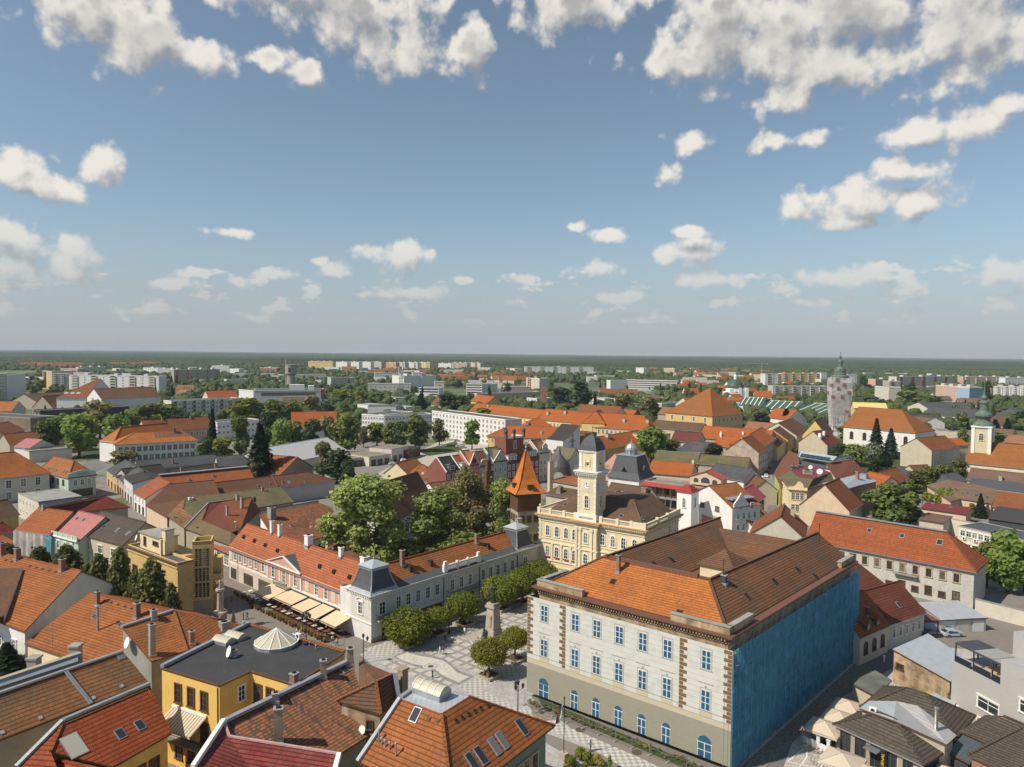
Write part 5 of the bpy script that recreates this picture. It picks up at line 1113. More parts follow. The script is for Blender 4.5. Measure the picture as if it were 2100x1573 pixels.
for k in range(34):a=Y['N']+(Y['E']-Y['N'])*(k/34);m.bar(a+Zv(.1),a+(Y['E']-Y['N'])/36+Zv(.16),.55,.14,3)
yr=m.build('roof',['felt','wood','zinc','t_orange2'],yh);YI=dict(F=[K],fr=Fr(Y['W'],(Y['S']-Y['W']).xy),roof=yr,root=yh)
wallwins(yh,Y['W'],Y['S'],3,9.0,1.15,2.5,'dark',2.0,1.6,True);wallwins(yh,Y['S'],Y['I'],1,9.6,1.1,2.0,'plain',3.0,1.0,True);wallwins(yh,Y['I'],Y['J'],3,8.9,1.3,2.6,'dark',.4,1.0,True)
wallwins(yh,Y['W'],Y['S'],3,1.2,1.15,2.4,'dark',2.0,1.6,True);wallwins(yh,Y['W'],Y['S'],2,4.6,1.3,2.7,'dark',3.0,1.0,True)
m=MB();d=(Y['S']-Y['W']).xy.normalized();nn=Vector((d.y,-d.x));a=Y['W'].xy+d*.4;b=Y['S'].xy-d*.4
for z,o in((4.2,1.7),):m.prism([a,b,b+nn*o,a+nn*o],z,z+.2,0)
q=[a+nn*1.65,b+nn*1.65];L_=(q[1]-q[0]).length
for k in range(int(L_/.2)):p=q[0]+d*(k*.2);m.tube((p.x,p.y,4.4),(p.x,p.y,5.4),.018,1,4)
m.bar((q[0].x,q[0].y,5.4),(q[1].x,q[1].y,5.4),.06,.05,1);m.build('balcony',['concrete','iron'],yh)
m=MB();a=Y['S'].xy+nn*.08-d*.3;m.tube((a.x,a.y,0),(a.x,a.y,YZ-.3),.07);m.build('downpipe',['trimd'],yh)
m=MB();a=Y['W'].xy+d*2.2+nn*.1;b=a+d*6.6;D_=2.6
A4=[Vector((a.x,a.y,8.2)),Vector((b.x,b.y,8.2)),Vector((b.x+nn.x*D_,b.y+nn.y*D_,6.8)),Vector((a.x+nn.x*D_,a.y+nn.y*D_,6.8))]
for k in range(26):
 s0,s1=k/26,(k+1)/26;f=lambda p,q,t:p+(q-p)*t
 m.face([f(A4[3],A4[2],s0),f(A4[3],A4[2],s1),f(A4[0],A4[1],s1),f(A4[0],A4[1],s0)],k%2);v=Zv(.35);m.face([f(A4[3],A4[2],s0)-v,f(A4[3],A4[2],s1)-v,f(A4[3],A4[2],s1),f(A4[3],A4[2],s0)],k%2)
m.bar(A4[0],A4[1],.3,.3,2);m.build('striped_awning',['awning','c_stripe','white'],yh)
c=hit(YI,567,1322)[1];m=MB();R3=3.2
for k in range(12):
 a0,a1=k*pi/6,(k+1)*pi/6;p,q=c+Vector((cos(a0)*R3,sin(a0)*R3,.5)),c+Vector((cos(a1)*R3,sin(a1)*R3,.5));t=c+Zv(2.5);m.face([p,q,t],1);m.bar(p,t,.1,.08,2);m.bar(p,q,.14,.12,2);m.face([p-Zv(.6),q-Zv(.6),q,p],0)
m.build('glass_pyramid',['zinc','pale_glass','white'],yr)
for x,y in((459,1318),(484,1309)):
 c=hit(YI,x,y)[1];m=MB();fr2=Fr(c,YI['fr'].u);m.prism(p4(fr2,-1.5,1.5,-1.0,1.0),YZ,YZ+.5,0)
 for k in range(6):b0,b1=-1.0+2*k/6,-1.0+2*(k+1)/6;h0,h1=.5+.5*(1-b0*b0),.5+.5*(1-b1*b1);m.face([fr2.p(-1.5,b0,YZ+h0),fr2.p(1.5,b0,YZ+h0),fr2.p(1.5,b1,YZ+h1),fr2.p(-1.5,b1,YZ+h1)],1)
 for sx in(-1.5,1.5):m.face([fr2.p(sx,-1+2*k/8,YZ+.5+.5*(1-(-1+2*k/8)**2))for k in range(9)],1)
 for k in range(5):m.bar(fr2.p(-1.5+k*.75,-1,YZ+.52),fr2.p(-1.5+k*.75,0,YZ+1.02),.05,.05,2);m.bar(fr2.p(-1.5+k*.75,0,YZ+1.02),fr2.p(-1.5+k*.75,1,YZ+.52),.05,.05,2)
 m.build('barrel_skylight',['zinc','pale_glass','white'],yr)
dish(yr,hit(YI,471,1349)[1],.8,pi*.8);chimney(YI,480,1347,.9,.5,'zinc');pipe(YI,500,1287,.8,.12,'zinc');ac_unit(yr,hit(YI,612,1324)[1]+Zv(1.0),-.7);m=MB();c=hit(YI,612,1324)[1]
for s in(-.5,.5):m.tube(c+Vector((s,0,0)),c+Vector((s*.6,.2,1.05)),.04)
m.build('frame',['iron'],yr);chimney(YI,603,1400,1.2,.8,'w_brick')
for x,y in((635,1325),(648,1332)):pipe(YI,x,y,.5,.08)
i=poly('big old roof of mottled mossy brown tiles, right of the yellow house',dict(a=(462,1484,12.7),b=(722,1357,12.7),c=(756,1508,8.4),d=(701,1543,8.4),e=(469,1514,'a b c'),f=(737,1408,'a b c'),g=(690,1436,'a b c')),[('e','d','c','g','f','b','a')],['e','d','c','f','b','a'],'t_old','w_stone',inset=.3)
W_=i['W'];coping(i['root'],[W_['a']+Zv(.2),W_['b']+Zv(.2)],.7,.4);chimney(i,571,1521,4.0,.95,'w_brickold');chimney(i,663,1388,2.2,.8,'w_brickold');chimney(i,565,1438,1.0,.8,'zinc');chimney(i,718,1362,2.2,.9,'w_brickold');rsky(i,[(706,1373)],.9,1.1);aerial(i['roof'],W_['b']+Vector((-1,-.5,0)),4)
i=poly('shiny wine red glazed tile roof with white copings, at the bottom edge',dict(a=(459,1481,13.0),b=(470,1513,12.2),c=(696,1549,12.2),e=(396,1577,12.2),f=(330,1700,8.0),g=(640,1760,8.0)),[('f','g','c','b','e'),('e','b','a')],['f','g','c','b','a','e'],'t_glaze','w_stone',inset=.3,cap='white')
W_=i['W'];coping(i['root'],[W_['a'],W_['e'],W_['f']],.5,.5,'white');coping(i['root'],[W_['c'],W_['g']],.5,.5,'white');coping(i['root'],[W_['b']+Zv(.1),W_['c']+Zv(.1)],.3,.2,'t_glazecap','ridge_cap');coping(i['root'],[W_['b']+Zv(.1),W_['a']],.3,.2,'t_glazecap','ridge_cap')
i=poly('small old stair tower with pyramid tiled roof, above the mossy roof',dict(r=(690,1436,12.0),e1=(781,1464,11.0),q=(771,1398,14.2),e2=(814,1438,11.0),p=(805,1382,13.9),s=(736,1354,12.2),s2=(736,1407,12.6)),[('r','e1','q'),('e1','e2','p','q'),('q','p','s','s2'),('r','q','s2')],['r','e1','e2','p','s','s2'],'t_rust','w_peel',ridge=[('q','e1'),('q','p'),('r','q')],cap='t_orange2')
wallwins(i['root'],i['I'][0],i['I'][1],1,8.6,.8,1.1,'dark',3.5,1);coping(i['root'],[i['W']['e2']+Vector((.2,0,.1)),i['W']['p']+Vector((.3,0,.1))],.6,.3);dish(i['root'],i['I'][0].lerp(i['I'][1],.6).to_3d()+Vector((0,-1.2,8.2)),.55);aerial(i['roof'],i['W']['q'].lerp(i['W']['s2'],.6),3.4)
chimney(dict(F=[[i['W'][k]for k in('e2','p','s')]],fr=i['fr'],roof=i['roof']),815,1405,2.0,1.3,'w_brickold')
p=P(826,1420,11);m=MB();m.box(p,1.0,1.0,8,14.2,-.7,0);m.box(p,1.3,1.3,14.2,14.45,-.7,0);m.build('chimney',['w_brickold'],i['root'])
V=dict(m1=(822,1432,16.6),m2=(866,1402,16.6),m3=(961,1428,16.6),m4=(905,1463,16.6),E=(1138,1488,11.2),S=(928,1650,11.2),W=(735,1562,11.2),N=lambda w:w['W']+w['E']-w['S'])
i=poly('sage green house with clean orange roof, flat zinc top and six roof windows, bottom centre',V,[('W','S','m4','m1'),('S','E','m3','m4'),('m1','m4','m3','m2'),('E','N','m2','m3'),('N','W','m1','m2')],['W','S','E','N'],'t_new2','w_sage',ridge=[('S','m4'),('E','m3')],mats=['tin'],fm=[0,0,1,0,0],cap='t_new2',inset=.8)
W_=i['W'];coping(i['root'],[W_['W'],W_['m1'],W_['m2']],.5,.3,'zinc');rsky(i,[(852,1466)],.95,1.5);rsky(i,[(1070,1491),(1014,1530),(1030,1518),(968,1562),(986,1549)],.85,1.9)
for x,y in((898,1478),(880,1474),(1000,1447),(985,1452),(973,1458),(960,1464),(947,1471),(935,1478)):skylight(i,x,y,.3,.25,'vent')
for x,y,h in((777,1522,1.3),(783,1528,.7),(790,1533,.7),(799,1538,.7),(812,1552,1.4)):pipe(i,x,y,h,.08)
c=hit(i,885,1424)[1];fr2=Fr(c,(W_['m4']-W_['m1']).xy);m=MB();m.prism(p4(fr2,-2.1,2.1,-1.1,1.1),16.6,17.3,0)
for k in range(6):b0,b1=-1.1+2.2*k/6,-1.1+2.2*(k+1)/6;g=lambda b:17.3+.8*(1-(b/1.1)**2);m.face([fr2.p(-2.1,b0,g(b0)),fr2.p(2.1,b0,g(b0)),fr2.p(2.1,b1,g(b1)),fr2.p(-2.1,b1,g(b1))],1)
for sx in(-2.1,-1.05,0,1.05,2.1):
 if abs(sx)==2.1:m.face([fr2.p(sx,-1.1+2.2*k/8,17.3+.8*(1-(-1+2*k/8)**2))for k in range(9)],1)
 for k in range(6):b0,b1=-1.1+2.2*k/6,-1.1+2.2*(k+1)/6;m.bar(fr2.p(sx,b0,17.32+.8*(1-(b0/1.1)**2)),fr2.p(sx,b1,17.32+.8*(1-(b1/1.1)**2)),.06,.05,2)
m.build('barrel_skylight',['zinc','pale_glass','white'],i['roof']);ac_unit(i['root'],P(853,1416,16.7),-.9)
for zz in(6.2,1.4):wallwins(i['root'],i['I'][1],i['I'][2],8,zz,1.3,2.7,'tan',1.5,1.5,True)
# ================================================================ modernist ochre block with stair tower
mo=empty('modernist_block',P(400,1230),'ochre modernist apartment house with tall glazed stair tower and curved balconies','building')
c_=P(385,1345,0);Tz=zat(P(408,1262).x,P(408,1262).y,1105)
MF=Fr(P(396,1263),(P(430,1260)-P(396,1263)).xy);tz=zat(MF.o.x,MF.o.y,1111)
m=MB();m.prism(p4(MF,0,3.8,0,4.6),0,tz-.02,0,False);m.prism(p4(MF,0,3.8,0,.35),tz-.8,tz,0);m.prism(p4(MF,0,3.8,4.25,4.6),tz-.8,tz,0);m.prism(p4(MF,0,.35,.35,4.25),tz-.8,tz,0);m.prism(p4(MF,3.45,3.8,.35,4.25),tz-.8,tz,0);m.prism(p4(MF,.3,3.5,.3,4.3),tz-1.2,tz-.7,1)
m.build('stair_tower',['w_ochre','bitumen'],mo)
for k in range(4):
 for z0_,z1_ in((3.9,7.0),(7.4,10.2),(10.6,tz-1.6)):
  m=MB();a=.5+k*.75;m.prism(p4(MF,a,a+.5,-.06,0),z0_,z1_,0)
  for j in range(int((z1_-z0_)/.45)):m.prism(p4(MF,a,a+.5,-.09,-.061),z0_+j*.45,z0_+j*.45+.06,1)
  m.build('window',['glass','w_ochre'],mo)
m=MB();m.prism(p4(MF,-.1,3.9,-.1,0),0,3.2,0);m.build('plinth',['w_brickold'],mo)
bz=12.2;body=[P(262,1117,bz),P(364,1155,bz)];u_=(body[1]-body[0]).xy;BF=Fr(body[0],u_);BL=u_.length
m=MB();m.prism(p4(BF,0,BL,0,3.4),0,bz,0,False);m.prism(p4(BF,-3,BL-6,3.4,8.5),0,bz-.6,0);m.prism(p4(BF,.3,BL-.3,.3,3.1),bz-.5,bz-.45,1)
for a0,a1,b0,b1 in((0,BL,0,.3),(0,BL,3.1,3.4),(0,.3,.3,3.1),(BL-.3,BL,.3,3.1)):m.prism(p4(BF,a0,a1,b0,b1),bz-.5,bz+.05,0)
m.build('wall',['w_ochre','bitumen'],mo)
m=MB();m.prism(p4(BF,-.12,BL+.1,-.25,0),bz-1.2,bz-.95,0)
for k in range(40):m.prism(p4(BF,BL*(k+.2)/40,BL*(k+.8)/40,-.1,0),bz-.9,bz-.3,1)
m.build('cornice',['w_ochre','trimd'],mo)
m=MB();m.prism(p4(BF,2.5,12,1.6,5.6),bz-.45,bz+3.0,0,False);m.prism(p4(BF,2.2,12.3,1.3,5.9),bz+3.0,bz+3.25,1);m.prism(p4(BF,12,13.6,2,4),bz-.45,bz+5.0,0,False);m.prism(p4(BF,11.8,13.8,1.8,4.2),bz+5.0,bz+5.2,1);m.prism(p4(BF,13,13.5,1,1.5),bz-.45,bz+3.2,0);m.build('penthouse',['w_cream','concrete'],mo)
window(mo,BF.p(5,1.58,bz+.5),-BF.v,.9,1.8,'dark');window(mo,BF.p(10,1.58,bz+1.3),-BF.v,2.2,.7,'dark')
for a in(3.5,9.5,15.5):
 for z in(6.4,2.2):window(mo,BF.p(a,0,z),-BF.v,2.0,1.7,'dark',True)
for z in(4.0,7.4):
 m=MB()
 for(cx,cy,r,a0,a1)in((-1.2,1.6,2.3,pi*.75,pi*1.75),):
  pts=[MF.p(cx+r*cos(a0+(a1-a0)*k/10),cy+r*sin(a0+(a1-a0)*k/10))for k in range(11)]
  m.prism([p.xy for p in pts]+[MF.p(0,2.5).xy],z,z+.2,0)
  for p,q in zip(pts,pts[1:]):m.bar((p.x,p.y,z+.2),(q.x,q.y,z+.2),.18,.85,0)
 m.build('balcony',['w_ochre'],mo)
 m=MB();m.prism(p4(MF,3.8,5.6,.8,4.4),z,z+.2,0);m.prism(p4(MF,3.8,5.6,.8,.98),z+.2,z+1.1,0);m.prism(p4(MF,5.42,5.6,.98,4.4),z+.2,z+1.1,0);m.build('balcony',['w_ochre'],mo)
m=MB();m.prism(p4(MF,3.8,5.4,3,8),0,10.9,0);m.prism(p4(MF,0,3.8,4.6,9),0,11.5,0);m.build('rear_wing',['w_ochre'],mo)
dish(mo,BF.p(1.8,1.2,bz+.8),.7,pi*.8);aerial(mo,BF.p(14,5,bz+5),4)
for x,y in((0,0),):pass
# ================================================================ roofs of the old town, left half
house('huge steep orange mansard roof over cream walls with tall windows, cut by the left edge',(-110,990),(101,968),17,9.6,17.5,'h','t_orange','w_bone',h1=9,h0=9,wins=[('F',6,5.2,1.7,2.9,'white',2,-1.5),('F',6,1,1.7,2.6,'white',2,-1.5)],name='mansard_house')
i=house('pale green corner house with faded raised signboard and orange hipped roof',(140,979),(196,972),26,8.4,13.6,'x','t_orange2','w_mint',h0=7,h1=2,ov=.3,wins=[('F',3,4.9,1.3,2.1,'plain'),('F',3,.6,2.2,2.6,'dark'),('L',5,4.9,1.3,2.0,'dark',2,-2)],sky=[(101,961,.8,1.6),(110,964,.8,1.6),(116,965,.8,1.6),(132,967,.8,1.6),(137,968,.8,1.6)])
m=MB();fr,L=i['fr'],i['L'];q=[(0,8.3),(L,8.3),(L,9.6),(L*.85,10.2),(L*.5,10.7),(L*.15,10.2),(0,9.6)]
m.face([fr.p(a,-.3,z)for a,z in q]);m.face([fr.p(a,.1,z)for a,z in q][::-1])
for k in range(1,6):a,b=q[k],q[(k+1)%7];m.face([fr.p(a[0],-.3,a[1]),fr.p(a[0],.1,a[1]),fr.p(b[0],.1,b[1]),fr.p(b[0],-.3,b[1])])
m.build('signboard',['w_mint'],i['root']);text3d('CENTRAL',fr.p(L/2,-.34,8.7),-fr.v,1.25,'w_sage',i['root'],'sign_lettering')
i=house('cream box of a building with patchy flat roof and small square windows',(37,1011),(78,1029),(138,1006),8,8,'f','patchy','w_bone',par=.15,wins=[('F',5,5.6,.6,.7,'small',.5,-3),('F',5,2.2,.6,.7,'small',.5,-3)])
m=MB();fr,L,Dp=i['fr'],i['L'],i['D'];m.face([fr.p(L,0,7.9),fr.p(L+3.5,0,3.2),fr.p(L+3.5,Dp,3.2),fr.p(L,Dp,7.9)]);m.face([fr.p(L,0,0),fr.p(L+3.5,0,0),fr.p(L+3.5,0,3.2),fr.p(L,0,7.9)],1);m.face([fr.p(L+3.5,0,0),fr.p(L+3.5,Dp,0),fr.p(L+3.5,Dp,3.2),fr.p(L+3.5,0,3.2)],1);m.build('side_roof',['tin_dark','w_bone'],i['root'])
i=house('low ochre house with brown roof, at the left edge below the cream box',(-90,1078),(38,1053),11,5.5,9.5,'g','t_brown','w_ochre',sky=[(24,1031,1.2,1.2)])
house('dark red roofed low shed between the ochre house and the wrapped house',(-60,1112),(30,1086),8,4.5,6.5,'g','t_red','w_stone')
house('salmon tiled low roof at the left edge, below the dark red shed',(-60,1135),(28,1110),9,4.0,5.6,'g','t_pink','w_stone')
i=house('brick orange roofed house wrapped in torn grey sheeting and a blue tarpaulin',(33,1085),(103,1095),13,7.6,(90,1041,0),'g','t_brick2','w_stone',ov=.3,chim=[(89,1045,1.2,.7,'old')])
m=MB();fr,L=i['fr'],i['L']
for k in range(18):
 a0,a1=-.4+(L-.5)*k/18,-.4+(L-.5)*(k+1)/18;f=lambda a:-.7-.25*sin(a*2.3);m.face([fr.p(a0,f(a0)-.2,1.0),fr.p(a1,f(a1)-.2,1.0),fr.p(a1,f(a1),7.3),fr.p(a0,f(a0),7.3)],0,True)
m.build('plastic_sheeting',['net_pale'],i['root'])
m=MB()
for k in range(5):a0,a1=L-1.2+k*.5,L-.7+k*.5;m.face([fr.p(a0,-.9-.2*(k%2),1.5),fr.p(a1,-.9-.2*((k+1)%2),1.5),fr.p(a1,-.6,7.2),fr.p(a0,-.6,7.2)],0,True)
m.build('blue_tarpaulin',['net_blue'],i['root'])
poly('long dark wine red tiled roof behind the wrapped house',dict(a=(88,1042,11.2),b=(155,1050,8.5),c=(268,1040,8.0),d=(216,1016,11.2)),[('a','b','c','d')],['a','b','c','d'],'t_red','w_stone',ridge=[('a','d')])
i=house('narrow mint fronted house with faded pink tin roof',(108,1096),(160,1110),14,7.2,(172,1048,0),'g','tin_pink','w_mint',ov=.1,wins=[('F',3,4,1.2,1.9,'white')],sky=[(158,1063,.7,1),(172,1066,.7,1)])
m=MB();fr,L=i['fr'],i['L'];m.prism(p4(fr,0,L,-.5,0),7.0,7.3,0);m.prism(p4(fr,0,L,-.3,-.05),7.3,8.3,1)
for k in range(5):m.prism(p4(fr,L*k/5+.1,L*k/5+.4,-.4,-.301),7.3,8.3,0)
m.build('cornice',['trim','w_mint'],i['root'])
i=poly('dark brown tiled house with orange patches and pale tin back slope, among the street conifers',dict(a=(157,1094,8),b=(252,1119,8),c=(299,1071,12.3),d=(207,1048,12.3),e=lambda w:mir(w,'d','a'),f=lambda w:mir(w,'c','b')),[('a','b','c','d'),('d','c','f','e')],['a','b','c','f','e','d'],'t_patch','w_beige',ridge=[('c','d')],mats=['tin_pale'],fm=[0,1])
rsky(i,[(188,1074),(213,1080),(241,1087),(263,1094)],.8,1.1);chimney(i,231,1043,1.5,1.2,'w_brick');chimney(i,270,1052,1.6,1.4,'w_brick');chimney(i,299,1060,1.3,1.2,'w_brick');chimney(i,318,1066,1.2,1.2,'w_brick')
wallwins(i['root'],i['I'][0],i['I'][1],3,4.4,2.0,1.9,'white',1.5,1.5);wallwins(i['root'],i['I'][0],i['I'][1],3,1.0,2.0,2.0,'white',1.5,1.5)
for k,(A,B,ze,zr,rf,wl,lb,D_)in enumerate((((219,963),(240,978),6.5,10,'t_grey','w_ochre','ochre shop house with dark grey roof, first in the sunny row of the shopping street',14),((240,978),(254,989),6.2,9.8,'t_grey','w_pink','dusty pink shop house with dark roof, second in the row of the shopping street',14),((254,978),(272,992),8.2,9.6,'t_dark','w_lilac','tall lilac white shop house with low dark roof in the shopping street',12),((274,1009),(298,1022),6.4,(307,978,0),'t_brick2','w_white','white shop house with bright orange roof and three roof windows, lowest in the shopping street',16))):
 house(lb,A,B,D_,ze,zr,'g',rf,wl,ov=.3,wins=[('F',3,3.9,.9,1.5,'plain',.6,-.6),('F',3,.4,1.6,2.4,'dark',.4,-.4)],sky=[(295,992,.9,.9),(302,997,.9,.9),(309,1003,.9,.9)]if k==3 else())
house('long charcoal roof with chimneys in the courtyard behind the shopping street',(265,983),(345,972),12,6,9.5,'g','t_dark','w_grey',chim=[(290,968,1.4,.8)])
house('long charcoal tiled roof in front of the white palace',(285,962),(448,948),12,6,9,'g','t_grey','w_grey',chim=[(355,950,1.6,.7),(419,952,1.5,.7)])
house('charcoal roof with white verge at the right end of the dark row',(448,955),(520,950),11,6,9.5,'h','t_grey','w_grey',h1=4)
house('mottled grey low roof with chimneys, behind the zinc topped orange roof',(345,975),(470,958),8,5,6.8,'g','t_dark','w_stone',chim=[(372,966,1.4,.8),(442,958,1.2,.8)])
i=house('long orange tiled roof with wide zinc ridge strip',(338,1004),(522,984),15,6,10.5,'g','t_brick2','w_beige',rp=.5,chim=[(388,985,.6,.5,'zinc'),(437,977,.6,.5,'zinc')],cap='zinc')
coping(i['root'],[i['fr'].p(0,7.2,10.35),i['fr'].p(i['L'],7.2,10.35)],2.2,.25,'zinc')
i=poly('plum brown tiled roof turning the corner at the shopping street',dict(a=(298,1036,6.4),b=(343,1062,6.4),c=(380,1024,6.9),e=(347,993,11),f=(438,985,11),g=(451,1013,7.5)),[('a','b','c','e'),('c','g','f','e')],['a','b','c','g','f','e'],'t_plum','w_peach',ridge=[('e','f'),('c','e')])
i=house('very long plum and salmon tiled roof with roof windows and blank grey wall',(450,1014),(686,984),11,6.4,9.8,'h','t_plum','w_grey',h1=9,sky=[(531,997,.8,1.3),(555,993,.8,1.3),(581,990,.9,1.5),(593,989,.9,1.5),(628,989,.8,1.3)],cap='t_plum')
coping(i['root'],[i['fr'].p(i['L']*.48,0,6.6),i['fr'].p(i['L']*.48,5.5,9.95)],.4,.3,'w_maroon')
i=poly('mossy olive brown old roof with orange gable slope, in the middle of the courtyards',dict(b=(380,1021,10.6),c=(575,998,10.6),d=(604,1029,7),e=(398,1062,7),h=(342,1058,6.6),k=(378,1083,6.4),m=(375,1043,'e b c')),[('m','e','d','c','b'),('h','k','e','m','b')],['h','k','e','d','c','b'],'t_moss','w_stone',ridge=[('b','m')],mats=['t_mixed'],fm=[0,1])
chimney(i,539,1007,1.3,.7,'w_brick');chimney(i,391,1025,.6,1.2,'white');aerial(i['roof'],i['W']['b']+Vector((4,0,0)),4);rsky(i,[(360,1062),(372,1071)],.5,.7,'vent');aerial(i['roof'],i['W']['c'].lerp(i['W']['d'],.4),5)
i=poly('rust plum and olive patchwork tiled roof with white verge and three tall chimneys',dict(p=(427,1032,11),q=(456,1028,11),r=(517,1020,11),s=(534,1048,7.2),t=(493,1086,6.6),u=(474,1092,6.6),v=(415,1067,7.6),w=(378,1083,6.2),x=(471,1118,5.2),y=(487,1099,5.8)),[('v','u','q','p'),('u','t','s','r','q'),('w','v','p'),('w','x','y','u','v')],['w','x','y','t','s','r','q','p'],'t_maroon','w_stone',ridge=[('p','v'),('p','r')],mats=['t_rusty','t_olive'],fm=[0,1,2,2])
coping(i['root'],[i['W']['w'],i['W']['p'],i['W']['q']],.35,.25);chimney(i,466,1056,2.6,.6,'w_brickold');chimney(i,496,1041,3.0,.75,'w_brickold');chimney(i,487,1025,1.6,.9,'old');chimney(i,521,1030,1.6,.8,'w_dark');rsky(i,[(405,1082),(471,1107)],.8,.5,'vent')
pipe(i,484,1085,2.0,.25)
i=poly('mottled old roof of black and orange tiles with arcaded courtyard wall, behind the pink building',dict(r0=(531,1056,11.5),r1=(655,1031,11.5),r2=(682,1042,10.0),e1=(690,1094,6.2),e0=(575,1124,6.2)),[('e0','e1','r2','r1','r0')],['e0','e1','r2','r1','r0'],'t_old2','w_white')
chimney(i,557,1062,2.8,1.7,'concrete');chimney(i,558,1068,.1,.1,'concrete');rsky(i,[(598,1078)],.8,.9);aerial(i['roof'],hit(i,570,1060)[1],7)
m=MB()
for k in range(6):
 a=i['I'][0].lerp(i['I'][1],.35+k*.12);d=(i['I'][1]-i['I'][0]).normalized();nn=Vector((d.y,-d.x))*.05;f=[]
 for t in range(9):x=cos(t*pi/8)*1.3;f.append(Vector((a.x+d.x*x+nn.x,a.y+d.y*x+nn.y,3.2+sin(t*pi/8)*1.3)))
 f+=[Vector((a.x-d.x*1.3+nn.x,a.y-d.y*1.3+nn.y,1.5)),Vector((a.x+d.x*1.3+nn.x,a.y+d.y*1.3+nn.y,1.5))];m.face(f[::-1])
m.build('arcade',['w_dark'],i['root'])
poly('thin orange tiled roof behind the mottled old roof',dict(a=(535,1055,9.5),b=(655,1033,9.5),c=(652,1026,11),d=(535,1047,11)),[('a','b','c','d')],['a','b','c','d'],'t_brick2','w_stone',inset=.05)
p=P(675,1130,5);m=MB();m.box(p,1.4,1.2,0,11.5,.7,0);m.box(p,1.6,1.4,11.5,11.7,.7,1);o=m.build('chimney_stack',['w_beige','concrete']);tag(o,'tall freestanding beige chimney stack behind the pink building','chimney')
house('low weathered tin and tile lean-to in the courtyard behind the pink building',(640,1150),(745,1168),8,5,7.5,'s','t_rust','w_beige')
p=P(1063,1130,5);m=MB();m.box(p,1.5,1.2,0,13.5,.7,0);m.box(p,1.7,1.4,13.5,13.7,.7,1);o=m.build('chimney_stack',['w_beige','concrete']);tag(o,'tall beige chimney stack beside the far mansard tower','chimney')
i=house('white shop with coral tiled canopy and glass front, beside the modernist block',(427,1113),(473,1135),9,3.9,5.2,'s','t_coral','w_white',ov=.8,wins=[('F',3,.3,2.6,2.6,'white',.2,-.2)],near=True)
house('small brick red roofed barn with dark gable facing the spruce',(575,972),(643,957),22,5.2,(610,937,.5),'x','t_brick2','w_brickold')
house('long pale corrugated hall beside the big spruce',(566,953),(712,923),26,5.5,(548,922,0),'g','eternit','w_bone',cap='eternit',gut=False)
for lb,A,B,D_,z,w_ in(('low flat garage, leftmost of the three joined garages by the car park',(722,941),(756,936),16,4.2,'w_grey'),('low flat workshop with graffiti, middle of the joined garages by the car park',(757,937),(802,931),20,4.8,'w_bone'),('taller flat workshop, right end of the joined garages by the car park',(803,921),(838,914),14,6.8,'w_bone')):
 i=house(lb,A,B,D_,z,z,'f','gravel',w_,par=.1,wins=[('F',3,.3,2.4,2.6,'dark',.6,-.6)],name='garage',cat='garage')
 if z==4.8:text3d('a O k e',i['fr'].p(i['L']*.3,-.06,1.6),-i['fr'].v,2.0,'c_dark',i['root'],'graffiti',.01)
house('dark timber shelter beside the joined garages',(838,925),(862,917),9,4.6,5.0,'s','t_dark','wood',name='shelter',cat='shelter')
# ================================================================ middle
i=house('pale yellow gabled house with orange roof, above the plane trees',(787,970),(838,974),16,6.6,(816,949,.5),'x','t_orange2','w_cream',ov=.2)
i=house('orange hipped wing with two bright roof windows, joined to the pale yellow gabled house',(840,980),(893,979),12,6.6,11.0,'h','t_orange2','w_cream',h0=4.5,h1=4.5,ov=.2,sky=[(855,971,1.0,1.3,'white'),(867,971,1.0,1.3,'white')])
i=house('old brown tiled chapel roof with curved white gable, between the plane trees',(790,1072),(893,1030),14,6.2,(808,1000,0),'g','t_rust','w_white',chim=[(806,1012,1.6,1.3,'plas')])
m=MB();fr,L=i['fr'],i['L'];q=[(14*(k/10),6.3+5.2*sin(pi*(k/10))**.7)for k in range(11)];m.face([fr.p(L+.3,b,0)for b in(0,14)]+[fr.p(L+.3,b,z)for b,z in q[::-1]]);m.face(([fr.p(L+1.0,b,0)for b in(14,0)]+[fr.p(L+1.0,b,z)for b,z in q]))
for(b0,z0_),(b1,z1_)in zip(q,q[1:]):m.face([fr.p(L+.3,b0,z0_),fr.p(L+1.0,b0,z0_),fr.p(L+1.0,b1,z1_),fr.p(L+.3,b1,z1_)])
m.build('curved_gable',['trim'],i['root'])
house('low brown tiled roof right of the curved white gable',(897,1012),(955,1004),12,5,8,'g','t_rust','w_white')
house('broad terracotta roof half hidden behind the young plane trees',(940,1050),(1040,1030),14,5,9,'g','t_salmon','w_beige')
p=P(1001,1025,0);m=MB();m.box(p,3.0,3.0,0,11.5,.5,0);m.box(p,1.7,1.7,11.5,15.5,.5,1);m.lathe(p,[(1.3,15.5),(.9,16.5),(.25,18),(.1,21.5),(0,22)],8,2)
o=m.build('clock_turret',['wood','wood','slate']);tag(o,'thin dark wooden turret with pointed spire, between the plane trees and the orange spire','turret')
E0,E1=P(914,967,10.5),P(1108,939,10.5);ER=Fr(E0,(E1-E0).xy);EL=(E1-E0).xy.length
def onrow(px):
 t0=None
 for k in range(401):
  a=EL*1.4*k/400-.1*EL;q=ER.p(a,0,10.5);v=q-Zv(CAMH);x=1050+FP*RX.dot(v)/FW.dot(v)
  if x>=px:return a
 return EL
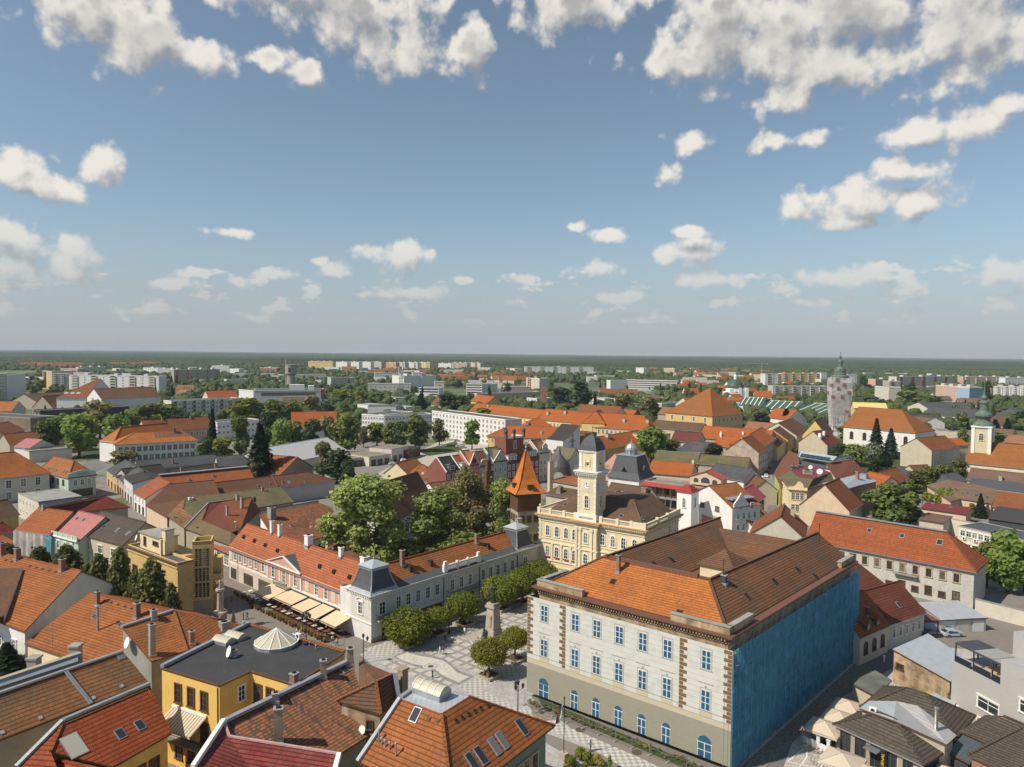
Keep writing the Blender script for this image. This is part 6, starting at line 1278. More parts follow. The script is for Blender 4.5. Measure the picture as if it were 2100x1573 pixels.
row=((915,944,10,'w_maroon','t_dark','green','dark brick house with slate roof and green eyebrow dormer, left end of the colourful row'),(944,962,10,'w_red','t_orange2','dormer','red brick house with orange roof and boxy dormer in the colourful row'),(962,982,11.5,'w_rose','t_orange2','round','raspberry pink house with pointed gable and big round window in the colourful row'),(982,1011,10.5,'w_pink','t_rust','clip','dusty rose house with clipped gable in the colourful row'),(1011,1040,11.5,'w_green','t_dark2','gable','pale green house with white edged gable and small attic window in the colourful row'),(1040,1066,10.5,'w_maroon','t_red','dormers','dark red house with crimson roof and white triple dormer in the colourful row'),(1086,1106,11,'w_maroon','t_rust','dormers','dark red house with white arched dormer, right of the brick tower'),(1106,1128,12.5,'w_bone','t_rust','step','cream house with slim stepped gable and ball tops, right end of the colourful row'))
for x0,x1,ze,wl,rf,st,lb in row:
 a0,a1=onrow(x0),onrow(x1);L=a1-a0-.05;f=Fr(ER.p(a0,0),ER.u,ER.v);root=empty('townhouse',f.p(L/2,6),lb,'house','colourful houses in a row');m=MB();Dp=12
 m.prism(p4(f,0,L,0,Dp),0,ze,0,False);gz=ze
 for x in(0,L):t=[f.p(x,0,ze),f.p(x,Dp/2,ze+5.2),f.p(x,Dp,ze)];m.face(t if x==0 else t[::-1])
 if st in('round','gable','clip','step'):
  gz=ze+(4.6 if st!='clip' else 2.6)
  q={'round':[(0,ze),(L,ze),(L*.82,ze+1.6),(L*.62,ze+3.6),(L*.5,ze+5),(L*.38,ze+3.6),(L*.18,ze+1.6)],'gable':[(0,ze),(L,ze),(L*.5,ze+4.6)],'clip':[(0,ze),(L,ze),(L*.78,ze+2.6),(L*.22,ze+2.6)],'step':[(0,ze),(L,ze),(L,ze+.8),(L*.72,ze+1.2),(L*.7,ze+3.2),(L*.5,ze+4.4),(L*.3,ze+3.2),(L*.28,ze+1.2),(0,ze+.8)]}[st]
  m.face([f.p(a,0,z)for a,z in q])
 m.build('wall',[wl],root);rm=MB();F_=[[f.p(0,-.3,ze),f.p(L,-.3,ze),f.p(L,Dp/2,ze+5.3),f.p(0,Dp/2,ze+5.3)],[f.p(L,Dp+.3,ze),f.p(0,Dp+.3,ze),f.p(0,Dp/2,ze+5.3),f.p(L,Dp/2,ze+5.3)]]
 slab(rm,F_,None);rm.bar(f.p(0,Dp/2,ze+5.25),f.p(L,Dp/2,ze+5.25),.3,.18,0)
 rm.bar(f.p(0,-.2,ze+.1),f.p(0,Dp/2,ze+5.4),.3,.3,2)
 if st in('round','gable','clip','step'):
  top=max(z for a,z in q);y_=(top-ze)/5.3*Dp/2;g=sorted([(a,z)for a,z in q],key=lambda t:t[0]);half=[(a,z)for a,z in q if z>ze]
  rm.face([f.p(0,-.02,ze),f.p(L*.5,-.02,top),f.p(L*.5,y_,top)],0);rm.face([f.p(L,-.02,ze),f.p(L*.5,y_,top),f.p(L*.5,-.02,top)],0)
  for(p_,q_)in zip(q[1:],q[2:]+q[:1]):rm.bar(f.p(p_[0],-.08,p_[1]),f.p(q_[0],-.08,q_[1]),.3,.22,2)
 ro=rm.build('roof',[rf,'wood','trim'],root)
 if st in('dormer','dormers','green'):
  dm=MB();wd=L*.7 if st=='dormers' else L*.45;dm.prism(p4(f,L/2-wd/2,L/2+wd/2,.6,4.5),ze+.2,ze+2.6,0);dm.prism(p4(f,L/2-wd/2-.2,L/2+wd/2+.2,.3,5),ze+2.6,ze+2.8,1)
  if st!='dormer':dm.face([f.p(L/2-wd/2,.45,ze+2.8),f.p(L/2+wd/2,.45,ze+2.8),f.p(L/2+wd*.25,.45,ze+3.6),f.p(L/2-wd*.25,.45,ze+3.6)],1)
  n_=3 if st=='dormers' else 1
  d_=dm.build('dormer',['white' if st!='green' else'copper','zinc' if st!='green' else'copper'],ro)
  for k in range(n_):window(root,f.p(L/2+(k-(n_-1)/2)*wd/n_,.58,ze+.8),-f.v,wd/n_*.6,1.4,'plain')
 nw=max(2,round(L/2.6))
 for z in(1.0,4.2,7.3):
  for k in range(nw):window(root,f.p(L*(k+.5)/nw,0,z),-f.v,1.1,1.9,'arch_white' if st=='round' and z>6 else'plain')
 if st=='round':clock=MB();c=f.p(L/2,-.06,ze+1.6);r=1.1;clock.face([c+(f.u*cos(k*pi/10)*r).to_3d()+Zv(sin(k*pi/10)*r)for k in range(20)]);clock.build('round_window',['glass'],root)
 if st=='gable':window(root,f.p(L/2,0,ze+1.2),-f.v,.7,1.1,'plain');window(root,f.p(L*.3,0,ze-.2),-f.v,.9,1.4,'plain')
 if st=='step':
  for k in(-1,0,1):window(root,f.p(L/2+k*1.1,0,ze+.4),-f.v,.6,1.7,'plain')
a0,a1=onrow(1047),onrow(1083);f=Fr(ER.p(a0,3),ER.u,ER.v);L=a1-a0;root=empty('brick_tower_house',f.p(L/2,3),'tall red brick tower house with wavy white parapet and four grey ball pinnacles','house');m=MB();m.prism(p4(f,0,L,0,7),0,20.0,0,True,1);m.build('wall',['w_red','bitumen'],root)
for x,y in((0,0),(L*.45,0),(L,0),(L*.6,7)):m=MB();m.box(f.p(x,y),1.0,1.0,20,22.3,f.a,1);m.lathe(f.p(x,y),[(.5,22.3),(.85,22.9),(.8,23.6),(.3,24.1),(0,24.3)],10,0);m.build('pinnacle',['slate','w_red'],root)
m=MB();m.prism(p4(f,0,L,-.1,.3),20,20.9,0);m.prism(p4(f,L-.3,L+.1,.3,7),20,20.9,0);m.build('parapet',['trim'],root);window(root,f.p(L*.5,0,15.5),-f.v,1.6,3.2,'plain')
i=house('grey white house with tiled mansard slope and round dormers, left of the mural wall',(1128,943),(1165,947),12,12.5,17.5,'g','t_dark2','w_bone',wins=[('F',3,9,1.4,2,'plain'),('F',3,5,1.4,2,'plain')],sky=[(1138,924,1.2,1),(1148,924,1.2,1),(1141,912,1.2,1)])
A,B=P(1154,942,9),P(1189,936,9);mw=empty('mural_house',A,'house with tall white firewall carrying a faded painted figure in a red hat','house');f=Fr(A,(B-A).xy);L=(B-A).xy.length
m=MB();zt=zat(B.x,B.y,872);zl=zat(A.x,A.y,905);t=.25;q=[(0,0),(L,0),(L,zt),(L*.93,zt),(L*.35,zl+1.5),(0,zl)]
m.face([f.p(a,0,z)for a,z in q]);m.face([f.p(a,10,z)for a,z in q][::-1]);m.face([f.p(L,0,0),f.p(L,10,0),f.p(L,10,zt),f.p(L,0,zt)]);m.face([f.p(0,10,0),f.p(0,0,0),f.p(0,0,zl),f.p(0,10,zl)])
m.build('wall',['w_plate'],mw);m=MB()
for(p_,q_)in zip(q[2:],q[3:]):m.face([f.p(p_[0],-.2,p_[1]),f.p(p_[0],10.2,p_[1]),f.p(q_[0],10.2,q_[1]),f.p(q_[0],-.2,q_[1])][::-1])
m.build('roof',['t_dark'],mw);m=MB();m.face([f.p(a,-.03,z)for a,z in((0,0),(L,0),(L,10.2),(0,8.2))]);m.build('plinth',['w_tan'],mw)
m=MB();cx,cz=L*.55,14.5;sc_m=.9
def blob(x,z,rx,rz,k,tl=0.0):m.face([f.p(cx+x+rx*cos(t*pi/8)*cos(tl)-rz*sin(t*pi/8)*sin(tl),-.04-.004*k,cz+z+rx*cos(t*pi/8)*sin(tl)+rz*sin(t*pi/8)*cos(tl))for t in range(16)],k)
for x,z,rx,rz,k,tl in((0,3.9,.7,.5,3,0),(0,4.6,.85,.4,0,.2),(.3,5.1,.4,.3,0,0),(0,2.3,1.0,1.2,1,0),(-1.1,2.0,.9,.25,1,-.8),(1.1,2.0,.9,.25,1,.8),(0,.4,1.0,.7,2,0),(-.6,-.9,.35,1.0,2,.2),(.6,-.9,.35,1.0,2,-.2),(-.9,-2.0,.6,.3,4,0),(.9,-2.0,.6,.3,4,0),(-2.2,3.4,.3,.15,4,.5),(2.6,2.0,.5,.12,4,-.5),(-2.4,.2,.3,.12,4,.7)):blob(x,z,rx,rz,k,tl)
m.build('mural',['mu_red','mu_tan','mu_blue','mu_skin','mu_dark'],mw)
p=P(1196,930,9);m=MB();m.box(p,9,9,0,19,ER.a,0);m.box(p,9.4,9.4,19,19.3,ER.a,1);o=m.build('brick_stair_block',['w_brick','t_rust']);tag(o,'square brick stair block with tiled top, right of the mural wall','block')
p=P(1147,1010,0);kb=empty('bulb_pavilion',p,'dark grey bulb shaped pavilion with round glazed opening and needle tip, beside the obelisk','pavilion');k_=.9
m=MB();m.lathe(p,[(4.6,0),(5.0,5),(5.0,8),(4.3,11),(3.2,13),(1.6,14.6),(.7,15.6),(.3,17),(.12,19),(0,19.5)],20);m.build('shell',['w_dark2'],kb)
m=MB();c=p+Zv(7.2);d=Vector((-p.x*0-.15,-1,0)).normalized();x=Vector((d.y,-d.x,0));m.face([c+d*4.95+x*2.0*cos(t*pi/10)+Zv(2.0*sin(t*pi/10))for t in range(20)]);m.build('round_window',['glass_lit'],kb)
p=P(1162,1003,0);m=MB();m.box(p,1.5,1.5,0,9.5,.6,0,.72);m.box(p,1.1,1.1,9.5,10.7,.6,0,.05);o=m.build('obelisk',['concrete']);tag(o,'pale stone obelisk in front of the bulb shaped pavilion','obelisk')
p=P(1128,1030,0);m=MB();m.box(p,1.6,1.4,0,15.5,.6,0);m.box(p,1.8,1.6,15.5,15.8,.6,1);m.tube((p.x,p.y,15.8),(p.x,p.y,20),.25,1);o=m.build('chimney_stack',['w_peach','concrete']);tag(o,'tall pinkish chimney stack left of the town hall tower','chimney')
house('brown flat topped roof behind the town hall, left of its tower',(1120,1012),(1195,1025),12,10,11.5,'g','t_brown','w_beige',chim=[(1148,1010,2,1.6)])
house('small orange flat roof with black felt, behind the town hall tower',(1133,985),(1196,996),14,8.5,9.4,'g','t_orange2','w_beige')
Y1=[('F',9,6.0,1.1,1.8,'plain'),('F',9,2,1.1,1.8,'plain')]
house('yellow institute wing with bright orange hipped roof, left of the brick tower house',(1000,893),(1160,899),24,9,14,'h','t_new','w_yellow',h0=10,ov=.6,wins=[('F',12,5.4,1.1,1.9,'plain',1,-1),('L',6,5.4,1.1,1.9,'plain',1,-1),('L',6,1.4,1.1,1.9,'plain',1,-1)],chim=[(1014,873,1.8,1.4,'plas'),(1110,889,1.4,1.2,'plas')],name='institute',cat='building')
house('yellow institute hip roofed pavilion behind the orange wing',(1070,880),(1140,880),20,8,14,'h','t_new','w_yellow',h0=9,h1=9,chim=[(1080,871,2,2,'plas')],name='institute',cat='building')
house('long yellow institute wing with tiled roof running behind the white office',(963,842),(1101,858),16,8,14,'g','t_new','w_yellow',wins=[('F',16,4.5,1.1,1.9,'plain')],chim=[(1002,834,1.5,1.5,'plas')],name='institute',cat='building')
house('yellow institute wing with arched windows, middle of the long orange roofs',(1103,859),(1172,865),18,10.5,17,'g','t_new','w_yellow',wins=[('F',9,6,1.4,2.6,'arch_white'),('F',9,2,1.4,2.2,'arch_white')],chim=[(1124,850,1.8,1.8,'plas'),(1160,848,1.6,2,'plas')],name='institute',cat='building')
house('longest yellow institute wing with bright orange roof, behind the town hall',(1170,872),(1334,882),22,10,18,'h','t_new','w_yellow',h1=8,wins=[('F',18,6,1.4,2.4,'plain')],chim=[(1280,865,2,1.6,'plas'),(1328,867,2,1.6,'plas')],name='institute',cat='building')
house('orange cross roof with darker ribs rising over the longest institute wing',(1193,866),(1240,868),20,12.5,19.5,'x','t_new','w_yellow',h0=7,name='institute',cat='building')
house('yellow two storey institute front with orange roof, directly behind the town hall tower',(1222,924),(1336,903),16,9.5,14.5,'g','t_new','w_ochre',wins=[('F',12,5.4,1.2,2.2,'plain'),('F',12,1.2,1.2,2.2,'plain')],chim=[(1245,896,1.6,2.6,'plas'),(1222,903,1.3,.9,'zinc')],sky=[(1254,905,.8,.8),(1283,898,.8,.8)],name='institute',cat='building')
house('tall yellow office block end with flat parapet, beside the bright orange roofs',(1352,893),(1375,889),16,14,14,'f','bitumen','w_yellow',wins=[('F',3,9,1.2,2,'plain'),('F',3,5,1.2,2,'plain')])
house('cream palace with plum mansard roof and ornate white gable',(1376,903),(1432,907),14,9,13.5,'g','t_maroon','w_bone',wins=[('F',5,5.4,1.3,2.4,'plain'),('F',5,1.2,1.3,2.4,'plain')])
house('long brown roof behind the plum mansard',(1335,876),(1436,884),14,11,15,'g','t_brown','w_beige')
# ================================================================ right half
house('small steep orange roof with white dormers, right of the town hall tower',(1240,948),(1283,960),12,8,13.5,'x','t_orange2','w_pink',ov=.1,sky=[(1262,944,1,1.4,'white'),(1271,943,1,1.4,'white')])
house('green tiled steep roof behind the glass lantern roof',(1283,955),(1312,958),12,8,14,'g','t_green','w_bone',sky=[(1285,940,.9,1.4,'white'),(1292,938,.9,1.4,'white')])
c=P(1293,1022,0);lt=empty('lantern_house',c,'dark slate pavilion roof crowned by a domed glass lantern, right of the town hall tower','house')
a=rad(-35);m=MB();m.box(c,13,13,0,9.0,a);m.build('wall',['w_white'],lt);m=MB()
def pyr(m,c,a,prof,k=0):
 for(r0,z0_),(r1,z1_)in zip(prof,prof[1:]):
  for j in range(4):
   a0,a1=a+pi/4+j*pi/2,a+pi/4+(j+1)*pi/2;s=sqrt(2);m.face([(c[0]+cos(a0)*r0*s,c[1]+sin(a0)*r0*s,z0_),(c[0]+cos(a1)*r0*s,c[1]+sin(a1)*r0*s,z0_),(c[0]+cos(a1)*r1*s,c[1]+sin(a1)*r1*s,z1_),(c[0]+cos(a0)*r1*s,c[1]+sin(a0)*r1*s,z1_)],k)
pyr(m,c,a,[(7.2,8.8),(5.8,11),(4.2,17),(4.2,17.3)]);m.box(c,8.6,8.6,17.3,17.5,a,1);m.build('roof',['slate','zinc'],lt)
m=MB();m.lathe(c,[(2.3,17.5),(2.3,19.2),(2.5,19.3),(2.3,20.2),(1.4,21.4),(.3,22),(.1,23.2),(0,23.3)],10,0,False)
for k in range(10):t=k*pi/5;m.tube(c+Vector((cos(t)*2.35,sin(t)*2.35,17.5)),c+Vector((cos(t)*2.4,sin(t)*2.4,19.3)),.12,1,4);m.tube(c+Vector((cos(t)*2.4,sin(t)*2.4,19.3)),c+Zv(21.9),.1,1,4)
m.build('glass_lantern',['zinc','metal'],lt)
for k,(dx,dy)in enumerate(((-1,0),(0,-1),(1,0))):
 d=Vector((cos(a)*dx-sin(a)*dy,sin(a)*dx+cos(a)*dy,0));t=Vector((-d.y,d.x,0));q=c+d*5.6;m=MB()
 m.face([q+d*.4-t*1.2+Zv(11.5),q+d*.4+t*1.2+Zv(11.5),q+d*.4+Zv(13.6)],1);m.face([q+d*.4-t*1.2+Zv(11.5),q+d*.4+Zv(13.6),q-d*1.2+Zv(13.6)],0);m.face([q+d*.4+t*1.2+Zv(11.5),q-d*1.2+Zv(13.6),q+d*.4+Zv(13.6)],0);m.build('triangular_dormer',['trim','black'],lt)
i=house('dark mansard roof with pale windows and brick chimneys, in front of the glass lantern roof',(1236,1022),(1318,1035),11,9.5,14,'g','t_brown','w_white',chim=[(1268,1020,1.8,2.2),(1322,1013,2,1.6)],sky=[(1249,1019,.9,1.7,'white'),(1257,1019,.9,1.7,'white'),(1265,1020,.9,1.7,'white')])
i=house('long porch house with red tin canopy on timber posts and flat railed roof',(1322,985),(1466,1003),9,10.0,10.0,'f','gravel','w_brickold',par=.6,wins=[('F',8,5.8,1.8,2.2,'dark'),('F',8,1.4,1.8,2.2,'dark')])
fr,L=i['fr'],i['L'];m=MB();m.face([fr.p(-.3,-3.2,8.7),fr.p(L,-3.2,8.7),fr.p(L,0,9.7),fr.p(-.3,0,9.7)]);m.face([fr.p(-.3,0,9.6),fr.p(L,0,9.6),fr.p(L,-3.2,8.6),fr.p(-.3,-3.2,8.6)]);m.build('porch_roof',['tin_red'],i['root']);m=MB();m.prism(p4(fr,0,L,-2.8,0),4.6,4.9,1)
for k in range(12):x=L*(k+.3)/12;m.tube(fr.p(x,-2.7,4.9),fr.p(x,-2.7,8.8),.13,0,5);m.tube(fr.p(x,-2.7,7.8),fr.p(x+.9,-2.7,8.8),.07,0,4);m.tube(fr.p(x,-2.7,0),fr.p(x,-2.7,4.6),.13,1,5)
m.build('porch',['wood','concrete'],i['root']);i2=house('small belvedere with three brick arches and crimson roof, on top of the porch house',(1415,976),(1479,983),6.5,12.8,15,'x','tin_red','w_peach',z0=9.9,ov=.4)
m=MB()
for k,r in((.2,.9),(.5,1.6),(.8,.9)):
 c0=i2['fr'].p(i2['L']*k,-.05,10.8);m.face([c0+(i2['fr'].u*cos(t*pi/8)*r).to_3d()+Zv(.8+sin(t*pi/8)*r*.8)for t in range(9)]+[c0-(i2['fr'].u*r).to_3d(),c0+(i2['fr'].u*r).to_3d()])
m.build('arches',['w_dark'],i2['root'])
house('bright orange tiled roof behind the railed porch house',(1329,968),(1416,975),15,7,11,'g','t_new','w_peach',chim=[(1381,947,1.2,.9,'white'),(1421,951,1.4,.6,'white')])
house('long mossy old roof with small gabled dormer, behind the bright orange roof',(1342,944),(1430,950),13,5.5,9.5,'g','t_moss','w_stone',cap='concrete')
house('long mossy old roof continuing towards the street of parked cars',(1432,950),(1532,958),13,5.5,9,'g','t_moss','w_stone')
house('white house with grey zinc and charcoal roof and dormer, beside the belvedere',(1450,972),(1525,985),12,8,12,'g','t_grey','w_white',wins=[('F',3,5,1.3,1.8,'plain')])
house('brown ribbed roof with roof windows on the near side of the parked cars',(1497,975),(1545,1003),9,6,9.5,'g','t_rust','w_beige')
i=house('white gabled house with painted crimson panel and orange roof, behind the big school',(1409,1016),(1502,1041),11.5,10.8,(1455,995,.5),'x','t_orange2','w_white',ov=.2,wins=[('F',2,8.4,1.5,1.4,'dark',4,-3),('R',4,7.0,1.0,1.7,'plain'),('R',4,3.6,1.0,1.7,'plain'),('R',2,10.0,1.0,1.5,'plain')],near=True)
fr,L,Dp=i['fr'],i['L'],i['D'];m=MB();m.face([fr.p(L*.35,-.03,2),fr.p(L*.72,-.03,2),fr.p(L*.72,-.03,5.6),fr.p(L*.35,-.03,6.2)]);m.build('painted_panel',['w_rose'],i['root'])
for k in range(3):m=MB();m.lathe((0,0),[(.35,0),(.35,.12)],12);m=MB();c0=fr.p(L*.62+k*1.1,-.1,6.5);m.face([c0+(fr.u*cos(t*pi/6)*.4).to_3d()+Zv(sin(t*pi/6)*.4)for t in range(12)]);m.box(c0+Zv(-.9),.7,.12,5.9,6.2,fr.a);m.build('wall_ornament',['w_stone'],i['root'])
m=MB();q=[(Dp*.05,10.8),(Dp*.55,10.8),(Dp*.55,11.8),(Dp*.42,13.2),(Dp*.3,15.0),(Dp*.18,13.2),(Dp*.05,11.8)];m.face([fr.p(L+.15,b,z)for b,z in q]);m.face([fr.p(L-.3,b,z)for b,z in q][::-1])
for(p_,q_)in zip(q,q[1:]+q[:1]):m.face([fr.p(L+.15,p_[0],p_[1]),fr.p(L-.3,p_[0],p_[1]),fr.p(L-.3,q_[0],q_[1]),fr.p(L+.15,q_[0],q_[1])])
m.build('side_gable',['w_white'],i['root']);m=MB();m.prism(p4(fr,L*.72,L*.95,1,Dp-1),12.6,13.0,0);m.build('shed_dormer',['zinc'],i['root'])
house('terracotta house with red tin dormers, attached behind the white gabled house',(1538,1034),(1568,1016),8,9.5,13,'g','tin_red','w_orange',wins=[('F',5,7.2,1.0,1.8,'dark'),('F',5,3.6,1.0,1.8,'dark')])
house('low orange lean-to roof with a row of slanted roof windows, at the street bend',(1543,1078),(1582,1062),10,5,9,'g','t_brick2','w_white',sky=[(1552,1058,.8,2,'white'),(1559,1055,.8,2,'white'),(1566,1052,.8,2,'white')])
c=P(1409,1100,0);m=MB();m.box(c,4.9,4.9,0,14.2,rad(-41),0);wt_=empty('white_bell_tower',c,'small white square tower with stepped crimson roof, between town hall and big school','tower');m.build('wall',['white'],wt_);m=MB()
for s,z in((5.6,14.2),(5.0,14.6),(4.0,15.0),(3.0,15.4),(2.0,15.8)):m.box(c,s,s,z,z+.42,rad(-41),0)
m.tube(c+Zv(16),c+Zv(17.5),.06);m.build('roof',['tin_red'],wt_)
for nv in(Vector((sin(rad(-41)),-cos(rad(-41)))),Vector((cos(rad(-41)),sin(rad(-41))))):window(wt_,c+(nv*2.45).to_3d()+Zv(9.5),nv,1.0,3.0,'arch_white')
i=house('tall gabled house with peeling pale pink wall and brown roof, at the street corner',(1488,922),(1556,928),15,11,(1528,899,.5),'x','t_rusty','w_pinkpeel',ov=.1,chim=[(1512,905,.8,.8,'white'),(1522,902,.8,.8,'white')],wins=[('R',4,7,1.1,1.9,'plain'),('R',4,3,1.1,1.9,'plain')])
house('charcoal hipped roof with two brick chimneys, in the garden with the pine',(1389,922),(1456,928),13,5.5,10,'h','t_grey','w_stone',h0=5,chim=[(1407,905,2,1.3),(1427,900,2.4,1.8)])
house('long bright orange roof across the street end, with satellite dishes',(1434,896),(1575,908),15,9.5,(1444,873,0),'g','t_new','w_stone',chim=[(1478,893,1.4,.9,'white'),(1524,891,1.4,.9,'white')])
house('orange roof with tall white flue, in front of the long bright orange roof',(1462,912),(1540,922),14,7,12,'g','t_new','w_stone',chim=[(1479,897,3.2,.8,'white'),(1486,890,1.2,1,'white')])
i=house('grey corner palace with tall windows and orange hipped roof, on the left of the street',(1566,915),(1594,893),16,12,16.5,'h','t_new','w_stone',h0=5,h1=3,wins=[('F',7,7,1.1,2.4,'plain',.5,-.5),('F',7,2.2,1.1,2.4,'plain',.5,-.5)])
house('yellow street house with orange roof and three roof windows, next to the grey corner palace',(1594,915),(1616,901),13,8,12.5,'g','t_rusty','w_yellow',wins=[('F',4,4.5,1.1,1.7,'plain'),('F',4,1,1.1,2,'plain')],sky=[(1600,905,.8,1),(1606,903,.8,1)])
house('cream street house with long brown orange roof',(1616,902),(1634,890),16,8.5,14,'g','t_rust','w_ochre',wins=[('F',4,4.5,1.1,1.9,'plain'),('F',4,1,1.1,2,'plain')])
house('large maroon brown roofed house at the far end of the street',(1634,893),(1662,882),22,9,16,'g','t_plum','w_bone',wins=[('F',5,4.8,1.1,1.9,'plain'),('F',5,1,1.1,2,'plain')])
house('low reddish roofs behind the orange corner palace',(1526,878),(1600,884),14,9,13,'g','t_salmon','w_stone')
i=house('beige rendered gable house with maroon roof and white chimneys, beside the yellow bush',(1638,906),(1697,913),14,8.5,(1668,884,.5),'x','t_maroon','w_beige',ov=.1,chim=[(1682,897,2.2,1.6,'white'),(1690,893,2.4,1.2,'white')])
house('bright yellow gabled hall beside the wrapped church tower',(1646,890),(1695,893),30,10,(1680,862,.6),'x','t_brown','w_yellow2')
i=poly('big curved brown tiled roof following the street bend',dict(a=(1587,970,9),b=(1597,990,9),c=(1634,966,12.5),d=(1640,945,13.5),e=(1634,930,13.5),f=(1620,925,13),g=(1606,938,9)),[('a','b','c','d'),('g','a','d','e','f')],['a','b','c','d','e','f','g'],'t_plum2','w_lime')
i=poly('brown tiled roof slope right of the solar panels',dict(a=(1693,951,13.5),b=(1750,943,13.5),c=(1777,971,9),d=(1717,986,9)),[('d','c','b','a')],['d','c','b','a'],'t_plum2','w_bone',ridge=[('a','b')])
i=poly('flat roofed hall with a pale tin roof carrying rows of blue solar panels',dict(a=(1630,952,12),b=(1704,962,12),c=(1752,943,12.5),d=(1640,926,13.5)),[('a','b','c','d')],['a','b','c','d'],'bitumen','w_white')
q=[P(1637,937,14),P(1704,948,14),P(1717,936,16),P(1642,925,16)];m=MB();m.face(q);m.face([P(1704,948,14),P(1719,941,14),P(1717,936,16)],0);m.build('tin_roof',['tin'],i['root'])
for r in range(2):
 for k in range(10):
  if r and k>8:continue
  s0,s1=.05+k*.095,.05+k*.095+.085;t0,t1=.04+r*.3,.3+r*.3;f=lambda s,t:(q[0]+(q[1]-q[0])*s).lerp(q[3]+(q[2]-q[3])*s,t)+Zv(.15);m=MB();m.face([f(s0,t0),f(s1,t0),f(s1,t1),f(s0,t1)],0);v=Zv(.12)
  for a,b in((f(s0,t0),f(s1,t0)),(f(s1,t0),f(s1,t1)),(f(s0,t1),f(s0,t0))):m.face([a-v,b-v,b,a],1)
  m.build('solar_panel',['solar','metal'],i['root'])
i=poly('cream baroque corner house with curved gable, mossy skirt roof and crimson tin top',dict(a=(1597,979,9.5),b=(1616,1000,9.5),c=(1656,1003,9.5),d=(1712,988,9.5),e=(1622,965,12.2),f=(1638,979,12.2),g=(1668,982,12.2),h=(1704,969,12.2),k=(1672,956,12.6),l=(1625,958,12.6)),[('a','b','f','e'),('b','c','g','f'),('c','d','h','g'),('e','f','g','h','k','l')],['a','b','c','d','h','k','l','e'],'t_moss','w_cream',mats=['tin_wine'],fm=[0,0,0,1])
for zz in(5.4,1.2):wallwins(i['root'],i['I'][0],i['I'][1],5,zz,1.1,2.2,'c',.6,.6);wallwins(i['root'],i['I'][1],i['I'][2],3,zz,1.2,2.3,'c',.8,.8)
a,b=i['W']['b'],i['W']['c'];d=(b-a).normalized();nn=Vector((d.y,-d.x,0))*.2;L=(b-a).length;m=MB();m.face([a+nn+d*(L*s)+Zv(z)for s,z in((0,-.3),(1,-.3),(1,.4),(.82,.5),(.75,1.9),(.62,2.5),(.5,2.5),(.44,1.6),(.3,.7),(0,.4))]);m.bar(a+nn-Zv(.6),b+nn-Zv(.6),.5,.3);m.bar(i['W']['a']-Zv(.5),a-Zv(.5),.5,.3);m.build('curved_gable',['w_cream'],i['root'])
for x,y,w_,mt in((1628,962,1.6,'w_dark'),(1641,960,1.4,'w_dark'),(1656,972,3,'w_brickold'),(1695,965,2.6,'w_brickold')):chimney(i,x,y,1.2,w_,mt)
dish(i['roof'],P(1662,963,12.5),.8);dish(i['roof'],P(1681,972,12.5),1.1)
i=house('peach gabled house with big blank wall and orange roof, right of the baroque corner house',(1640,1034),(1742,1048),16,6.8,(1690,993,.5),'x','t_rusty','w_peach',ov=.15,chim=[(1709,1015,2.4,2.2,'brick')])
i=poly('pale zinc standing seam roof with brick chimney, above the peach gable',dict(a=(1686,991,12.4),b=(1720,1008,10.4),c=(1768,994,10.4),d=(1800,987,9.6),e=(1765,971,12.4)),[('a','b','c','d','e')],['a','b','c','d','e'],'tin','w_brick');chimney(i,1758,984,3,.9,'w_brick');chimney(i,1773,978,1.2,2.0,'zinc')
house('bright orange low roof just right of the zinc roof with brick chimney',(1800,1000),(1853,998),12,5.2,9.5,'x','t_new','w_peach',ov=.1);house('darker orange tiled roof with vents, right of the bright orange roof',(1836,990),(1866,980),12,5.2,9,'g','t_rusty','w_grey')
house('small brown gable roof at the foot of the beige gable house',(1845,966),(1884,974),10,4,7.5,'x','t_rust','w_beige')
house('slate grey lean-to roof beside the small brown gable',(1848,976),(1880,972),8,4.2,6,'s','slate','w_grey')
i=house('tall beige rendered house with orange roof and side windows, in front of the long church',(1847,915),(1911,923),(1947,915),10.2,(1888,898,.5),'x','t_rusty','w_beige',ov=.2,wins=[('R',3,6.5,1.1,1.8,'plain'),('R',3,3,1.1,1.8,'plain')],chim=[(1884,897,1.4,2.2,'white'),(1903,893,1,1.2,'zinc')])
dish(i['root'],P(1914,908,12),.8);dish(i['root'],P(1932,903,11),.8)
house('mottled brown roofs behind the beige rendered house',(1948,935),(1980,930),16,6,9,'g','t_rust','w_stone')
house('small orange roof between the garden trees, left of the onion domed church',(1952,912),(1985,912),12,5,8,'g','t_new','w_stone')
house('tiny orange roof shed in the garden of dark trees',(1780,932),(1812,916),8,3.5,6,'g','t_brick2','w_peach')
i=poly('brown tiled corner roof with green ivy at its foot and four roof windows',dict(a=(1899,995,5.2),v=(1945,983,8.6),w=(1970,1023,5.2),b=(1950,1029,5.2),x=(2047,1004,8.2),y=(2034,1033,5.0)),[('a','b','w','v'),('w','y','x','v')],['a','b','w','y','x','v'],'t_umber','w_peach',ridge=[('v','x')])
rsky(i,[(1974,1012),(1983,1012),(2002,1016),(2024,1020)],1.0,1.4)
house('rust brown roof at the right edge, beyond the white party wall',(2037,1036),(2130,1048),12,5,(2050,1006,0),'g','t_rusty','w_beige',cap='zinc')
house('plum brown roof with antenna, below the onion domed church',(1983,982),(2120,998),12,6,10,'g','t_plum3','w_stone',chim=[(2052,986,2,1.2,'old')])
house('low grey slate lean-to in front of the plum brown roof',(1986,1000),(2120,1014),10,4.2,6.8,'s','slate','w_stone');house('small slate gable roof with moss, left of the grey lean-to',(1945,990),(1984,984),10,4.5,7,'h','slate','w_stone',h0=4)
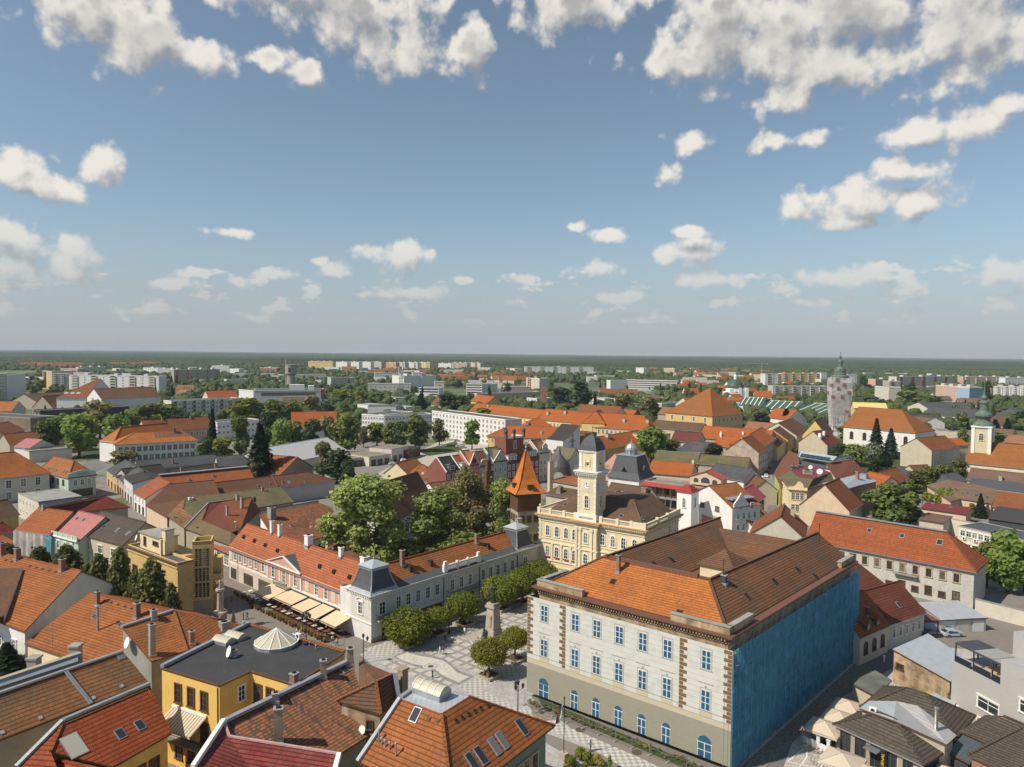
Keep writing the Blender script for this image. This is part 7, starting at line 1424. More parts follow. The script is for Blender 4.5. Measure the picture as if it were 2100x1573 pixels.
house('deep red tin shed roof on a cream garden wall',(1890,1041),(1981,1054),6.5,3.8,5.0,'s','tin_wine','w_peach',sky=[(1913,1032,.9,.9),(1950,1040,.9,.9)])
i=house('long flat grey felt roof with white window wall, at the right edge',(1965,1078),(2160,1121),11,8.2,8.2,'f','slate','w_bone',par=.1,wins=[('F',14,5.6,1.4,1.5,'plain',.6,-.6),('F',14,2.0,1.4,1.5,'plain',.6,-.6)])
for k in range(5):ac_unit(i['root'],i['fr'].p(2+k*3.2,-.3,4.6),i['fr'].a)
house('cream garden wall with tiled coping running behind the flat felt roof',(1890,1052),(2120,1096),.6,5.2,5.2,'f','w_bone','w_bone',name='garden_wall',cat='wall',par=.02)
house('dark green black felt roof at the right edge',(2028,1062),(2140,1078),12,5.0,7.0,'s','felt','w_dark')
house('brown shed roof left of the flat grey felt roof',(1885,1064),(1935,1072),8,4.8,5.6,'s','t_plum3','w_beige')
i=house('long whitewashed brick building with patched orange hipped roof and dark empty windows',(1655,1104),(1998,1167),12.5,9.2,15.2,'h','t_patch2','w_white2',h1=7,ov=.6,chim=[(1767,1056,2.2,1.1,'plas'),(1907,1078,2.2,1.6,'w_beige2'),(1965,1092,2.8,1.8,'w_beige2')],sky=[(1783,1088,.9,1),(1850,1099,.9,1),(1927,1112,1.1,1.4)],name='barracks',cat='building',cap='t_rusty')
fr,L=i['fr'],i['L']
for k in range(12):
 a=3+k*(L-5)/11.5;st='tan' if k>3 else'dark';window(i['root'],fr.p(a,0,5.4),-fr.v,1.25,2.0,st,True)
 if k>5:window(i['root'],fr.p(a,0,1.3),-fr.v,1.25,1.9 if k%2 else 1.2,'dark',True)
m=MB();m.prism(p4(fr,L*.56,L*.70,-1.2,0),4.9,5.1,1)
for k in range(20):m.tube(fr.p(L*.56+k*(L*.14)/19,-1.15,5.1),fr.p(L*.56+k*(L*.14)/19,-1.15,6.0),.02,0,4)
m.bar(fr.p(L*.56,-1.15,6.0),fr.p(L*.70,-1.15,6.0),.05,.05);m.build('balcony',['metal','concrete'],i['root'])
coping(i['root'],[fr.p(0,6.25,15.35),fr.p(L-7,6.25,15.35)],.7,.25,'zinc','ridge_flashing')
i=house('cream blank gable house with orange roof and tall brick chimneys, left of the whitewashed building',(1537,1094),(1652,1106),17,9.0,(1604,1058,.55),'x','t_rusty','w_bone',ov=.1,rp=.55,chim=[(1625,1057,2.0,1.0,'w_beige2'),(1643,1045,2.2,1.0,'w_beige2'),(1655,1095,2.4,.9,'brick')])
i=house('maroon tiled street house with cream walls and arched doors, beside the lane',(1822,1277),(1896,1253),11,5.4,10.0,'g','t_maroon2','w_bone',ov=.4,wins=[('F',5,2.1,1.0,1.7,'plain',.8,-.8)],near=True,sky=[(1843,1240,.8,1.1)])
i=house('upper maroon roof stepping up behind the lane house',(1752,1232),(1815,1198),14,7.5,11.5,'g','t_maroon2','w_grey',ov=.2)
i=house('steep orange roofed house with two dormers and arched windows, next to the blue net',(1764,1304),(1822,1279),10,5.6,10.8,'g','t_brick2','w_bone',ov=.3,wins=[('F',3,1.7,1.1,2.2,'arch_dark',.6,-.6)],near=True,cap='t_rusty')
for x,y in((1772,1281),(1792,1271)):
 r=hit(i,x,y)
 if r:q=r[1];m=MB();f=Fr(q,i['fr'].u,i['fr'].v);m.prism(p4(f,-.7,.7,-.9,1.3),q.z-.9,q.z+.5,0);m.face([f.p(-.95,-1.1,q.z+.5),f.p(.95,-1.1,q.z+.5),f.p(0,-1.1,q.z+1.4)],2);m.face([f.p(-.95,-1.1,q.z+.5),f.p(0,-1.1,q.z+1.4),f.p(0,2.2,q.z+1.4),f.p(-.95,1.4,q.z+.5)],1);m.face([f.p(.95,-1.1,q.z+.5),f.p(.95,1.4,q.z+.5),f.p(0,2.2,q.z+1.4),f.p(0,-1.1,q.z+1.4)],1);m.face([f.p(-.45,-.93,q.z-.6),f.p(.45,-.93,q.z-.6),f.p(.45,-.93,q.z+.2),f.p(0,-.93,q.z+.5),f.p(-.45,-.93,q.z+.2)],3);m.build('dormer',['trimd','t_brick2','trimd','glass'],i['roof'])
chimney(i,1778,1262,1.6,.4,'w_dark')
for k,(A,B,rf,wl,lb)in enumerate((((1893,1271),(1926,1271),'tin_rust','w_red','rusty red garage with painted door, leftmost of the garages'),((1926,1271),(1960,1269),'tin','w_plate','white garage with graffiti and zinc roof, second of the garages'),((1960,1269),(1992,1267),'tin','w_bone','cream garage with zinc roof, third of the garages'),((1992,1267),(2022,1266),'tin','w_grey','grey garage with zinc roof, rightmost of the garages'))):
 i=house(lb,A,B,8,2.9,3.6,'s',rf,wl,name='garage',cat='garage',group='row of garages',ov=.3);fr,L=i['fr'],i['L'];m=MB();m.prism(p4(fr,.4,L-.4,-.06,0),0,2.3,0);m.build('door',[['w_blue','w_plate','w_bone','w_plate'][k]],i['root'])
 if k==1:text3d('sOk',fr.p(L/2,-.1,.8),-fr.v,1.2,'c_grey',i['root'],'graffiti',.01)
house('pale garden wall behind the garages and the whitewashed building',(2000,1228),(2140,1262),.5,3.4,3.4,'f','w_bone','w_bone',name='garden_wall',cat='wall',par=.02)
V=dict(a=(1830,1331,6),b=(1950,1398,4.6),c=(1985,1352,4.9),d=(1903,1299,6.4))
i=poly('peeling ochre storehouse with pale ribbed tin roof',V,[('a','b','c','d')],['a','b','c','d'],'tin','w_peel',inset=.2)
wallwins(i['root'],i['I'][0],i['I'][1],1,3.0,1.2,.8,'dark',2.5,10);wallwins(i['root'],i['I'][0],i['I'][1],1,.2,1.6,2.2,'dark',12.5,1)
gm=empty('modern_house',P(2060,1480),'modern grey rendered house with glazed roof terrace and white windows, right edge','house');A,B=P(1953,1354,9.5),P(2058,1408,9.5);GF=Fr(A,(B-A).xy);GL=(B-A).xy.length
m=MB();m.prism(p4(GF,0,GL*.97,0,12),0,9.5,0,True,1);m.prism(p4(GF,GL*.97,GL+14,-.3,12),0,13.4,0,True,1);m.prism(p4(GF,-.5,GL+12,12,20),0,13.0,0,True,1);m.prism(p4(GF,GL+2,GL+3.2,8.5,9.7),13.4,15.8,0);m.build('wall',['w_grey2','gravel2'],gm)
m=MB()
for a in(0.3,3.6,6.9,GL*.95):
 for b in(.3,4.5):m.box(GF.p(a,b),.16,.16,9.5,12.2,GF.a,0)
m.prism(p4(GF,.2,GL*.97,.2,.38),12.2,12.42,0);m.prism(p4(GF,.2,GL*.97,4.4,4.6),12.2,12.42,0)
for k,a in enumerate((0.3,3.6,6.9)):m.prism(p4(GF,a,a+3.2,.4,4.4),12.44,12.52,1 if k else 2)
m.build('pergola',['w_dark','awning_grey','w_dark'],gm)
m=MB()
for a0,a1 in((.3,3.4),(3.7,6.8),(7,GL*.94)):m.prism(p4(GF,a0,a1,.1,.14),9.5,10.5,0)
m.build('glass_balustrade',['glass'],gm)
m=MB();m.box(GF.p(5,2.5),2,.9,9.5,9.95,GF.a,0);m.box(GF.p(5,2.9),2,.25,9.95,10.4,GF.a,0);m.build('sofa',['w_tan'],gm)
for zz,a,w_ in((4.6,GL*.74,3.6),(1.0,GL*.1,1.1),(1.2,GL*.6,1.0)):window(gm,GF.p(a,0,zz),-GF.v,w_,1.7,'plain',True)
window(gm,GF.p(GL+4,-.3,7.5),-GF.v,2.0,1.7,'plain',True);ac_unit(gm,GF.p(GL*.45,15,13.0),GF.a)
m=MB();q=[GF.p(GL+1+k*.5,14+.3*(k%3),13.05)for k in range(12)]
for p in q:m.box(p,.1,.1,13.0,13.4,0)
m.build('roof_pegs',['iron'],gm)
i=poly('low grey felt roofed shed behind the beige parasols',dict(a=(1743,1399,3.2),b=(1797,1428,3.2),c=(1829,1395,3.2),d=(1795,1374,3.4)),[('a','b','c','d')],['a','b','c','d'],'patchy2','w_beige')
i=house('restaurant with dark tiled hipped roof, glass front and brick piers',(1718,1480),(1890,1558),(1928,1530),4.4,6.9,'h','t_dark3','w_beige',h0=4.5,h1=5,ov=.5,name='restaurant',cat='restaurant',cap='t_dark3')
fr,L,Dp=i['fr'],i['L'],i['D'];m=MB();n_=5
for k in range(n_):
 a0,a1=.6+k*(L-1.0)/n_,.6+(k+1)*(L-1.0)/n_-.7;m.prism(p4(fr,a0,a1,-.05,0),.3,3.6,0)
 for j in(0,.5,1):m.prism(p4(fr,a0+(a1-a0)*j-.06,a0+(a1-a0)*j+.06,-.1,-.051),.3,3.6,1)
m.prism(p4(fr,L,L+.05,.6,Dp-.6),.5,3.4,0);m.build('glass_front',['glass','w_dark'],i['root'])
m=MB()
for k in range(n_+1):m.box(fr.p(.25+k*(L-.6)/n_,-.1),.6,.3,0,4.2,fr.a)
m.build('brick_pier',['w_brickold'],i['root']);m=MB();a=.6+2*(L-1)/n_;m.prism(p4(fr,a-.2,a+(L-1)/n_-.4,-1.6,-.1),3.2,3.35,0);m.build('entrance_canopy',['metal'],i['root'])
m=MB();a=.6+3*(L-1)/n_-.5;m.prism(p4(fr,a,a+.75,-.55,-.45),.3,3.7,0);sg=m.build('sign',['black'],i['root'])
t=text3d('JOURNAL',fr.p(a+.62,-.60,.5),-fr.v,.62,'c_yellow',i['root'],'sign_lettering',.01,None,'LEFT');t.rotation_euler=(pi/2,-pi/2,t.rotation_euler[2])
i=house('dark tiled hipped roof at the back of the restaurant',(1770,1446),(1957,1510),9,4.2,7.0,'h','t_dark3','w_beige',h0=4.5,h1=5,ov=.4)
i=poly('crumpled corrugated tin roof between the two dark restaurant roofs',dict(a=(1762,1452,6.6),b=(1783,1437,6.6),g=(1838,1438,7.0),c=(1882,1447,7.3),d=(1962,1508,5.6),e=(1942,1527,5.4),f=(1832,1477,7.0)),[('a','f','g','b'),('f','e','d','c','g')],['a','f','e','d','c','g','b'],'tin','w_beige',mats=['tin_ribs'],fm=[0,1])
ac_unit(i['root'],P(1790,1463,6.4),-.65);m=MB();p=P(1919,1513,5);m.tube(p,p+Zv(4.0),.22,0,10);m.tube(p+Zv(4),p+Zv(4.2),.3,0,10);m.build('flue',['chrome'],i['root'])
i=poly('black tin lean-to roof beside the restaurant',dict(a=(1975,1506,4.4),b=(2018,1522,4.4),c=(1989,1566,3.4),d=(1943,1542,3.4)),[('d','c','b','a')],['d','c','b','a'],'tin_dark','w_dark')
i=poly('dark tiled hipped roof at the lower right, upper of two',dict(a=(1969,1499,4.8),b=(2021,1522,4.8),c=(2110,1490,6.6),d=(2058,1468,6.9),e=(2020,1466,5.2)),[('a','b','c','d'),('a','d','e')],['a','b','c','d','e'],'t_dark3','w_beige',ridge=[('c','d')])
i=poly('dark tiled roof cut by the bottom right corner, lower of two',dict(a=(1985,1548,4.8),b=(2120,1610,4.8),c=(2140,1500,7.2),d=(2095,1493,7.2),e=(2022,1521,4.8)),[('a','b','c','d'),('a','d','e')],['a','b','c','d','e'],'t_dark3','w_brick',ridge=[('a','d')],cap='t_dark3')
i=poly('small zinc roof beside the storehouse, left of the modern house',dict(a=(1887,1434,3),b=(1953,1462,3),c=(1960,1440,3.2),d=(1916,1420,3.2)),[('a','b','c','d')],['a','b','c','d'],'tin','w_beige')
# ================================================================ churches
i=house('long baroque church with huge plain orange roof and white walls',(1730,874),(1877,887),26,12.4,(1757,835,.15),'h','t_church','w_white',h0=3,h1=14,ov=.4,name='church',cat='church',wins=[('F',5,5,2,4.5,'arch_dark')])
house('yellow plain gable roof part standing behind the church roof',(1752,836),(1820,838),16,23,26,'g','w_yellow2','w_yellow2',name='church_annex')
c=P(1719,893,0);sc2=(c.y)*1.0/FP;ct=empty('wrapped_church_tower',c,'church tower wrapped in pale netting with red squares, with green copper helmet','tower');fy=c.y/FP
def yz(py):return zat(c.x,c.y,py)
m=MB();a=rad(-8);m.box(c,30*fy,30*fy,0,yz(776),a);m.build('shaft',['w_white'],ct)
m=MB();zs=[yz(y)for y in(892,872,850,835,822,808,795,783,774)];ws=[14,15.5,16.5,17.5,19,20,18.5,19.5,19]
def npt(j,t):s=ws[j]*fy;q=((-1,-1),(1,-1),(1,1),(-1,1));k=int(t)%4;u=t-int(t);x=q[k][0]+(q[(k+1)%4][0]-q[k][0])*u;y=q[k][1]+(q[(k+1)%4][1]-q[k][1])*u;w=1+.05*sin(t*9+j*2);return Vector((c.x+(x*cos(a)-y*sin(a))*s*w,c.y+(x*sin(a)+y*cos(a))*s*w,zs[j]+.5*sin(t*5+j)))
for j in range(len(zs)-1):
 for k in range(24):m.face([npt(j,k/6),npt(j,(k+1)/6),npt(j+1,(k+1)/6),npt(j+1,k/6)],0,True)
m.build('netting',['net_pale'],ct);m=MB()
for k in range(4):
 for x in(-20,-7,7,20):
  for s,t in(((1,0),(0,1)),((0,1),(1,0))):pass
for x in(-1,-.33,.33,1):
 for y in(-1,1):p=Vector((c.x+(x*cos(a)-y*sin(a))*19*fy,c.y+(x*sin(a)+y*cos(a))*16.5*fy,0));m.tube(p,p+Zv(zs[-1]),.1,0,4)
for z in range(4,int(zs[-1]),3):m.box(c,32*fy,32*fy,z,z+.12,a,0)
m.build('scaffold',['metal'],ct)
for(x,y)in((1697,790),(1722,789),(1711,796),(1701,813),(1719,813),(1732,804),(1729,843),(1690,805),(1708,778)):
 z=yz(y);d=Vector((sin(a),-cos(a),0));t=Vector((cos(a),sin(a),0));q=Vector((c.x,c.y,0))+d*(20.5*fy)+t*((x-1719)*fy);s=3.6*fy;m=MB();m.face([q+t*-s+Zv(z-s),q+t*s+Zv(z-s),q+t*s+Zv(z+s),q-t*s+Zv(z+s)]);m.build('red_panel',['net_red'],ct)
P_=[(17,777),(16.5,771),(12,768),(12.5,766.5),(10.5,765),(10.8,760),(9.5,756),(6.5,753.5),(5.5,752.5),(4.6,752),(4.4,745),(5.4,744.5),(5.2,741),(4.2,739),(1.5,737.5),(1.4,736),(2.6,734),(2.4,731),(.8,729.5),(.3,728),(.3,725),(1.2,724.5),(1.0,723),(0,722)]
m=MB();m.lathe(c,[(r*fy,yz(y))for r,y in P_],12,0,False);m.build('copper_helmet',['copper'],ct)
i=house('onion domed church nave with bright orange tiled roof and cream walls',(1981,947),(2150,963),17,9.8,(2018,907,.25),'g','t_church','w_cream',ov=.5,name='church',cat='church',h0=0);m=MB();fr=i['fr']
for k in range(6):m.prism(p4(fr,1.5+k*6.2,4.5+k*6.2,-.08,0),4.0,8.0,0)
m.prism(p4(fr,-.2,i['L'],-.25,0),8.8,9.5,1);m.build('wall_panels',['w_peach2','trim'],i['root'])
c=i['fr'].p(4.8,7.5);fy=(c.y)/FP;ot=empty('onion_tower',c,'cream church tower with arched belfry and green onion dome, at the right edge','tower')
def yz(py):return zat(c.x,c.y,py)
m=MB();aa=i['fr'].a;m.box(c,32*fy,32*fy,0,yz(876),aa,0)
for s in(-1,1):
 for t in(-1,1):m.box(c+Vector((cos(aa)*s-sin(aa)*t,sin(aa)*s+cos(aa)*t,0))*14.5*fy,6*fy,6*fy,0,yz(874),aa,1)
m.box(c,37*fy,37*fy,yz(876),yz(873),aa,1);m.build('shaft',['w_peach2','trim'],ot)
for nv in(Vector((sin(aa),-cos(aa))),Vector((cos(aa),sin(aa)))):window(ot,c+(nv*16.4*fy).to_3d()+Zv(yz(902)),nv,8.5*fy,15*fy,'arch_white')
P_=[(19.5,873),(17,868),(12,864),(11,860),(13,857),(16,853),(15.5,849),(11,845),(8,842),(7.5,840),(7.2,828),(9.2,827),(9,824.5),(5,821),(6.5,817),(6.3,814.5),(3,811),(2.2,805),(1.2,797),(.6,790),(.4,778),(0,776)]
m=MB();m.lathe(c,[(r*fy,yz(y))for r,y in P_],12,0,False);m.build('onion_dome',['copper'],ot)
c=P(1507,821,0);dc=empty('domed_church',c,'white neoclassical church with dark green dome and lantern, far off among trees','church');fy=c.y/FP
def yz(py):return zat(c.x,c.y,py)
m=MB();m.box(c,44*fy,22*fy,0,yz(803),0);m.box(c,30*fy,30*fy,0,yz(797),0);m.lathe(c,[(16.5*fy,yz(803)),(16.5*fy,yz(795.5))],24)
for x in(5,19):m.box(c+Vector((x*fy,-15*fy,0)),6*fy,6*fy,0,yz(794),0)
m.build('wall',['white'],dc);m=MB();m.lathe(c,[(17.2*fy,yz(795.5)),(16.8*fy,yz(791)),(14*fy,yz(785)),(9*fy,yz(780)),(3.5*fy,yz(778.3)),(3.3*fy,yz(778))],24,0)
for x in(5,19):m.lathe(c+Vector((x*fy,-15*fy,0)),[(3.4*fy,yz(794)),(3*fy,yz(790.5)),(0,yz(788.5))],10)
m.build('dome',['greendome'],dc);m=MB();m.lathe(c,[(3.2*fy,yz(778.3)),(3.2*fy,yz(772)),(3.6*fy,yz(771.5)),(1.2*fy,yz(769)),(0,yz(766))],10);m.build('lantern',['white'],dc)
c=P(597,800,0);wtw=empty('water_tower',c,'round concrete water tower with thin side stair shaft, standing above the trees','water tower');fy=c.y/FP
def yz(py):return zat(c.x,c.y,py)
m=MB();m.lathe(c,[(8.5*fy,0),(8*fy,yz(768)),(11*fy,yz(766)),(11*fy,yz(749)),(11.4*fy,yz(748.6)),(11.4*fy,yz(747.8)),(0,yz(747))],24);m.build('tank',['w_stone2'],wtw)
m=MB();q=c+Vector((-10.5*fy,0,0));m.box(q,3*fy,3*fy,0,yz(742),0);m.lathe(q,[(1.8*fy,yz(742)),(1.2*fy,yz(739)),(0,yz(736.5))],8);m.build('stair_shaft',['w_stone2'],wtw);m=MB();m.lathe(c,[(11.1*fy,yz(768.5)),(11.1*fy,yz(767.5))],24);m.build('ring',['slate'],wtw)
window(wtw,c+Vector((0,-11*fy,yz(763))),(0,-1),3,6,'dark')
c=P(822,872,0);ms=empty('lattice_mast',c,'tall steel lattice telecom mast in front of the white office','mast');m=MB();H_=zat(c.x,c.y,752);k=22
for j in range(k):
 z0_,z1_=H_*j/k,H_*(j+1)/k;w0,w1=4.4*(1-.72*j/k),4.4*(1-.72*(j+1)/k);Q=lambda w,z,s:c+Vector((w/2*(1,1,-1,-1)[s%4],w/2*(1,-1,-1,1)[s%4],z))
 for s in range(4):m.tube(Q(w0,z0_,s),Q(w1,z1_,s),.13,0,4);m.tube(Q(w0,z0_,s),Q(w1,z1_,s+1),.07,0,4);m.tube(Q(w0,z0_,s+1),Q(w1,z1_,s),.07,0,4);m.tube(Q(w1,z1_,s),Q(w1,z1_,s+1),.07,0,4)
m.tube(c+Zv(H_),c+Zv(H_+6),.08,0,4);m.build('lattice',['metal'],ms)
for z in(.62,.8,.93):m=MB();m.box(c,3.6,3.6,H_*z,H_*z+.3,0,0);m.build('platform',['metal'],ms)
for k in range(9):a=k*2.3;m=MB();q=c+Vector((cos(a)*1.6,sin(a)*1.6,0));m.box(q,.5,.5,H_*(.8+.02*k),H_*(.8+.02*k)+2.2,a);m.build('aerial_panel',['white'],ms)
# ================================================================ town beyond: office and apartment blocks
def slabm(m,pts,z0,z1,k=0):m.prism([p.xy for p in pts],z0,z1,k,True)
FARW=[]
def apt(label,A,B,yA,yB,Dp,wall='w_plate',fl=8,nc=12,side=None,roof='bitumen',huts=0,style='small',hut='w_plate',group=None,wx=1.6,wz=1.4,name='apartment_block',accent=None,wp=None):
 """A, B: pixels of the top corners of the facade; yA, yB: rows where the same corners meet the ground"""
 if yA<775 and abs(yA-yB)<.6:yB+=.02*(yA-723)
 a,b=P(A[0],yA),P(B[0],yB);ze=zat(a.x,a.y,A[1]);f=Fr(a,(b-a).xy);L=(b-a).xy.length;root=empty(name,f.p(L/2,Dp/2),label,'building',group)
 m=MB();m.prism(p4(f,0,L,0,Dp),0,ze,0,True,1);m.build('wall',[wall,roof],root);m=MB()
 for q in((0,L,-.25,.35),(0,L,Dp-.35,Dp+.25),(-.25,.35,.36,Dp-.36),(L-.35,L+.25,.36,Dp-.36)):m.prism(p4(f,*q),ze-.35,ze+.35,0)
 m.build('parapet',['trim' if wall!='w_dark' else'bitumen'],root);sh=(ze-1.0)/fl
 if wp:
  m=MB()
  for k in range(fl):m.prism(p4(f,.6,L-.6,-.12,0),1.0+k*sh+sh*.25,1.0+k*sh+sh*.75,0)
  m.build('window_band',['glass'],root)
 else:
  for k in range(fl):
   for j in range(nc):window(root,f.p(L*(j+.5)/nc,0,1.2+k*sh),-f.v,min(wx,L/nc*.6),min(wz,sh*.55),style)
 if side:
  n2=max(2,int(Dp/5))
  for k in range(fl):
   for j in range(n2):window(root,f.p(0 if side=='L' else L,Dp*(j+.5)/n2,1.2+k*sh),-f.u if side=='L' else f.u,wx,wz,style)
 for h in range(huts):m=MB();m.prism(p4(f,L*(h+.5)/huts-2.5,L*(h+.5)/huts+2.5,Dp*.3,Dp*.75),ze+.02,ze+2.6,0);m.build('roof_hut',[hut],root)
 if accent:
  for j in range(1,nc,3):
   m=MB();m.prism(p4(f,L*j/nc-L/nc*.42,L*j/nc+L/nc*.42,-1.0,-.02),2.5,ze-1,0)
   for k in range(fl):m.prism(p4(f,L*j/nc-L/nc*.36,L*j/nc+L/nc*.36,-1.08,-1.01),1.2+k*sh+sh*.35,1.2+k*sh+sh*.85,1)
   m.build('balcony_stack',[accent,'glass'],root)
 return f,L,ze,root
apt('pale slab block with green squares on its blank end wall, at the left edge',(16,770),(53,773),822,812,16,'w_plate',8,0)
r=_=None
f,L,ze,r=apt('pale block with rows of windows, left part of the green square block',(-40,768),(15,770),826,822,14,'w_bone',8,10)
m=MB()
apt('red and ochre striped apartment block, leftmost of the long grey row',(88,761),(107,763),797,798,30,'w_yellow',8,4,accent='w_red')
apt('short grey apartment block between the striped block and the long grey one',(108,766),(141,768),800,800,14,'w_grey',8,6,accent='w_plate')
apt('longest grey white apartment block, in front of the others at the left',(142,769),(326,767),808,812,14,'w_plate',7,14,huts=3,accent='w_bone',wx=2.0)
apt('dark brown low block behind the long grey apartment block',(124,756),(160,757),772,772,18,'w_rose',5,6);apt('long dim grey block behind the long grey apartment block',(161,753),(218,754),768,767,14,'w_grey',5,12,huts=3)
apt('white end block with green stripe, first of three in line',(294,754),(324,755),770,771,14,'w_plate',6,7,huts=1);apt('white block with lift huts, second of three in line',(325,756),(356,757),773,774,14,'w_grey',6,7,huts=2)
apt('long brown grey block with pale end, third of three in line',(357,758),(451,758),784,782,14,'w_stone2',7,14,huts=4,accent='w_pink');apt('yellow and blue block rising behind the brown grey one',(434,750),(470,750),770,770,14,'w_grey',7,8,huts=1)
apt('white low villa block right of the yellow and blue block',(471,756),(490,756),772,772,12,'w_plate',4,4);apt('low pale school with flat roof among the trees',(465,778),(508,778),792,791,12,'w_bone',2,10)
apt('red and white house block left of the water tower',(533,754),(568,756),768,768,14,'w_red',4,6,hut='w_plate',huts=1);apt('yellow apartment slab on the horizon, right of the water tower',(632,741),(682,741),758,758,14,'w_yellow',7,12,huts=4,hut='w_yellow')
for k,(x0,x1)in enumerate(((689,712),(713,736),(737,760),(761,782))):apt(['white high block with green edge, first of four stepping along the horizon','white block with lime stripe, second of four on the horizon','white block with yellow stripe, third of four on the horizon','dim grey block, last of four on the horizon'][k],(x0,742),(x1,742),759,759,14,'w_plate' if k<3 else'w_grey',7,5,huts=1)
for k,(x0,x1,w_)in enumerate(((792,812,'w_orange'),(813,830,'w_bone'),(831,856,'w_plate'),(857,881,'w_yellow'))):apt(['orange striped block, left end of the second horizon group','cream block, second in the second horizon group','white block with lift huts, third in the second horizon group','yellow block, right end of the second horizon group'][k],(x0,743),(x1,743),760,760,14,w_,7,5,huts=2,hut=w_,accent='w_bone')
apt('white block half behind trees, left end of the third horizon group',(899,745),(925,745),759,759,14,'w_plate',6,6,huts=2);apt('pink and white block with red balconies, third horizon group',(926,744),(958,744),760,760,14,'w_pink',7,8,huts=3,accent='w_plate');apt('yellow and white block, right end of the third horizon group',(959,744),(985,744),760,760,14,'w_bone',7,6,huts=2,hut='w_yellow',accent='w_orange')
apt('very long white apartment block under the dark forest, right of centre',(1076,752),(1217,753),770,771,14,'w_plate',6,16,huts=1,accent='w_bone');apt('small cream end tower left of the very long white block',(1046,755),(1055,755),768,768,12,'w_cream',5,2)
apt('striped tower house with orange balconies, above the orange institute roofs',(1079,775),(1106,777),806,808,18,'w_bone',7,4,side='R',accent='w_orange',huts=1,hut='w_orange')
apt('white office cube with ribbon windows, left of the striped tower house',(956,787),(988,788),813,814,26,'w_plate',5,4,side='R',wp=1);apt('white office wing continuing from the office cube',(989,788),(1020,787),813,811,14,'w_plate',5,5)
apt('big windowless white theatre block',(828,771),(894,768),800,798,34,'w_plate',3,0,huts=2);apt('white theatre stage tower with soft shadowed side',(846,765),(866,766),799,799,30,'w_lilac',3,0)
apt('stepped white office with ribbon windows, in front of the theatre',(859,795),(900,797),818,819,16,'w_plate',4,5,wp=1);apt('low white front of the stepped office',(852,807),(880,808),820,821,10,'w_plate',2,4);apt('pale blank tower beside the stepped office',(891,783),(911,783),815,815,12,'w_bone',4,1)
apt('long low brown flats under the office cube',(978,808),(1106,804),826,820,14,'w_tan',3,16);apt('modern red and white terrace building behind the brown flats',(1035,793),(1088,793),808,808,16,'w_rose',3,8)
apt('small white flat building with tall brick chimney near it',(1080,816),(1101,819),834,836,20,'w_plate',3,3,side='R')
p=P(1115,838);m=MB();m.box(p,6,6,0,22,0,0,.85);o=m.build('brick_chimney',['w_brick2']);tag(o,'lone tall brick chimney beside the small white flat building','chimney')
for k,(A,B,ya,yb,w_,lb)in enumerate((((604,768),(668,768),782,782,'w_bone','long low white shed with poplars in front, right of the water tower'),((679,775),(726,774),793,792,'w_grey','grey hall with vertical piers behind a row of poplars'),((768,765),(815,764),782,782,'w_plate','white and red school block below the striped horizon blocks'),((755,787),(842,788),812,812,'w_bone','cream office block left of the theatre'),((773,815),(812,817),826,828,'w_bone','low cream pavilion in front of the cream office'),((980,754),(1005,754),766,766,'w_grey','small grey white school right of the third horizon group'))):apt(lb,A,B,ya,yb,16,w_,3,9)
apt('long shopping centre with beige panel wall and ribbon windows, beside the old trees',(521,801),(664,798),842,840,30,'w_lilac',4,0,name='shopping_centre');f,L,ze,r=apt('shopping centre end wall, white and windowless, at its left',(490,799),(520,801),838,842,20,'w_plate',3,0,name='shopping_centre')
a,b=P(521,842),P(664,840);f=Fr(a,(b-a).xy);L=(b-a).xy.length;ze=zat(a.x,a.y,801);sh_=bpy.data.objects.get('shopping_centre');m=MB();m.prism(p4(f,L*.1,L*.88,-.1,0),ze-5,ze-2,0);m.build('window_band',['glass'],sh_);m=MB();m.prism(p4(f,L*.4,L*.9,-1.2,0),0,ze-6,0);m.build('panel_wall',['w_tan'],sh_);m=MB();m.prism(p4(f,L*.96,L+.6,-.6,0),0,ze+1,0);m.build('sign_tower',['w_dark'],sh_);m=MB();m.prism(p4(f,L*.965,L+.3,-.7,-.61),ze-5,ze,0);m.build('sign',['c_red'],sh_)
text3d('FUS',f.p(L*.985,-.8,ze-12),-f.v,5,'white',sh_,'sign_lettering');m=MB();m.prism(p4(f,L*.5,L*.72,8,18),ze,ze+5,0);m.prism(p4(f,L*.78,L*.86,8,18),ze,ze+4,0);m.build('roof_plant',['white'],sh_)
apt('four storey grey green flats with balconies, in front of the shopping centre',(352,823),(490,816),862,853,14,'w_plate',4,22,accent='w_tan');apt('dark glass fronted office block with flat roof, behind the park trees',(83,843),(266,837),880,868,14,'w_dark',3,0,side='L');apt('white building end with brown panels beside the tall fir',(446,867),(531,862),906,898,14,'w_plate',3,10)
apt('white three storey office, left wing of the long white office',(742,850),(788,854),890,893,36,'w_plate',4,8,wz=1.6);apt('long white office with regular square windows, right of the mast',(886,843),(1036,860),893,918,13,'w_plate',5,20,wz=1.7,wx=1.5,huts=0)
apt('white office link between the two white office wings',(789,853),(886,843),893,888,12,'w_lilac',4,14);house('low roofs of halls behind the white office',(733,828),(832,835),14,8,9,'f','tin','w_plate',par=.2);house('grey attic block behind the white office',(754,833),(812,833),18,13,13,'f','bitumen','w_plate',par=.2)
apt('white modern building with long horizontal bands, right of centre',(1284,779),(1388,783),797,800,16,'w_plate',4,10,wp=1);apt('slim white tower with green side, on the wooded plain',(1304,754),(1320,756),770,770,12,'w_plate',6,2);apt('slim white and brown tower block, right of the slim green one',(1361,755),(1383,757),771,771,12,'w_tan',6,3)
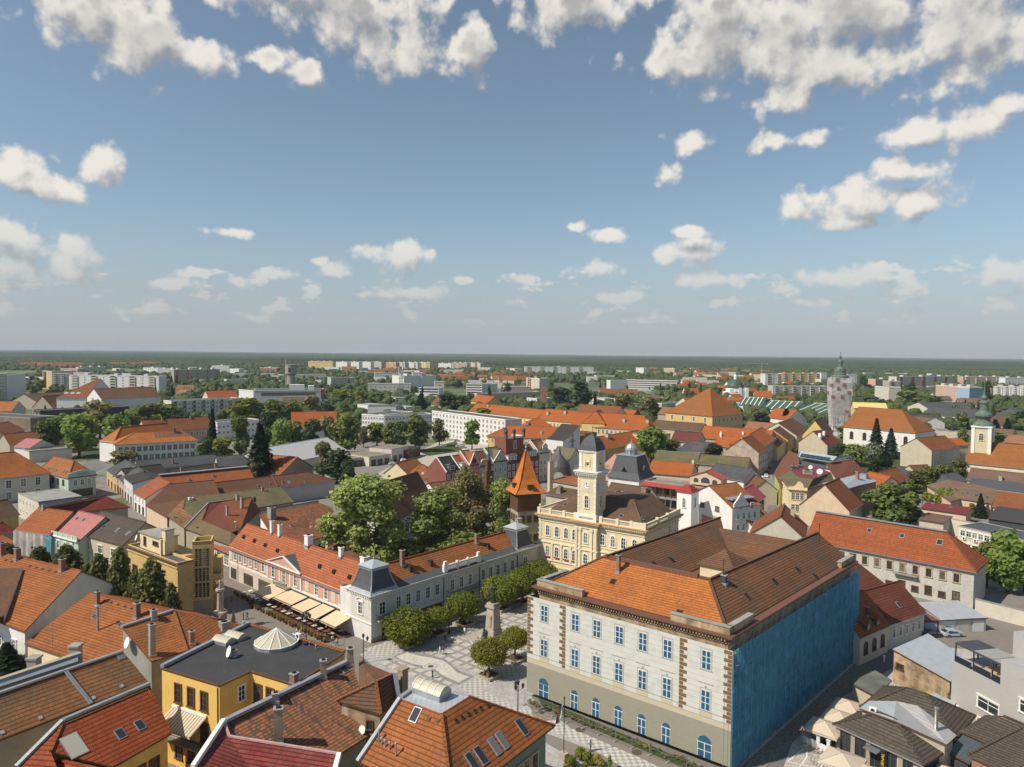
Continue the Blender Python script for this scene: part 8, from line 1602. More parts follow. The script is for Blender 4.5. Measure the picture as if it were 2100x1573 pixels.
apt('green and white block behind the domed church',(1569,767),(1603,767),797,797,16,'w_plate',6,5,side='L',accent='w_bone');apt('long yellow balcony block behind the domed church',(1604,766),(1681,768),789,789,14,'w_yellow',5,14,huts=4,hut='w_orange',accent='w_bone');apt('long grey and pink block in front of the yellow balcony block',(1585,792),(1694,792),817,817,14,'w_grey',5,18,accent='w_bone')
apt('small grey block with pale end, left of the old orange pavilion',(1357,828),(1434,825),848,843,12,'w_grey',3,12,huts=0);apt('brown grey flats behind, among trees right of centre',(1335,817),(1366,815),832,830,12,'w_stone',3,6);apt('low white flats at the edge of the wood',(1260,800),(1335,803),812,813,12,'w_grey',2,10)
apt('pale office row with long bands, right of the dark poplar',(1203,802),(1262,800),812,811,12,'w_plate',2,8);apt('low white row of buildings behind the orange institute',(1205,815),(1262,824),828,834,14,'w_plate',2,10)
house('old yellow pavilion with high orange hipped roof and dark ridge turret',(1461,853),(1523,848),42,13,32,'h','t_church','w_ochre',h0=26,h1=12,wins=[('F',7,8,1.8,3.2,'plain'),('F',7,2,1.8,3.2,'plain'),('L',4,8,1.8,3.2,'plain')],name='pavilion')
for k,(A,B,lb)in enumerate((((1515,830),(1560,832),'green market hall roof, left section'),((1562,838),(1630,842),'green market hall roof, middle section with white ribs'),((1632,842),(1700,850),'green market hall roof, right section below the wrapped tower'))):
 i=house(lb,A,B,40,6,13,'g','greenroof','w_plate',cap='white',name='market_hall',cat='hall')
 for j in range(5):x=i['L']*(j+.5)/5;coping(i['root'],[i['fr'].p(x,0,6.2),i['fr'].p(x,20,13.1)],.8,.3,'white','roof_rib')
for lb,A,B,ya,yb,w_,fl,nc,ac in(('beige and ochre slab seen end on, in front of the red balcony block',(1793,792),(1822,795),828,832,'w_bone',8,0,None),('red brown apartment block with white end, beside the ochre slab',(1823,782),(1846,781),815,815,'w_stone',8,4,'w_red'),('white block with red brown balcony columns, right of the wrapped tower',(1838,773),(1953,775),801,798,'w_bone',7,15,'w_rose'),('long peach orange block with blue end wall, near the onion tower',(1918,790),(1987,797),826,832,'w_pink',7,16,None),('sky blue end section of the peach orange block',(1987,796),(2015,797),833,832,'w_blue',7,0,None),('pink grey block with lift huts, far right behind',(1975,773),(2060,776),792,792,'w_pink',6,12,'w_plate'),('white grey block at the right edge behind',(2061,775),(2110,777),796,796,'w_plate',6,8,None),('white block with red squares at the right edge',(2041,793),(2110,796),820,822,'w_plate',7,12,'w_plate'),('short pink block behind the wrapped tower',(1795,778),(1836,777),798,797,'w_pink',5,6,None),('white terraced block just right of the wrapped tower',(1737,768),(1757,770),792,792,'w_plate',6,3,None),('small orange block at the foot of the wrapped tower',(1742,788),(1753,788),802,802,'w_orange',3,2,None),('tall white house just left of the wrapped tower',(1684,765),(1696,766),786,786,'w_plate',5,3,None)):
 apt(lb,A,B,ya,yb,14,w_,fl,nc,huts=min(4,nc//4),accent=ac,hut='w_bone')
for lb,A,B,Dp,ze,zr,k,rf,wl in(('long charcoal industrial roof behind the onion tower',(1895,850),(1995,856),30,7,13,'g','t_grey','w_white'),('wide charcoal roof with skylight, behind the long industrial roof',(1905,838),(2000,838),30,8,13,'g','t_grey','w_bone'),('charcoal roof with white gable at the right edge',(2040,850),(2130,862),24,7,12,'g','t_grey','w_white'),('brown hipped roof right of the onion tower',(2018,870),(2068,872),20,7,13,'h','t_brown','w_bone'),('plum roofs with coping below the brown hipped roof',(2020,888),(2075,892),14,6,9,'g','t_plum3','w_stone'),('orange roof patch at the right edge, beyond the onion tower',(2060,905),(2130,912),12,5,9,'g','t_salmon','w_stone'),('plum roof with panels behind the long church, first',(1846,858),(1895,866),16,7,11,'g','t_plum3','w_white'),('modern house with pale terraces, between the long church and the onion tower',(1925,882),(1972,884),14,8,8,'f','gravel','w_bone')):
 house(lb,A,B,Dp,ze,zr,k,rf,wl)
a,b,c_,d=P(1858,854,12),P(1918,857,12),P(1921,849,16),P(1860,845,16);sp_=empty('solar_roof',a,'long strip of blue solar panels on a pale roof right of the long church','solar array');m=MB();m.face([a,b,c_,d]);m.build('frame',['metal'],sp_)
for k in range(14):
 for j in(0,1):s0,s1=(k+.06)/14,(k+.94)/14;t0,t1=j*.5+.04,j*.5+.46;f2=lambda s,t:(a+(b-a)*s).lerp(d+(c_-d)*s,t)+Vector((0,-.05,.12));m=MB();m.face([f2(s0,t0),f2(s1,t0),f2(s1,t1),f2(s0,t1)]);m.build('solar_panel',['solar'],sp_)
i=house('white palace with two rows of large windows and orange roof with a bare weathered patch',(236,911),(405,902),15,10.5,15,'h','t_orange','w_white',h0=9,h1=7,wins=[('F',13,6.4,1.6,2.1,'stone',1,-1),('F',13,1.6,1.7,2.7,'stone',1,-1)],chim=[(270,873,2.2,1.4),(358,887,2.4,1.2)],name='palace',cat='building')
m=MB();fr,L=i['fr'],i['L'];m.face([fr.p(L*.48,-.4,10.2),fr.p(L+.4,-.4,10.2),fr.p(L-7,7.4,15.06),fr.p(L*.48,7.4,15.06)]);m.build('weathered_patch',['t_old2'],i['roof'])
i=house('side wing of the white palace with columned end facing the street',(204,903),(232,906),34,10.5,17,'x','t_orange','w_white',h0=8,name='palace',cat='building',chim=[(262,862,2,1.2)])
facade(i,'L',8,2,1.6,6.5,'arch_plain',2,-2);house('orange tiled rear wing of the palace with red brick walls',(300,885),(436,876),16,9,15,'g','t_rusty','w_pink',wins=[('F',11,5,1.4,2,'plain')],chim=[(283,868,3,2.2),(333,861,1.5,1),(391,858,1.4,1)],name='palace',cat='building')
i=house('white hall with high orange roof and long white gable, behind the dark office',(116,815),(177,815),60,15,30,'h','t_rusty','w_plate',h0=22,sky=[(123,806,3,3,'white'),(136,806,3,3,'white'),(149,806,3,3,'white'),(161,806,3,3,'white')],name='hall',cat='hall')
house('white gabled right part of the high orange roofed hall',(178,815),(208,818),50,15,(192,797,.5),'x','t_rust','w_plate',name='hall',cat='hall')
for lb,A,B,Dp,ze,zr,k,rf,wl in(('grey green gabled shed left of the white hall',(24,822),(75,824),40,7,(45,808,.5),'x','t_brown','w_stone'),('brown gable roof tucked against the white hall',(66,835),(108,836),30,5,15,'x','t_rust','w_stone'),('blank brown firewall building at the left edge',(-60,850),(62,857),18,12,13,'f','bitumen','w_peel2'),('red roof at the very left edge above the firewall',(-40,842),(24,842),18,12,18,'g','t_orange','w_bone'),('long brown roofs with chimneys at the left, behind the steep orange mansard',(8,890),(50,880),18,6,11,'g','t_rusty','w_stone'),('terracotta roof left of the faded signboard house',(20,912),(90,906),16,7,12,'h','t_rusty','w_stone'),('orange brown roof behind the terracotta roof',(60,895),(122,903),16,7,11,'g','t_rusty','w_stone'),('pink roofed white gable house behind the faded signboard house',(62,918),(112,912),12,6.5,10,'x','tin_pink','w_plate'),('flat pale roof terrace behind the faded signboard house',(60,925),(148,918),12,6,6,'f','gravel','w_bone'),('long flat brown roof at the left, below the red roof',(0,868),(60,868),20,6,9,'g','t_brown','w_stone'),('orange roofed villa hidden in the park trees',(598,878),(692,876),22,10,19,'h','t_new','w_plate'),('long red dormered roof behind the grey green flats',(428,817),(489,815),20,9,16,'h','t_new','w_bone'),('orange roof with stepped ridge at the foot of the institute',(966,822),(1000,826),16,8,14,'g','t_new','w_yellow'),('brown roof peeping behind the dark chestnut trees',(884,828),(905,832),14,7,15,'g','t_rust','w_bone'),('salmon roofs with chimneys right of the institute',(1180,846),(1262,852),16,11,17,'g','t_rusty','w_bone'),('low salmon roof row behind the grey block',(1349,848),(1408,852),18,8,13,'g','t_salmon','w_stone'),('small hipped orange roof with black base, near the town hall',(1265,850),(1296,853),12,9,13,'h','t_new','w_dark'),('orange roofs with turret behind the pavilion',(1415,830),(1500,826),18,10,16,'g','t_new','w_bone'),('orange rooftop with white gable, left of the market hall',(1572,855),(1615,860),20,7,14,'g','t_new','w_plate')):
 house(lb,A,B,Dp,ze,zr,k,rf,wl)
rr=random.Random(5);SPK=[];FB=MB();LMK=((40,'the green square block'),(110,'the white gabled hall'),(200,'the long grey white block'),(300,'the white palace'),(400,'the four storey flats'),(500,'the shopping centre'),(600,'the water tower'),(720,'the white office'),(830,'the lattice mast'),(950,'the office cube'),(1090,'the striped tower house'),(1190,'the tall dark poplar'),(1300,'the long banded white building'),(1400,'the grey block with pale end'),(1500,'the domed church'),(1610,'the market hall'),(1720,'the wrapped tower'),(1810,'the ochre slab'),(1910,'the long industrial roof'),(2000,'the onion tower'),(2090,'the block with red squares'))
def specks(x0,x1,y0,y1,cnt,rf,group,lb,wl='w_bone',L0=14,L1=40,st=0):
 for k in range(cnt):
  x,y=rr.uniform(x0,x1),rr.uniform(y0,y1);p=P(x,y);L=rr.uniform(L0,L1);a=rr.uniform(-.5,.5)
  if st:FB.prism(p4(Fr(p,(cos(a),sin(a))),0,L,0,13),0,rr.uniform(5,14),rr.randrange(3),True,3);SPK.append((p.x,p.y,L*.7));continue
  root=empty('house',p,lb+', in line with '+min(LMK,key=lambda q:abs(q[0]-x))[1],'house',group);f=Fr(p,(cos(a),sin(a)))
  ze,zr,Dp=rr.uniform(5,7),rr.uniform(10,13),rr.uniform(11,14);m=MB();m.prism(p4(f,0,L,0,Dp),0,ze,0,False)
  for q in(0,L):t=[f.p(q,0,ze),f.p(q,Dp/2,zr),f.p(q,Dp,ze)];m.face(t if q==0 else t[::-1])
  m.build('wall',[wl],root);m=MB();F_,l_,e_=roof_geo(f,L,Dp,ze,zr,'g',.5);slab(m,F_,None);m.build('roof',[rf,'wood'],root);SPK.append((p.x,p.y,L*.7))
specks(20,120,750,756,7,'t_church','far terraces at the left','orange roofed terrace far off',L0=60,L1=120);specks(205,300,741,752,10,'t_church','far terraces at the left centre','long orange roofed terrace far off',L0=80,L1=160);specks(300,420,741,748,14,'t_church','far terraces above the brown block','long orange roofed terrace on the plain',L0=80,L1=200)
specks(700,860,758,775,14,'t_church','roofs below the horizon blocks','low orange roofed house',L0=20,L1=60);specks(890,1075,765,785,20,'t_church','roofs behind the office cube','orange roofed house in the trees',L0=20,L1=60);specks(1180,1300,748,756,6,'t_church','roofs by the forest','tiny orange roofed house at the forest edge',L0=20,L1=50)
specks(1310,1560,751,775,30,'t_salmon','village roofs on the plain','tiny pale village house','w_plate',14,34);specks(1380,1620,775,835,22,'t_new','roofs round the domed church','small orange roofed house among trees','w_plate',12,26);specks(1480,1560,760,790,8,'t_church','roofs left of the domed church','red roofed house in the trees',L0=20,L1=40)
specks(1225,1330,795,830,6,'t_rusty','roofs in the wood','small brown roofed house',L0=12,L1=22);specks(250,400,800,835,7,'t_salmon','roofs behind the grey flats','small pale roofed house',L0=12,L1=22);specks(1750,2090,800,845,10,'t_plum3','roofs under the right blocks','brown roofed house',L0=14,L1=30)
specks(30,620,757,790,34,'gravel','pale low buildings left','low pale flat building','w_plate',16,50,1);specks(620,1290,757,800,46,'gravel','pale low buildings centre','low pale building','w_plate',18,60,1);specks(1290,2090,760,800,44,'gravel','pale low buildings right','low white building','w_plate',16,60,1)
o=FB.build('distant_buildings',['w_plate','w_bone','w_lilac','gravel']);o['kind']='stuff';o['label']='scatter of low pale distant buildings between the far trees'
p=P(1562,775);m=MB();m.tube(p,p+Zv(35),.9,0,5);m.bar(p+Vector((-48,0,35)),p+Vector((14,0,35)),1.0,1.3,0);m.box(p+Vector((12,0,0)),4,2,32,35,0,0);o=m.build('tower_crane',['concrete']);tag(o,'pale tower crane standing alone in front of the forest','crane')
# ================================================================ trees
def T(x,yt,yb,wpx,kind='broad',mat='leaf',label=None,detail=None,group=None,var=None,name=None,cat='tree'):
 p=P(x,yb);h=zat(p.x,p.y,yt);w=wpx*p.length/FP/1.02;H0,W0={'broad':(12.2,9.4),'tall':(18.6,10.6),'poplar':(20,4.2),'fir':(13.6,6.4),'cone':(10.8,6),'bush':(2.6,4)}[kind]
 if detail is None:detail=2.4 if p.y<260 else 1.0 if p.y<420 else.45
 v=var if var is not None else(int(x*7)+int(yt))%3
 return tree(x,yb,kind,mat,w/W0,h/H0,label,group,name,v,detail,cat=cat)
T(748,962,1176,158,'tall','leaf_plane','biggest olive green plane tree, in the courtyard behind the pink building',1.6,var=0);T(893,1006,1166,146,'tall','leaf_plane','wide dark green plane tree behind the white corner building',1.5,var=1);T(958,960,1130,98,'tall','leaf_olive','brownish thin leaved tree between the plane trees',.8,var=2);T(1030,974,1132,92,'tall','leaf_plane','slender plane tree left of the orange spire tower',.9,var=0)
T(925,1040,1135,60,'tall','leaf_mid','smaller plane tree tucked behind the wide dark one',.7,var=2);T(985,1050,1118,56,'broad','leaf_olive','low olive bush tree in the courtyard gap',1.0);T(846,1115,1172,46,'broad','leaf_mid','small round tree in front of the two big plane trees',1.5);T(690,1060,1150,60,'tall','leaf_plane','young plane tree beside the beige chimney stack',.8,var=1)
for k,(x,yt,yb,w)in enumerate(((18,1112,1215,66),(82,1116,1232,70),(140,1112,1250,90),(205,1130,1268,68),(246,1118,1282,66),(312,1142,1312,92),(352,1190,1322,50),(180,1150,1258,50),(278,1165,1298,50))):
 T(x,yt,yb,w,'cone','leaf_street',['bushy street conifer at the left edge','bushy street conifer in front of the wrapped house','bushy street conifer in front of the mint house','bushy street conifer before the brown patched roof','pointed street conifer right of the beige window wall','largest bushy street conifer, nearest the modernist block','small dark conifer leaning on the modernist balconies','low conifer between two larger ones, left','low conifer between two larger ones, right'][k],1.0,'row of street conifers')
T(14,1318,1392,84,'fir','leaf_fir','dark dense fir in the yard at the lower left edge',2)
GB=((838,1250,1322,94,'largest clipped globe tree, nearest the white corner tower'),(897,1246,1300,50,'smallest globe tree, right behind the largest one'),(951,1216,1281,70,'globe tree in front of the arched gateway'),(1026,1182,1250,70,'globe tree directly behind the statue'),(1072,1166,1236,66,'globe tree second from the far end, near the school corner'),(1104,1152,1216,76,'farthest globe tree, at the end of the white building'),(1003,1310,1387,74,'yellowing globe tree nearest the banner wall, lower left of the pair'),(1056,1287,1354,56,'yellowing globe tree half hidden by the banner wall'))
for k,(x,yt,yb,w,lb)in enumerate(GB):
 p=P(x,yb);r=w*p.y/FP/2;h=zat(p.x,p.y,yt);rz=r*(.74 if k else.68);cr,_t=tree_kind('globe',k%3,'leaf_globe' if k<6 else'leaf_lime2',1.0 if k else 1.5);root=empty('globe_tree',p,lb,'tree','clipped globe trees on the square')
 o=put(bpy.data.objects.new('crown',cr),root);o.scale=(r,r,rz*1.25);o.location=(0,0,h-rz*1.05);o.rotation_euler=(0,0,k*1.3);m=MB();m.tube(p,p+Zv(h-rz),.16,0,7)
 for j in range(5):a=j*1.26;m.tube(p+Zv(h-rz*2),p+Vector((cos(a)*r*.6,sin(a)*r*.6,h-rz)),.08,0,5)
 m.build('trunk',['bark'],root);f=Fr(p,(cos(UA),sin(UA)));m=MB();s=1.7
 for q in((-s,s,-s,-s+.35),(-s,s,s-.35,s),(-s,-s+.35,-s+.35,s-.35),(s-.35,s,-s+.35,s-.35)):m.prism(p4(f,*q),.01,.5,0)
 m.prism(p4(f,-s+.36,s-.36,-s+.36,s-.36),.01,.35,1);m.build('planter',['stone','soil'],root)
TR='''163 838 938 86 broad leaf_mid|big rounded park tree left of the white palace
205 818 900 74 broad leaf_olive|grey olive park tree behind the rounded park tree
118 848 925 66 broad leaf_mid|park tree in front of the dark office, left
90 862 930 50 broad leaf|low park tree at the corner of the dark office
240 842 905 56 broad leaf_mid|park tree just behind the palace roof
262 838 880 50 broad leaf|rounded tree above the palace roof
300 828 872 80 broad leaf_lime|bright green tree in front of the four storey flats
340 820 868 74 broad leaf_mid|second tree in front of the four storey flats
375 842 872 40 broad leaf_dark|dark tree at the corner of the flats
252 922 968 72 broad leaf_olive|thin leaved street tree in front of the palace facade
425 895 958 44 broad leaf_dark|dark tree at the right end of the palace
457 894 950 62 broad leaf_lime|yellow green round tree right of the palace
436 838 940 34 fir leaf_fir|tall dark fir right of the palace roof
495 850 945 52 broad leaf|leafy tree right of the white panelled building
534 868 992 84 fir leaf_fir|huge layered spruce above the dark slate roofs
548 842 925 50 broad leaf_dark|dark crown behind the huge spruce
580 850 935 62 broad leaf_mid|chestnut with pale blossom in front of the orange villa
608 862 930 46 broad leaf|round tree left of the pale hall
640 858 930 60 broad leaf_dark|dark tree in front of the orange villa roof
706 838 940 84 broad leaf|tall dark park tree right of the orange villa
672 850 930 46 broad leaf_olive|olive tree beside the tall dark park tree
745 868 918 30 broad leaf_olive|thin tree left of the white office
773 866 915 58 broad leaf_lime|bright young tree in front of the white office wing
800 858 922 50 broad leaf|green tree in front of the office link, left
822 862 925 44 broad leaf_dark|dark tree beneath the lattice mast
852 846 926 74 broad leaf|broad tree in front of the office link, right
901 857 915 44 broad leaf_olive|dark slim tree in front of the long white office
968 860 922 50 broad leaf_mid|tree hiding the end of the yellow institute wing
505 808 872 90 broad leaf_lime|wide pale green tree in front of the shopping centre
560 818 872 60 broad leaf|dark green tree in front of the shopping centre
600 822 870 50 broad leaf_lime|pale tree beside the beige panel wall
642 808 872 50 broad leaf_olive|tall grey green tree in front of the beige panel wall
672 818 868 36 broad leaf_dark|dark tree at the right end of the shopping centre
700 793 830 66 broad leaf_lime|light green crown right of the shopping centre
735 797 832 50 broad leaf_mid|light crown left of the cream pavilion
690 918 992 84 broad leaf_dark|dark round tree by the pale hall
664 903 985 54 broad leaf_olive|bare brownish tree by the pale hall
588 940 990 24 bush leaf_lime|light shrub beside the small barn
520 948 998 30 broad leaf_olive|small olive tree at the end of the orange zinc roof
714 935 1000 44 broad leaf_dark|dark tree at the corner of the garages
915 805 850 56 broad leaf_dark|dark chestnut above the white office, left
945 806 850 50 broad leaf_dark|dark chestnut above the white office, right
863 808 842 44 fir leaf_fir|dark pine left of the chestnuts
1193 776 842 42 poplar leaf_dark|tall dark poplar above the institute roofs
1150 792 842 60 broad leaf_dark|dark broad tree left of the tall poplar
1155 826 848 40 broad leaf_lime|low light green tree in front of the dark poplar
995 835 865 70 broad leaf_lime|light green trees over the long institute roof
1335 866 955 88 broad leaf_mid|big leafy tree in front of the yellow institute front
1375 900 950 50 broad leaf|darker part tree right of the big leafy tree
1465 904 952 52 broad leaf_fir|dark spreading pine in the garden of the charcoal hipped house
1278 800 850 56 broad leaf_olive|tall grey green tree behind the institute, left
1330 812 858 50 broad leaf_olive|olive tree behind the institute roof, right
1471 855 885 34 broad leaf_lime|light tree in front of the old pavilion
1515 850 882 40 broad leaf_mid|tree right of the old pavilion
1562 840 882 46 broad leaf_fir|very dark round tree right of the old pavilion
1612 838 876 40 fir leaf_fir|dark fir left of the bright yellow gable
1638 846 874 26 fir leaf_fir|smaller dark fir beside it
1565 815 840 50 broad leaf_lime|bright tree before the market hall, left
1590 822 842 40 broad leaf_mid|dark tree before the market hall
1796 858 940 42 fir leaf_fir|tallest dark fir in front of the long church
1826 878 940 40 fir leaf_blue|blue green spruce in front of the long church
1858 877 925 30 fir leaf_blue|small blue spruce at the right end of the long church
1730 872 905 36 broad leaf_olive|thin tree at the foot of the wrapped tower
1775 870 905 30 broad leaf_olive|pale thin tree left of the tallest fir
1752 905 955 60 broad leaf|garden tree beside the solar hall, left
1720 908 948 40 broad leaf_dark|dark garden shrub tree behind the solar hall
1787 905 945 44 bush leaf_bloom|white flowering shrub in the garden, right
1742 922 955 40 bush leaf_bloom|white flowering shrub in the garden, left
1682 906 940 40 broad leaf_gold|yellow leaved bush tree beside the beige gable
1805 935 1000 58 broad leaf_fir|dark garden tree in front of the beige rendered house
1788 945 990 34 fir leaf_fir|narrow dark fir left of it
1832 975 1005 40 broad leaf|lower dark tree left of the hedge trees
1876 962 1012 46 broad leaf_street|first round street tree below the beige rendered house
1905 950 1005 50 broad leaf_street|second round street tree below the beige rendered house
1936 946 998 50 broad leaf_street|third round street tree below the beige rendered house
1965 940 990 46 broad leaf_street|last round street tree beside the onion domed church
1824 980 1082 112 broad leaf|largest leafy tree, in front of the zinc roof with brick chimney
1866 1012 1078 54 broad leaf_dark|dark ivy clad tree right of the largest leafy tree
2010 1012 1062 26 fir leaf_fir|small fir in the courtyard of the brown roofs
2064 1020 1058 26 fir leaf_fir|small fir at the right edge of the brown roofs
1993 1030 1058 14 poplar leaf_gold|narrow yellow green cypress in the courtyard
2024 1098 1205 66 broad leaf|tall tree at the right end of the whitewashed building
2066 1090 1215 84 broad leaf_mid|widest tree behind the whitewashed building, right edge
2100 1112 1215 60 broad leaf|tree cut by the right edge above the garages
1940 1000 1040 54 bush leaf_lime|ivy covered wall clump beside the brown corner roof
1905 1008 1040 34 bush leaf_lime|ivy clump at the end of the brown corner roof
1830 1400 1445 24 bush leaf_mid|wild shrub below the peeling storehouse, left
1870 1415 1450 26 bush leaf_gold|orange leaved shrub below the peeling storehouse
1990 1448 1478 26 bush leaf_lime|light shrub at the foot of the modern house
1936 1440 1470 16 bush leaf_mid|thin shrub beside the small zinc roof
1770 1408 1440 28 bush leaf_dark|dark weeds beside the felt roofed shed
1412 952 970 18 bush leaf_lime|roof garden shrub on the porch house
2040 860 900 36 fir leaf_fir|dark conifer behind the onion dome, right
2065 858 900 30 fir leaf_fir|dark conifer at the right edge behind the onion dome
1955 872 905 40 broad leaf_dark|dark tree left of the onion tower
2040 885 912 46 broad leaf_mid|green tree right of the onion tower
1790 810 838 60 broad leaf_dark|dark trees beside the ochre slab
1862 800 836 60 broad leaf_mid|wide tree in front of the red balcony block, left
1905 806 838 66 broad leaf|wide tree in front of the peach orange block
1865 782 830 24 poplar leaf_dark|dark poplar before the red balcony block
1770 768 800 16 poplar leaf_dark|poplar right of the wrapped tower
2020 780 822 22 poplar leaf_dark|tall tree right of the onion spire
2095 838 880 40 broad leaf_dark|dark trees at the right edge'''
for l in TR.split('\n'):
 a,lb=l.split('|');a=a.split();T(*(float(v)for v in a[:4]),a[4],a[5],lb)
BX=[]
for o in COL.objects:
 if o.type=='MESH' and o.name.startswith(('wall','shaft','tank','roof'))and o.parent:
  c=np.empty(len(o.data.vertices)*3,np.float32);o.data.vertices.foreach_get('co',c);c=c.reshape(-1,3)+np.array(ORG.get(o.parent.name,(0,0,0)),np.float32)[None]if o.parent.name in ORG else c.reshape(-1,3);BX.append((c[:,0].min()-2,c[:,0].max()+2,c[:,1].min()-2.5,c[:,1].max()+2))
BX+=[(x,x+q*1.5,y-2,y+14)for x,y,q in SPK];BX=np.array(BX)
def free(x,y,r=3):
 return not np.any((BX[:,0]-r<x)&(x<BX[:,1]+r)&(BX[:,2]-r<y)&(y<BX[:,3]+r))
cnt=0
TN={'leaf':'green','leaf_mid':'mid green','leaf_dark':'dark green','leaf_lime':'light green','leaf_olive':'olive','leaf_fir':'blackish'}
while cnt<330:
 d=430*(1650/430)**rr.random();x=rr.uniform(-.78,.78)*d;px=1050+FP*x/d
 if not free(x,d,5)or(d<560 and 760<px<1100)or(d<620 and 1100<px<1900):cnt+=.2;continue
 kd=rr.choice(['broad']*6+['poplar','fir']);s=rr.uniform(.75,1.35);mt=rr.choice(['leaf','leaf_mid','leaf_dark','leaf_lime','leaf_olive','leaf'])if kd=='broad' else'leaf_dark' if kd=='poplar' else'leaf_fir';near=min(LMK,key=lambda q:abs(q[0]-px))[1]
 lb=('small ' if s<.95 else'large ' if s>1.15 else'middling ')+TN[mt]+' '+{'broad':'round tree','poplar':'narrow poplar','fir':'pointed fir'}[kd]+(' close in' if d<700 else' midway' if d<1050 else' far back')+', in line with '+near
 tree(0,0,kd,mt,s*(1.1 if kd=='broad' else.9),s*(1 if kd=='broad' else.9),lb,'park trees in line with '+near,var=rr.randrange(3),detail=.45,loc=(x,d));cnt+=1
def domes(name,n_,d0,d1,r0,r1,mat,avoid=True):
 V,F_=[],[];g=rr.random;base=[]
 import itertools
 ring=[(cos(k*pi/3.5),sin(k*pi/3.5))for k in range(7)];c=0
 while c<n_:
  d=sqrt(d0*d0+(d1*d1-d0*d0)*g()**1.5);x=(g()*2-1)*.8*d
  if sin(x*.006+1.3)*sin(d*.004+x*.002)+.35*sin(x*.02+d*.013)<-.55:c+=.3;continue
  if avoid and not free(x,d,4):c+=.1;continue
  r=r0+(r1-r0)*g();h=r*(1.3+g()*.7);b=len(V)
  for(k,z,s)in((0,.25,.9),(1,.62,1.0),(2,.9,.6)):
   for(cx,cy)in ring:w=s*(.8+.4*g());V.append((x+cx*r*w,d+cy*r*w,h*z*(.9+.2*g())))
  V.append((x,d,h))
  for k in(0,1):
   for j in range(7):a_,b_=b+k*7+j,b+k*7+(j+1)%7;F_.append((a_,b_,b_+7,a_+7))
  for j in range(7):F_.append((b+14+j,b+14+(j+1)%7,b+21))
  c+=1
 me=bpy.data.meshes.new(name);me.from_pydata(V,[],F_);me.materials.append(M(mat));o=bpy.data.objects.new(name,me);COL.objects.link(o);return o
for nm,n_,d0,d1,r0,r1,lb in(('town_woods',5200,560,1500,3,6.5,'loose green tree cover between the far town buildings'),('outer_woods',15000,1400,3400,4,7.5,'dense belt of trees around the edge of the town')):
 o=domes(nm,n_,d0,d1,r0,r1,'leaf_far');o['kind']='stuff';o['label']=lb
NA,NR=520,170;az_=np.linspace(-.72,.72,NA);dd=2600*(15000/2600)**(np.arange(NR)/(NR-1));A_,D_=np.meshgrid(az_,dd);X=np.sin(A_)*D_/np.cos(A_)*1.0;Yy=D_
nzz=sum(np.sin(X*f_+p1+2*np.sin(Yy*f_*.7+p2))*np.sin(Yy*f_*1.1+p3)*w_ for f_,p1,p2,p3,w_ in((.0009,1,2,3,1.0),(.0022,4,1,0,.6),(.006,2,5,1,.35)))
hh=15+6*nzz+rng.normal(size=X.shape)*2.3;clear=(np.sin(X*.0011+.5)*np.sin(Yy*.0016+1.0)>.62);hh=np.where(clear,-1.0,np.clip(hh,7,30));hh[0]=-1
me=bpy.data.meshes.new('forest');V=np.stack([X,Yy,hh],-1).reshape(-1,3);idx=np.arange(NA*NR).reshape(NR,NA);q=np.stack([idx[:-1,:-1],idx[:-1,1:],idx[1:,1:],idx[1:,:-1]],-1).reshape(-1,4)
me.vertices.add(len(V));me.vertices.foreach_set('co',V.ravel());me.loops.add(q.size);me.loops.foreach_set('vertex_index',q.ravel().astype(np.int32));me.polygons.add(len(q));me.polygons.foreach_set('loop_start',np.arange(0,q.size,4,dtype=np.int32));me.update(calc_edges=True);me.materials.append(M('canopy'));o=bpy.data.objects.new('forest',me);COL.objects.link(o);o['kind']='stuff';o['label']='dark river forest reaching to the horizon'
m=MB();m.box((0,7000),34000,15200,-1,66,0);hm,nt=newmat('haze');v=n(nt,'ShaderNodeVolumePrincipled',{'Color':(.72,.80,.90,1),'Density':HAZE});nt.links.new(v.outputs[0],n(nt,'ShaderNodeOutputMaterial').inputs['Volume']);o=m.build('haze',[hm]);o['kind']='stuff'
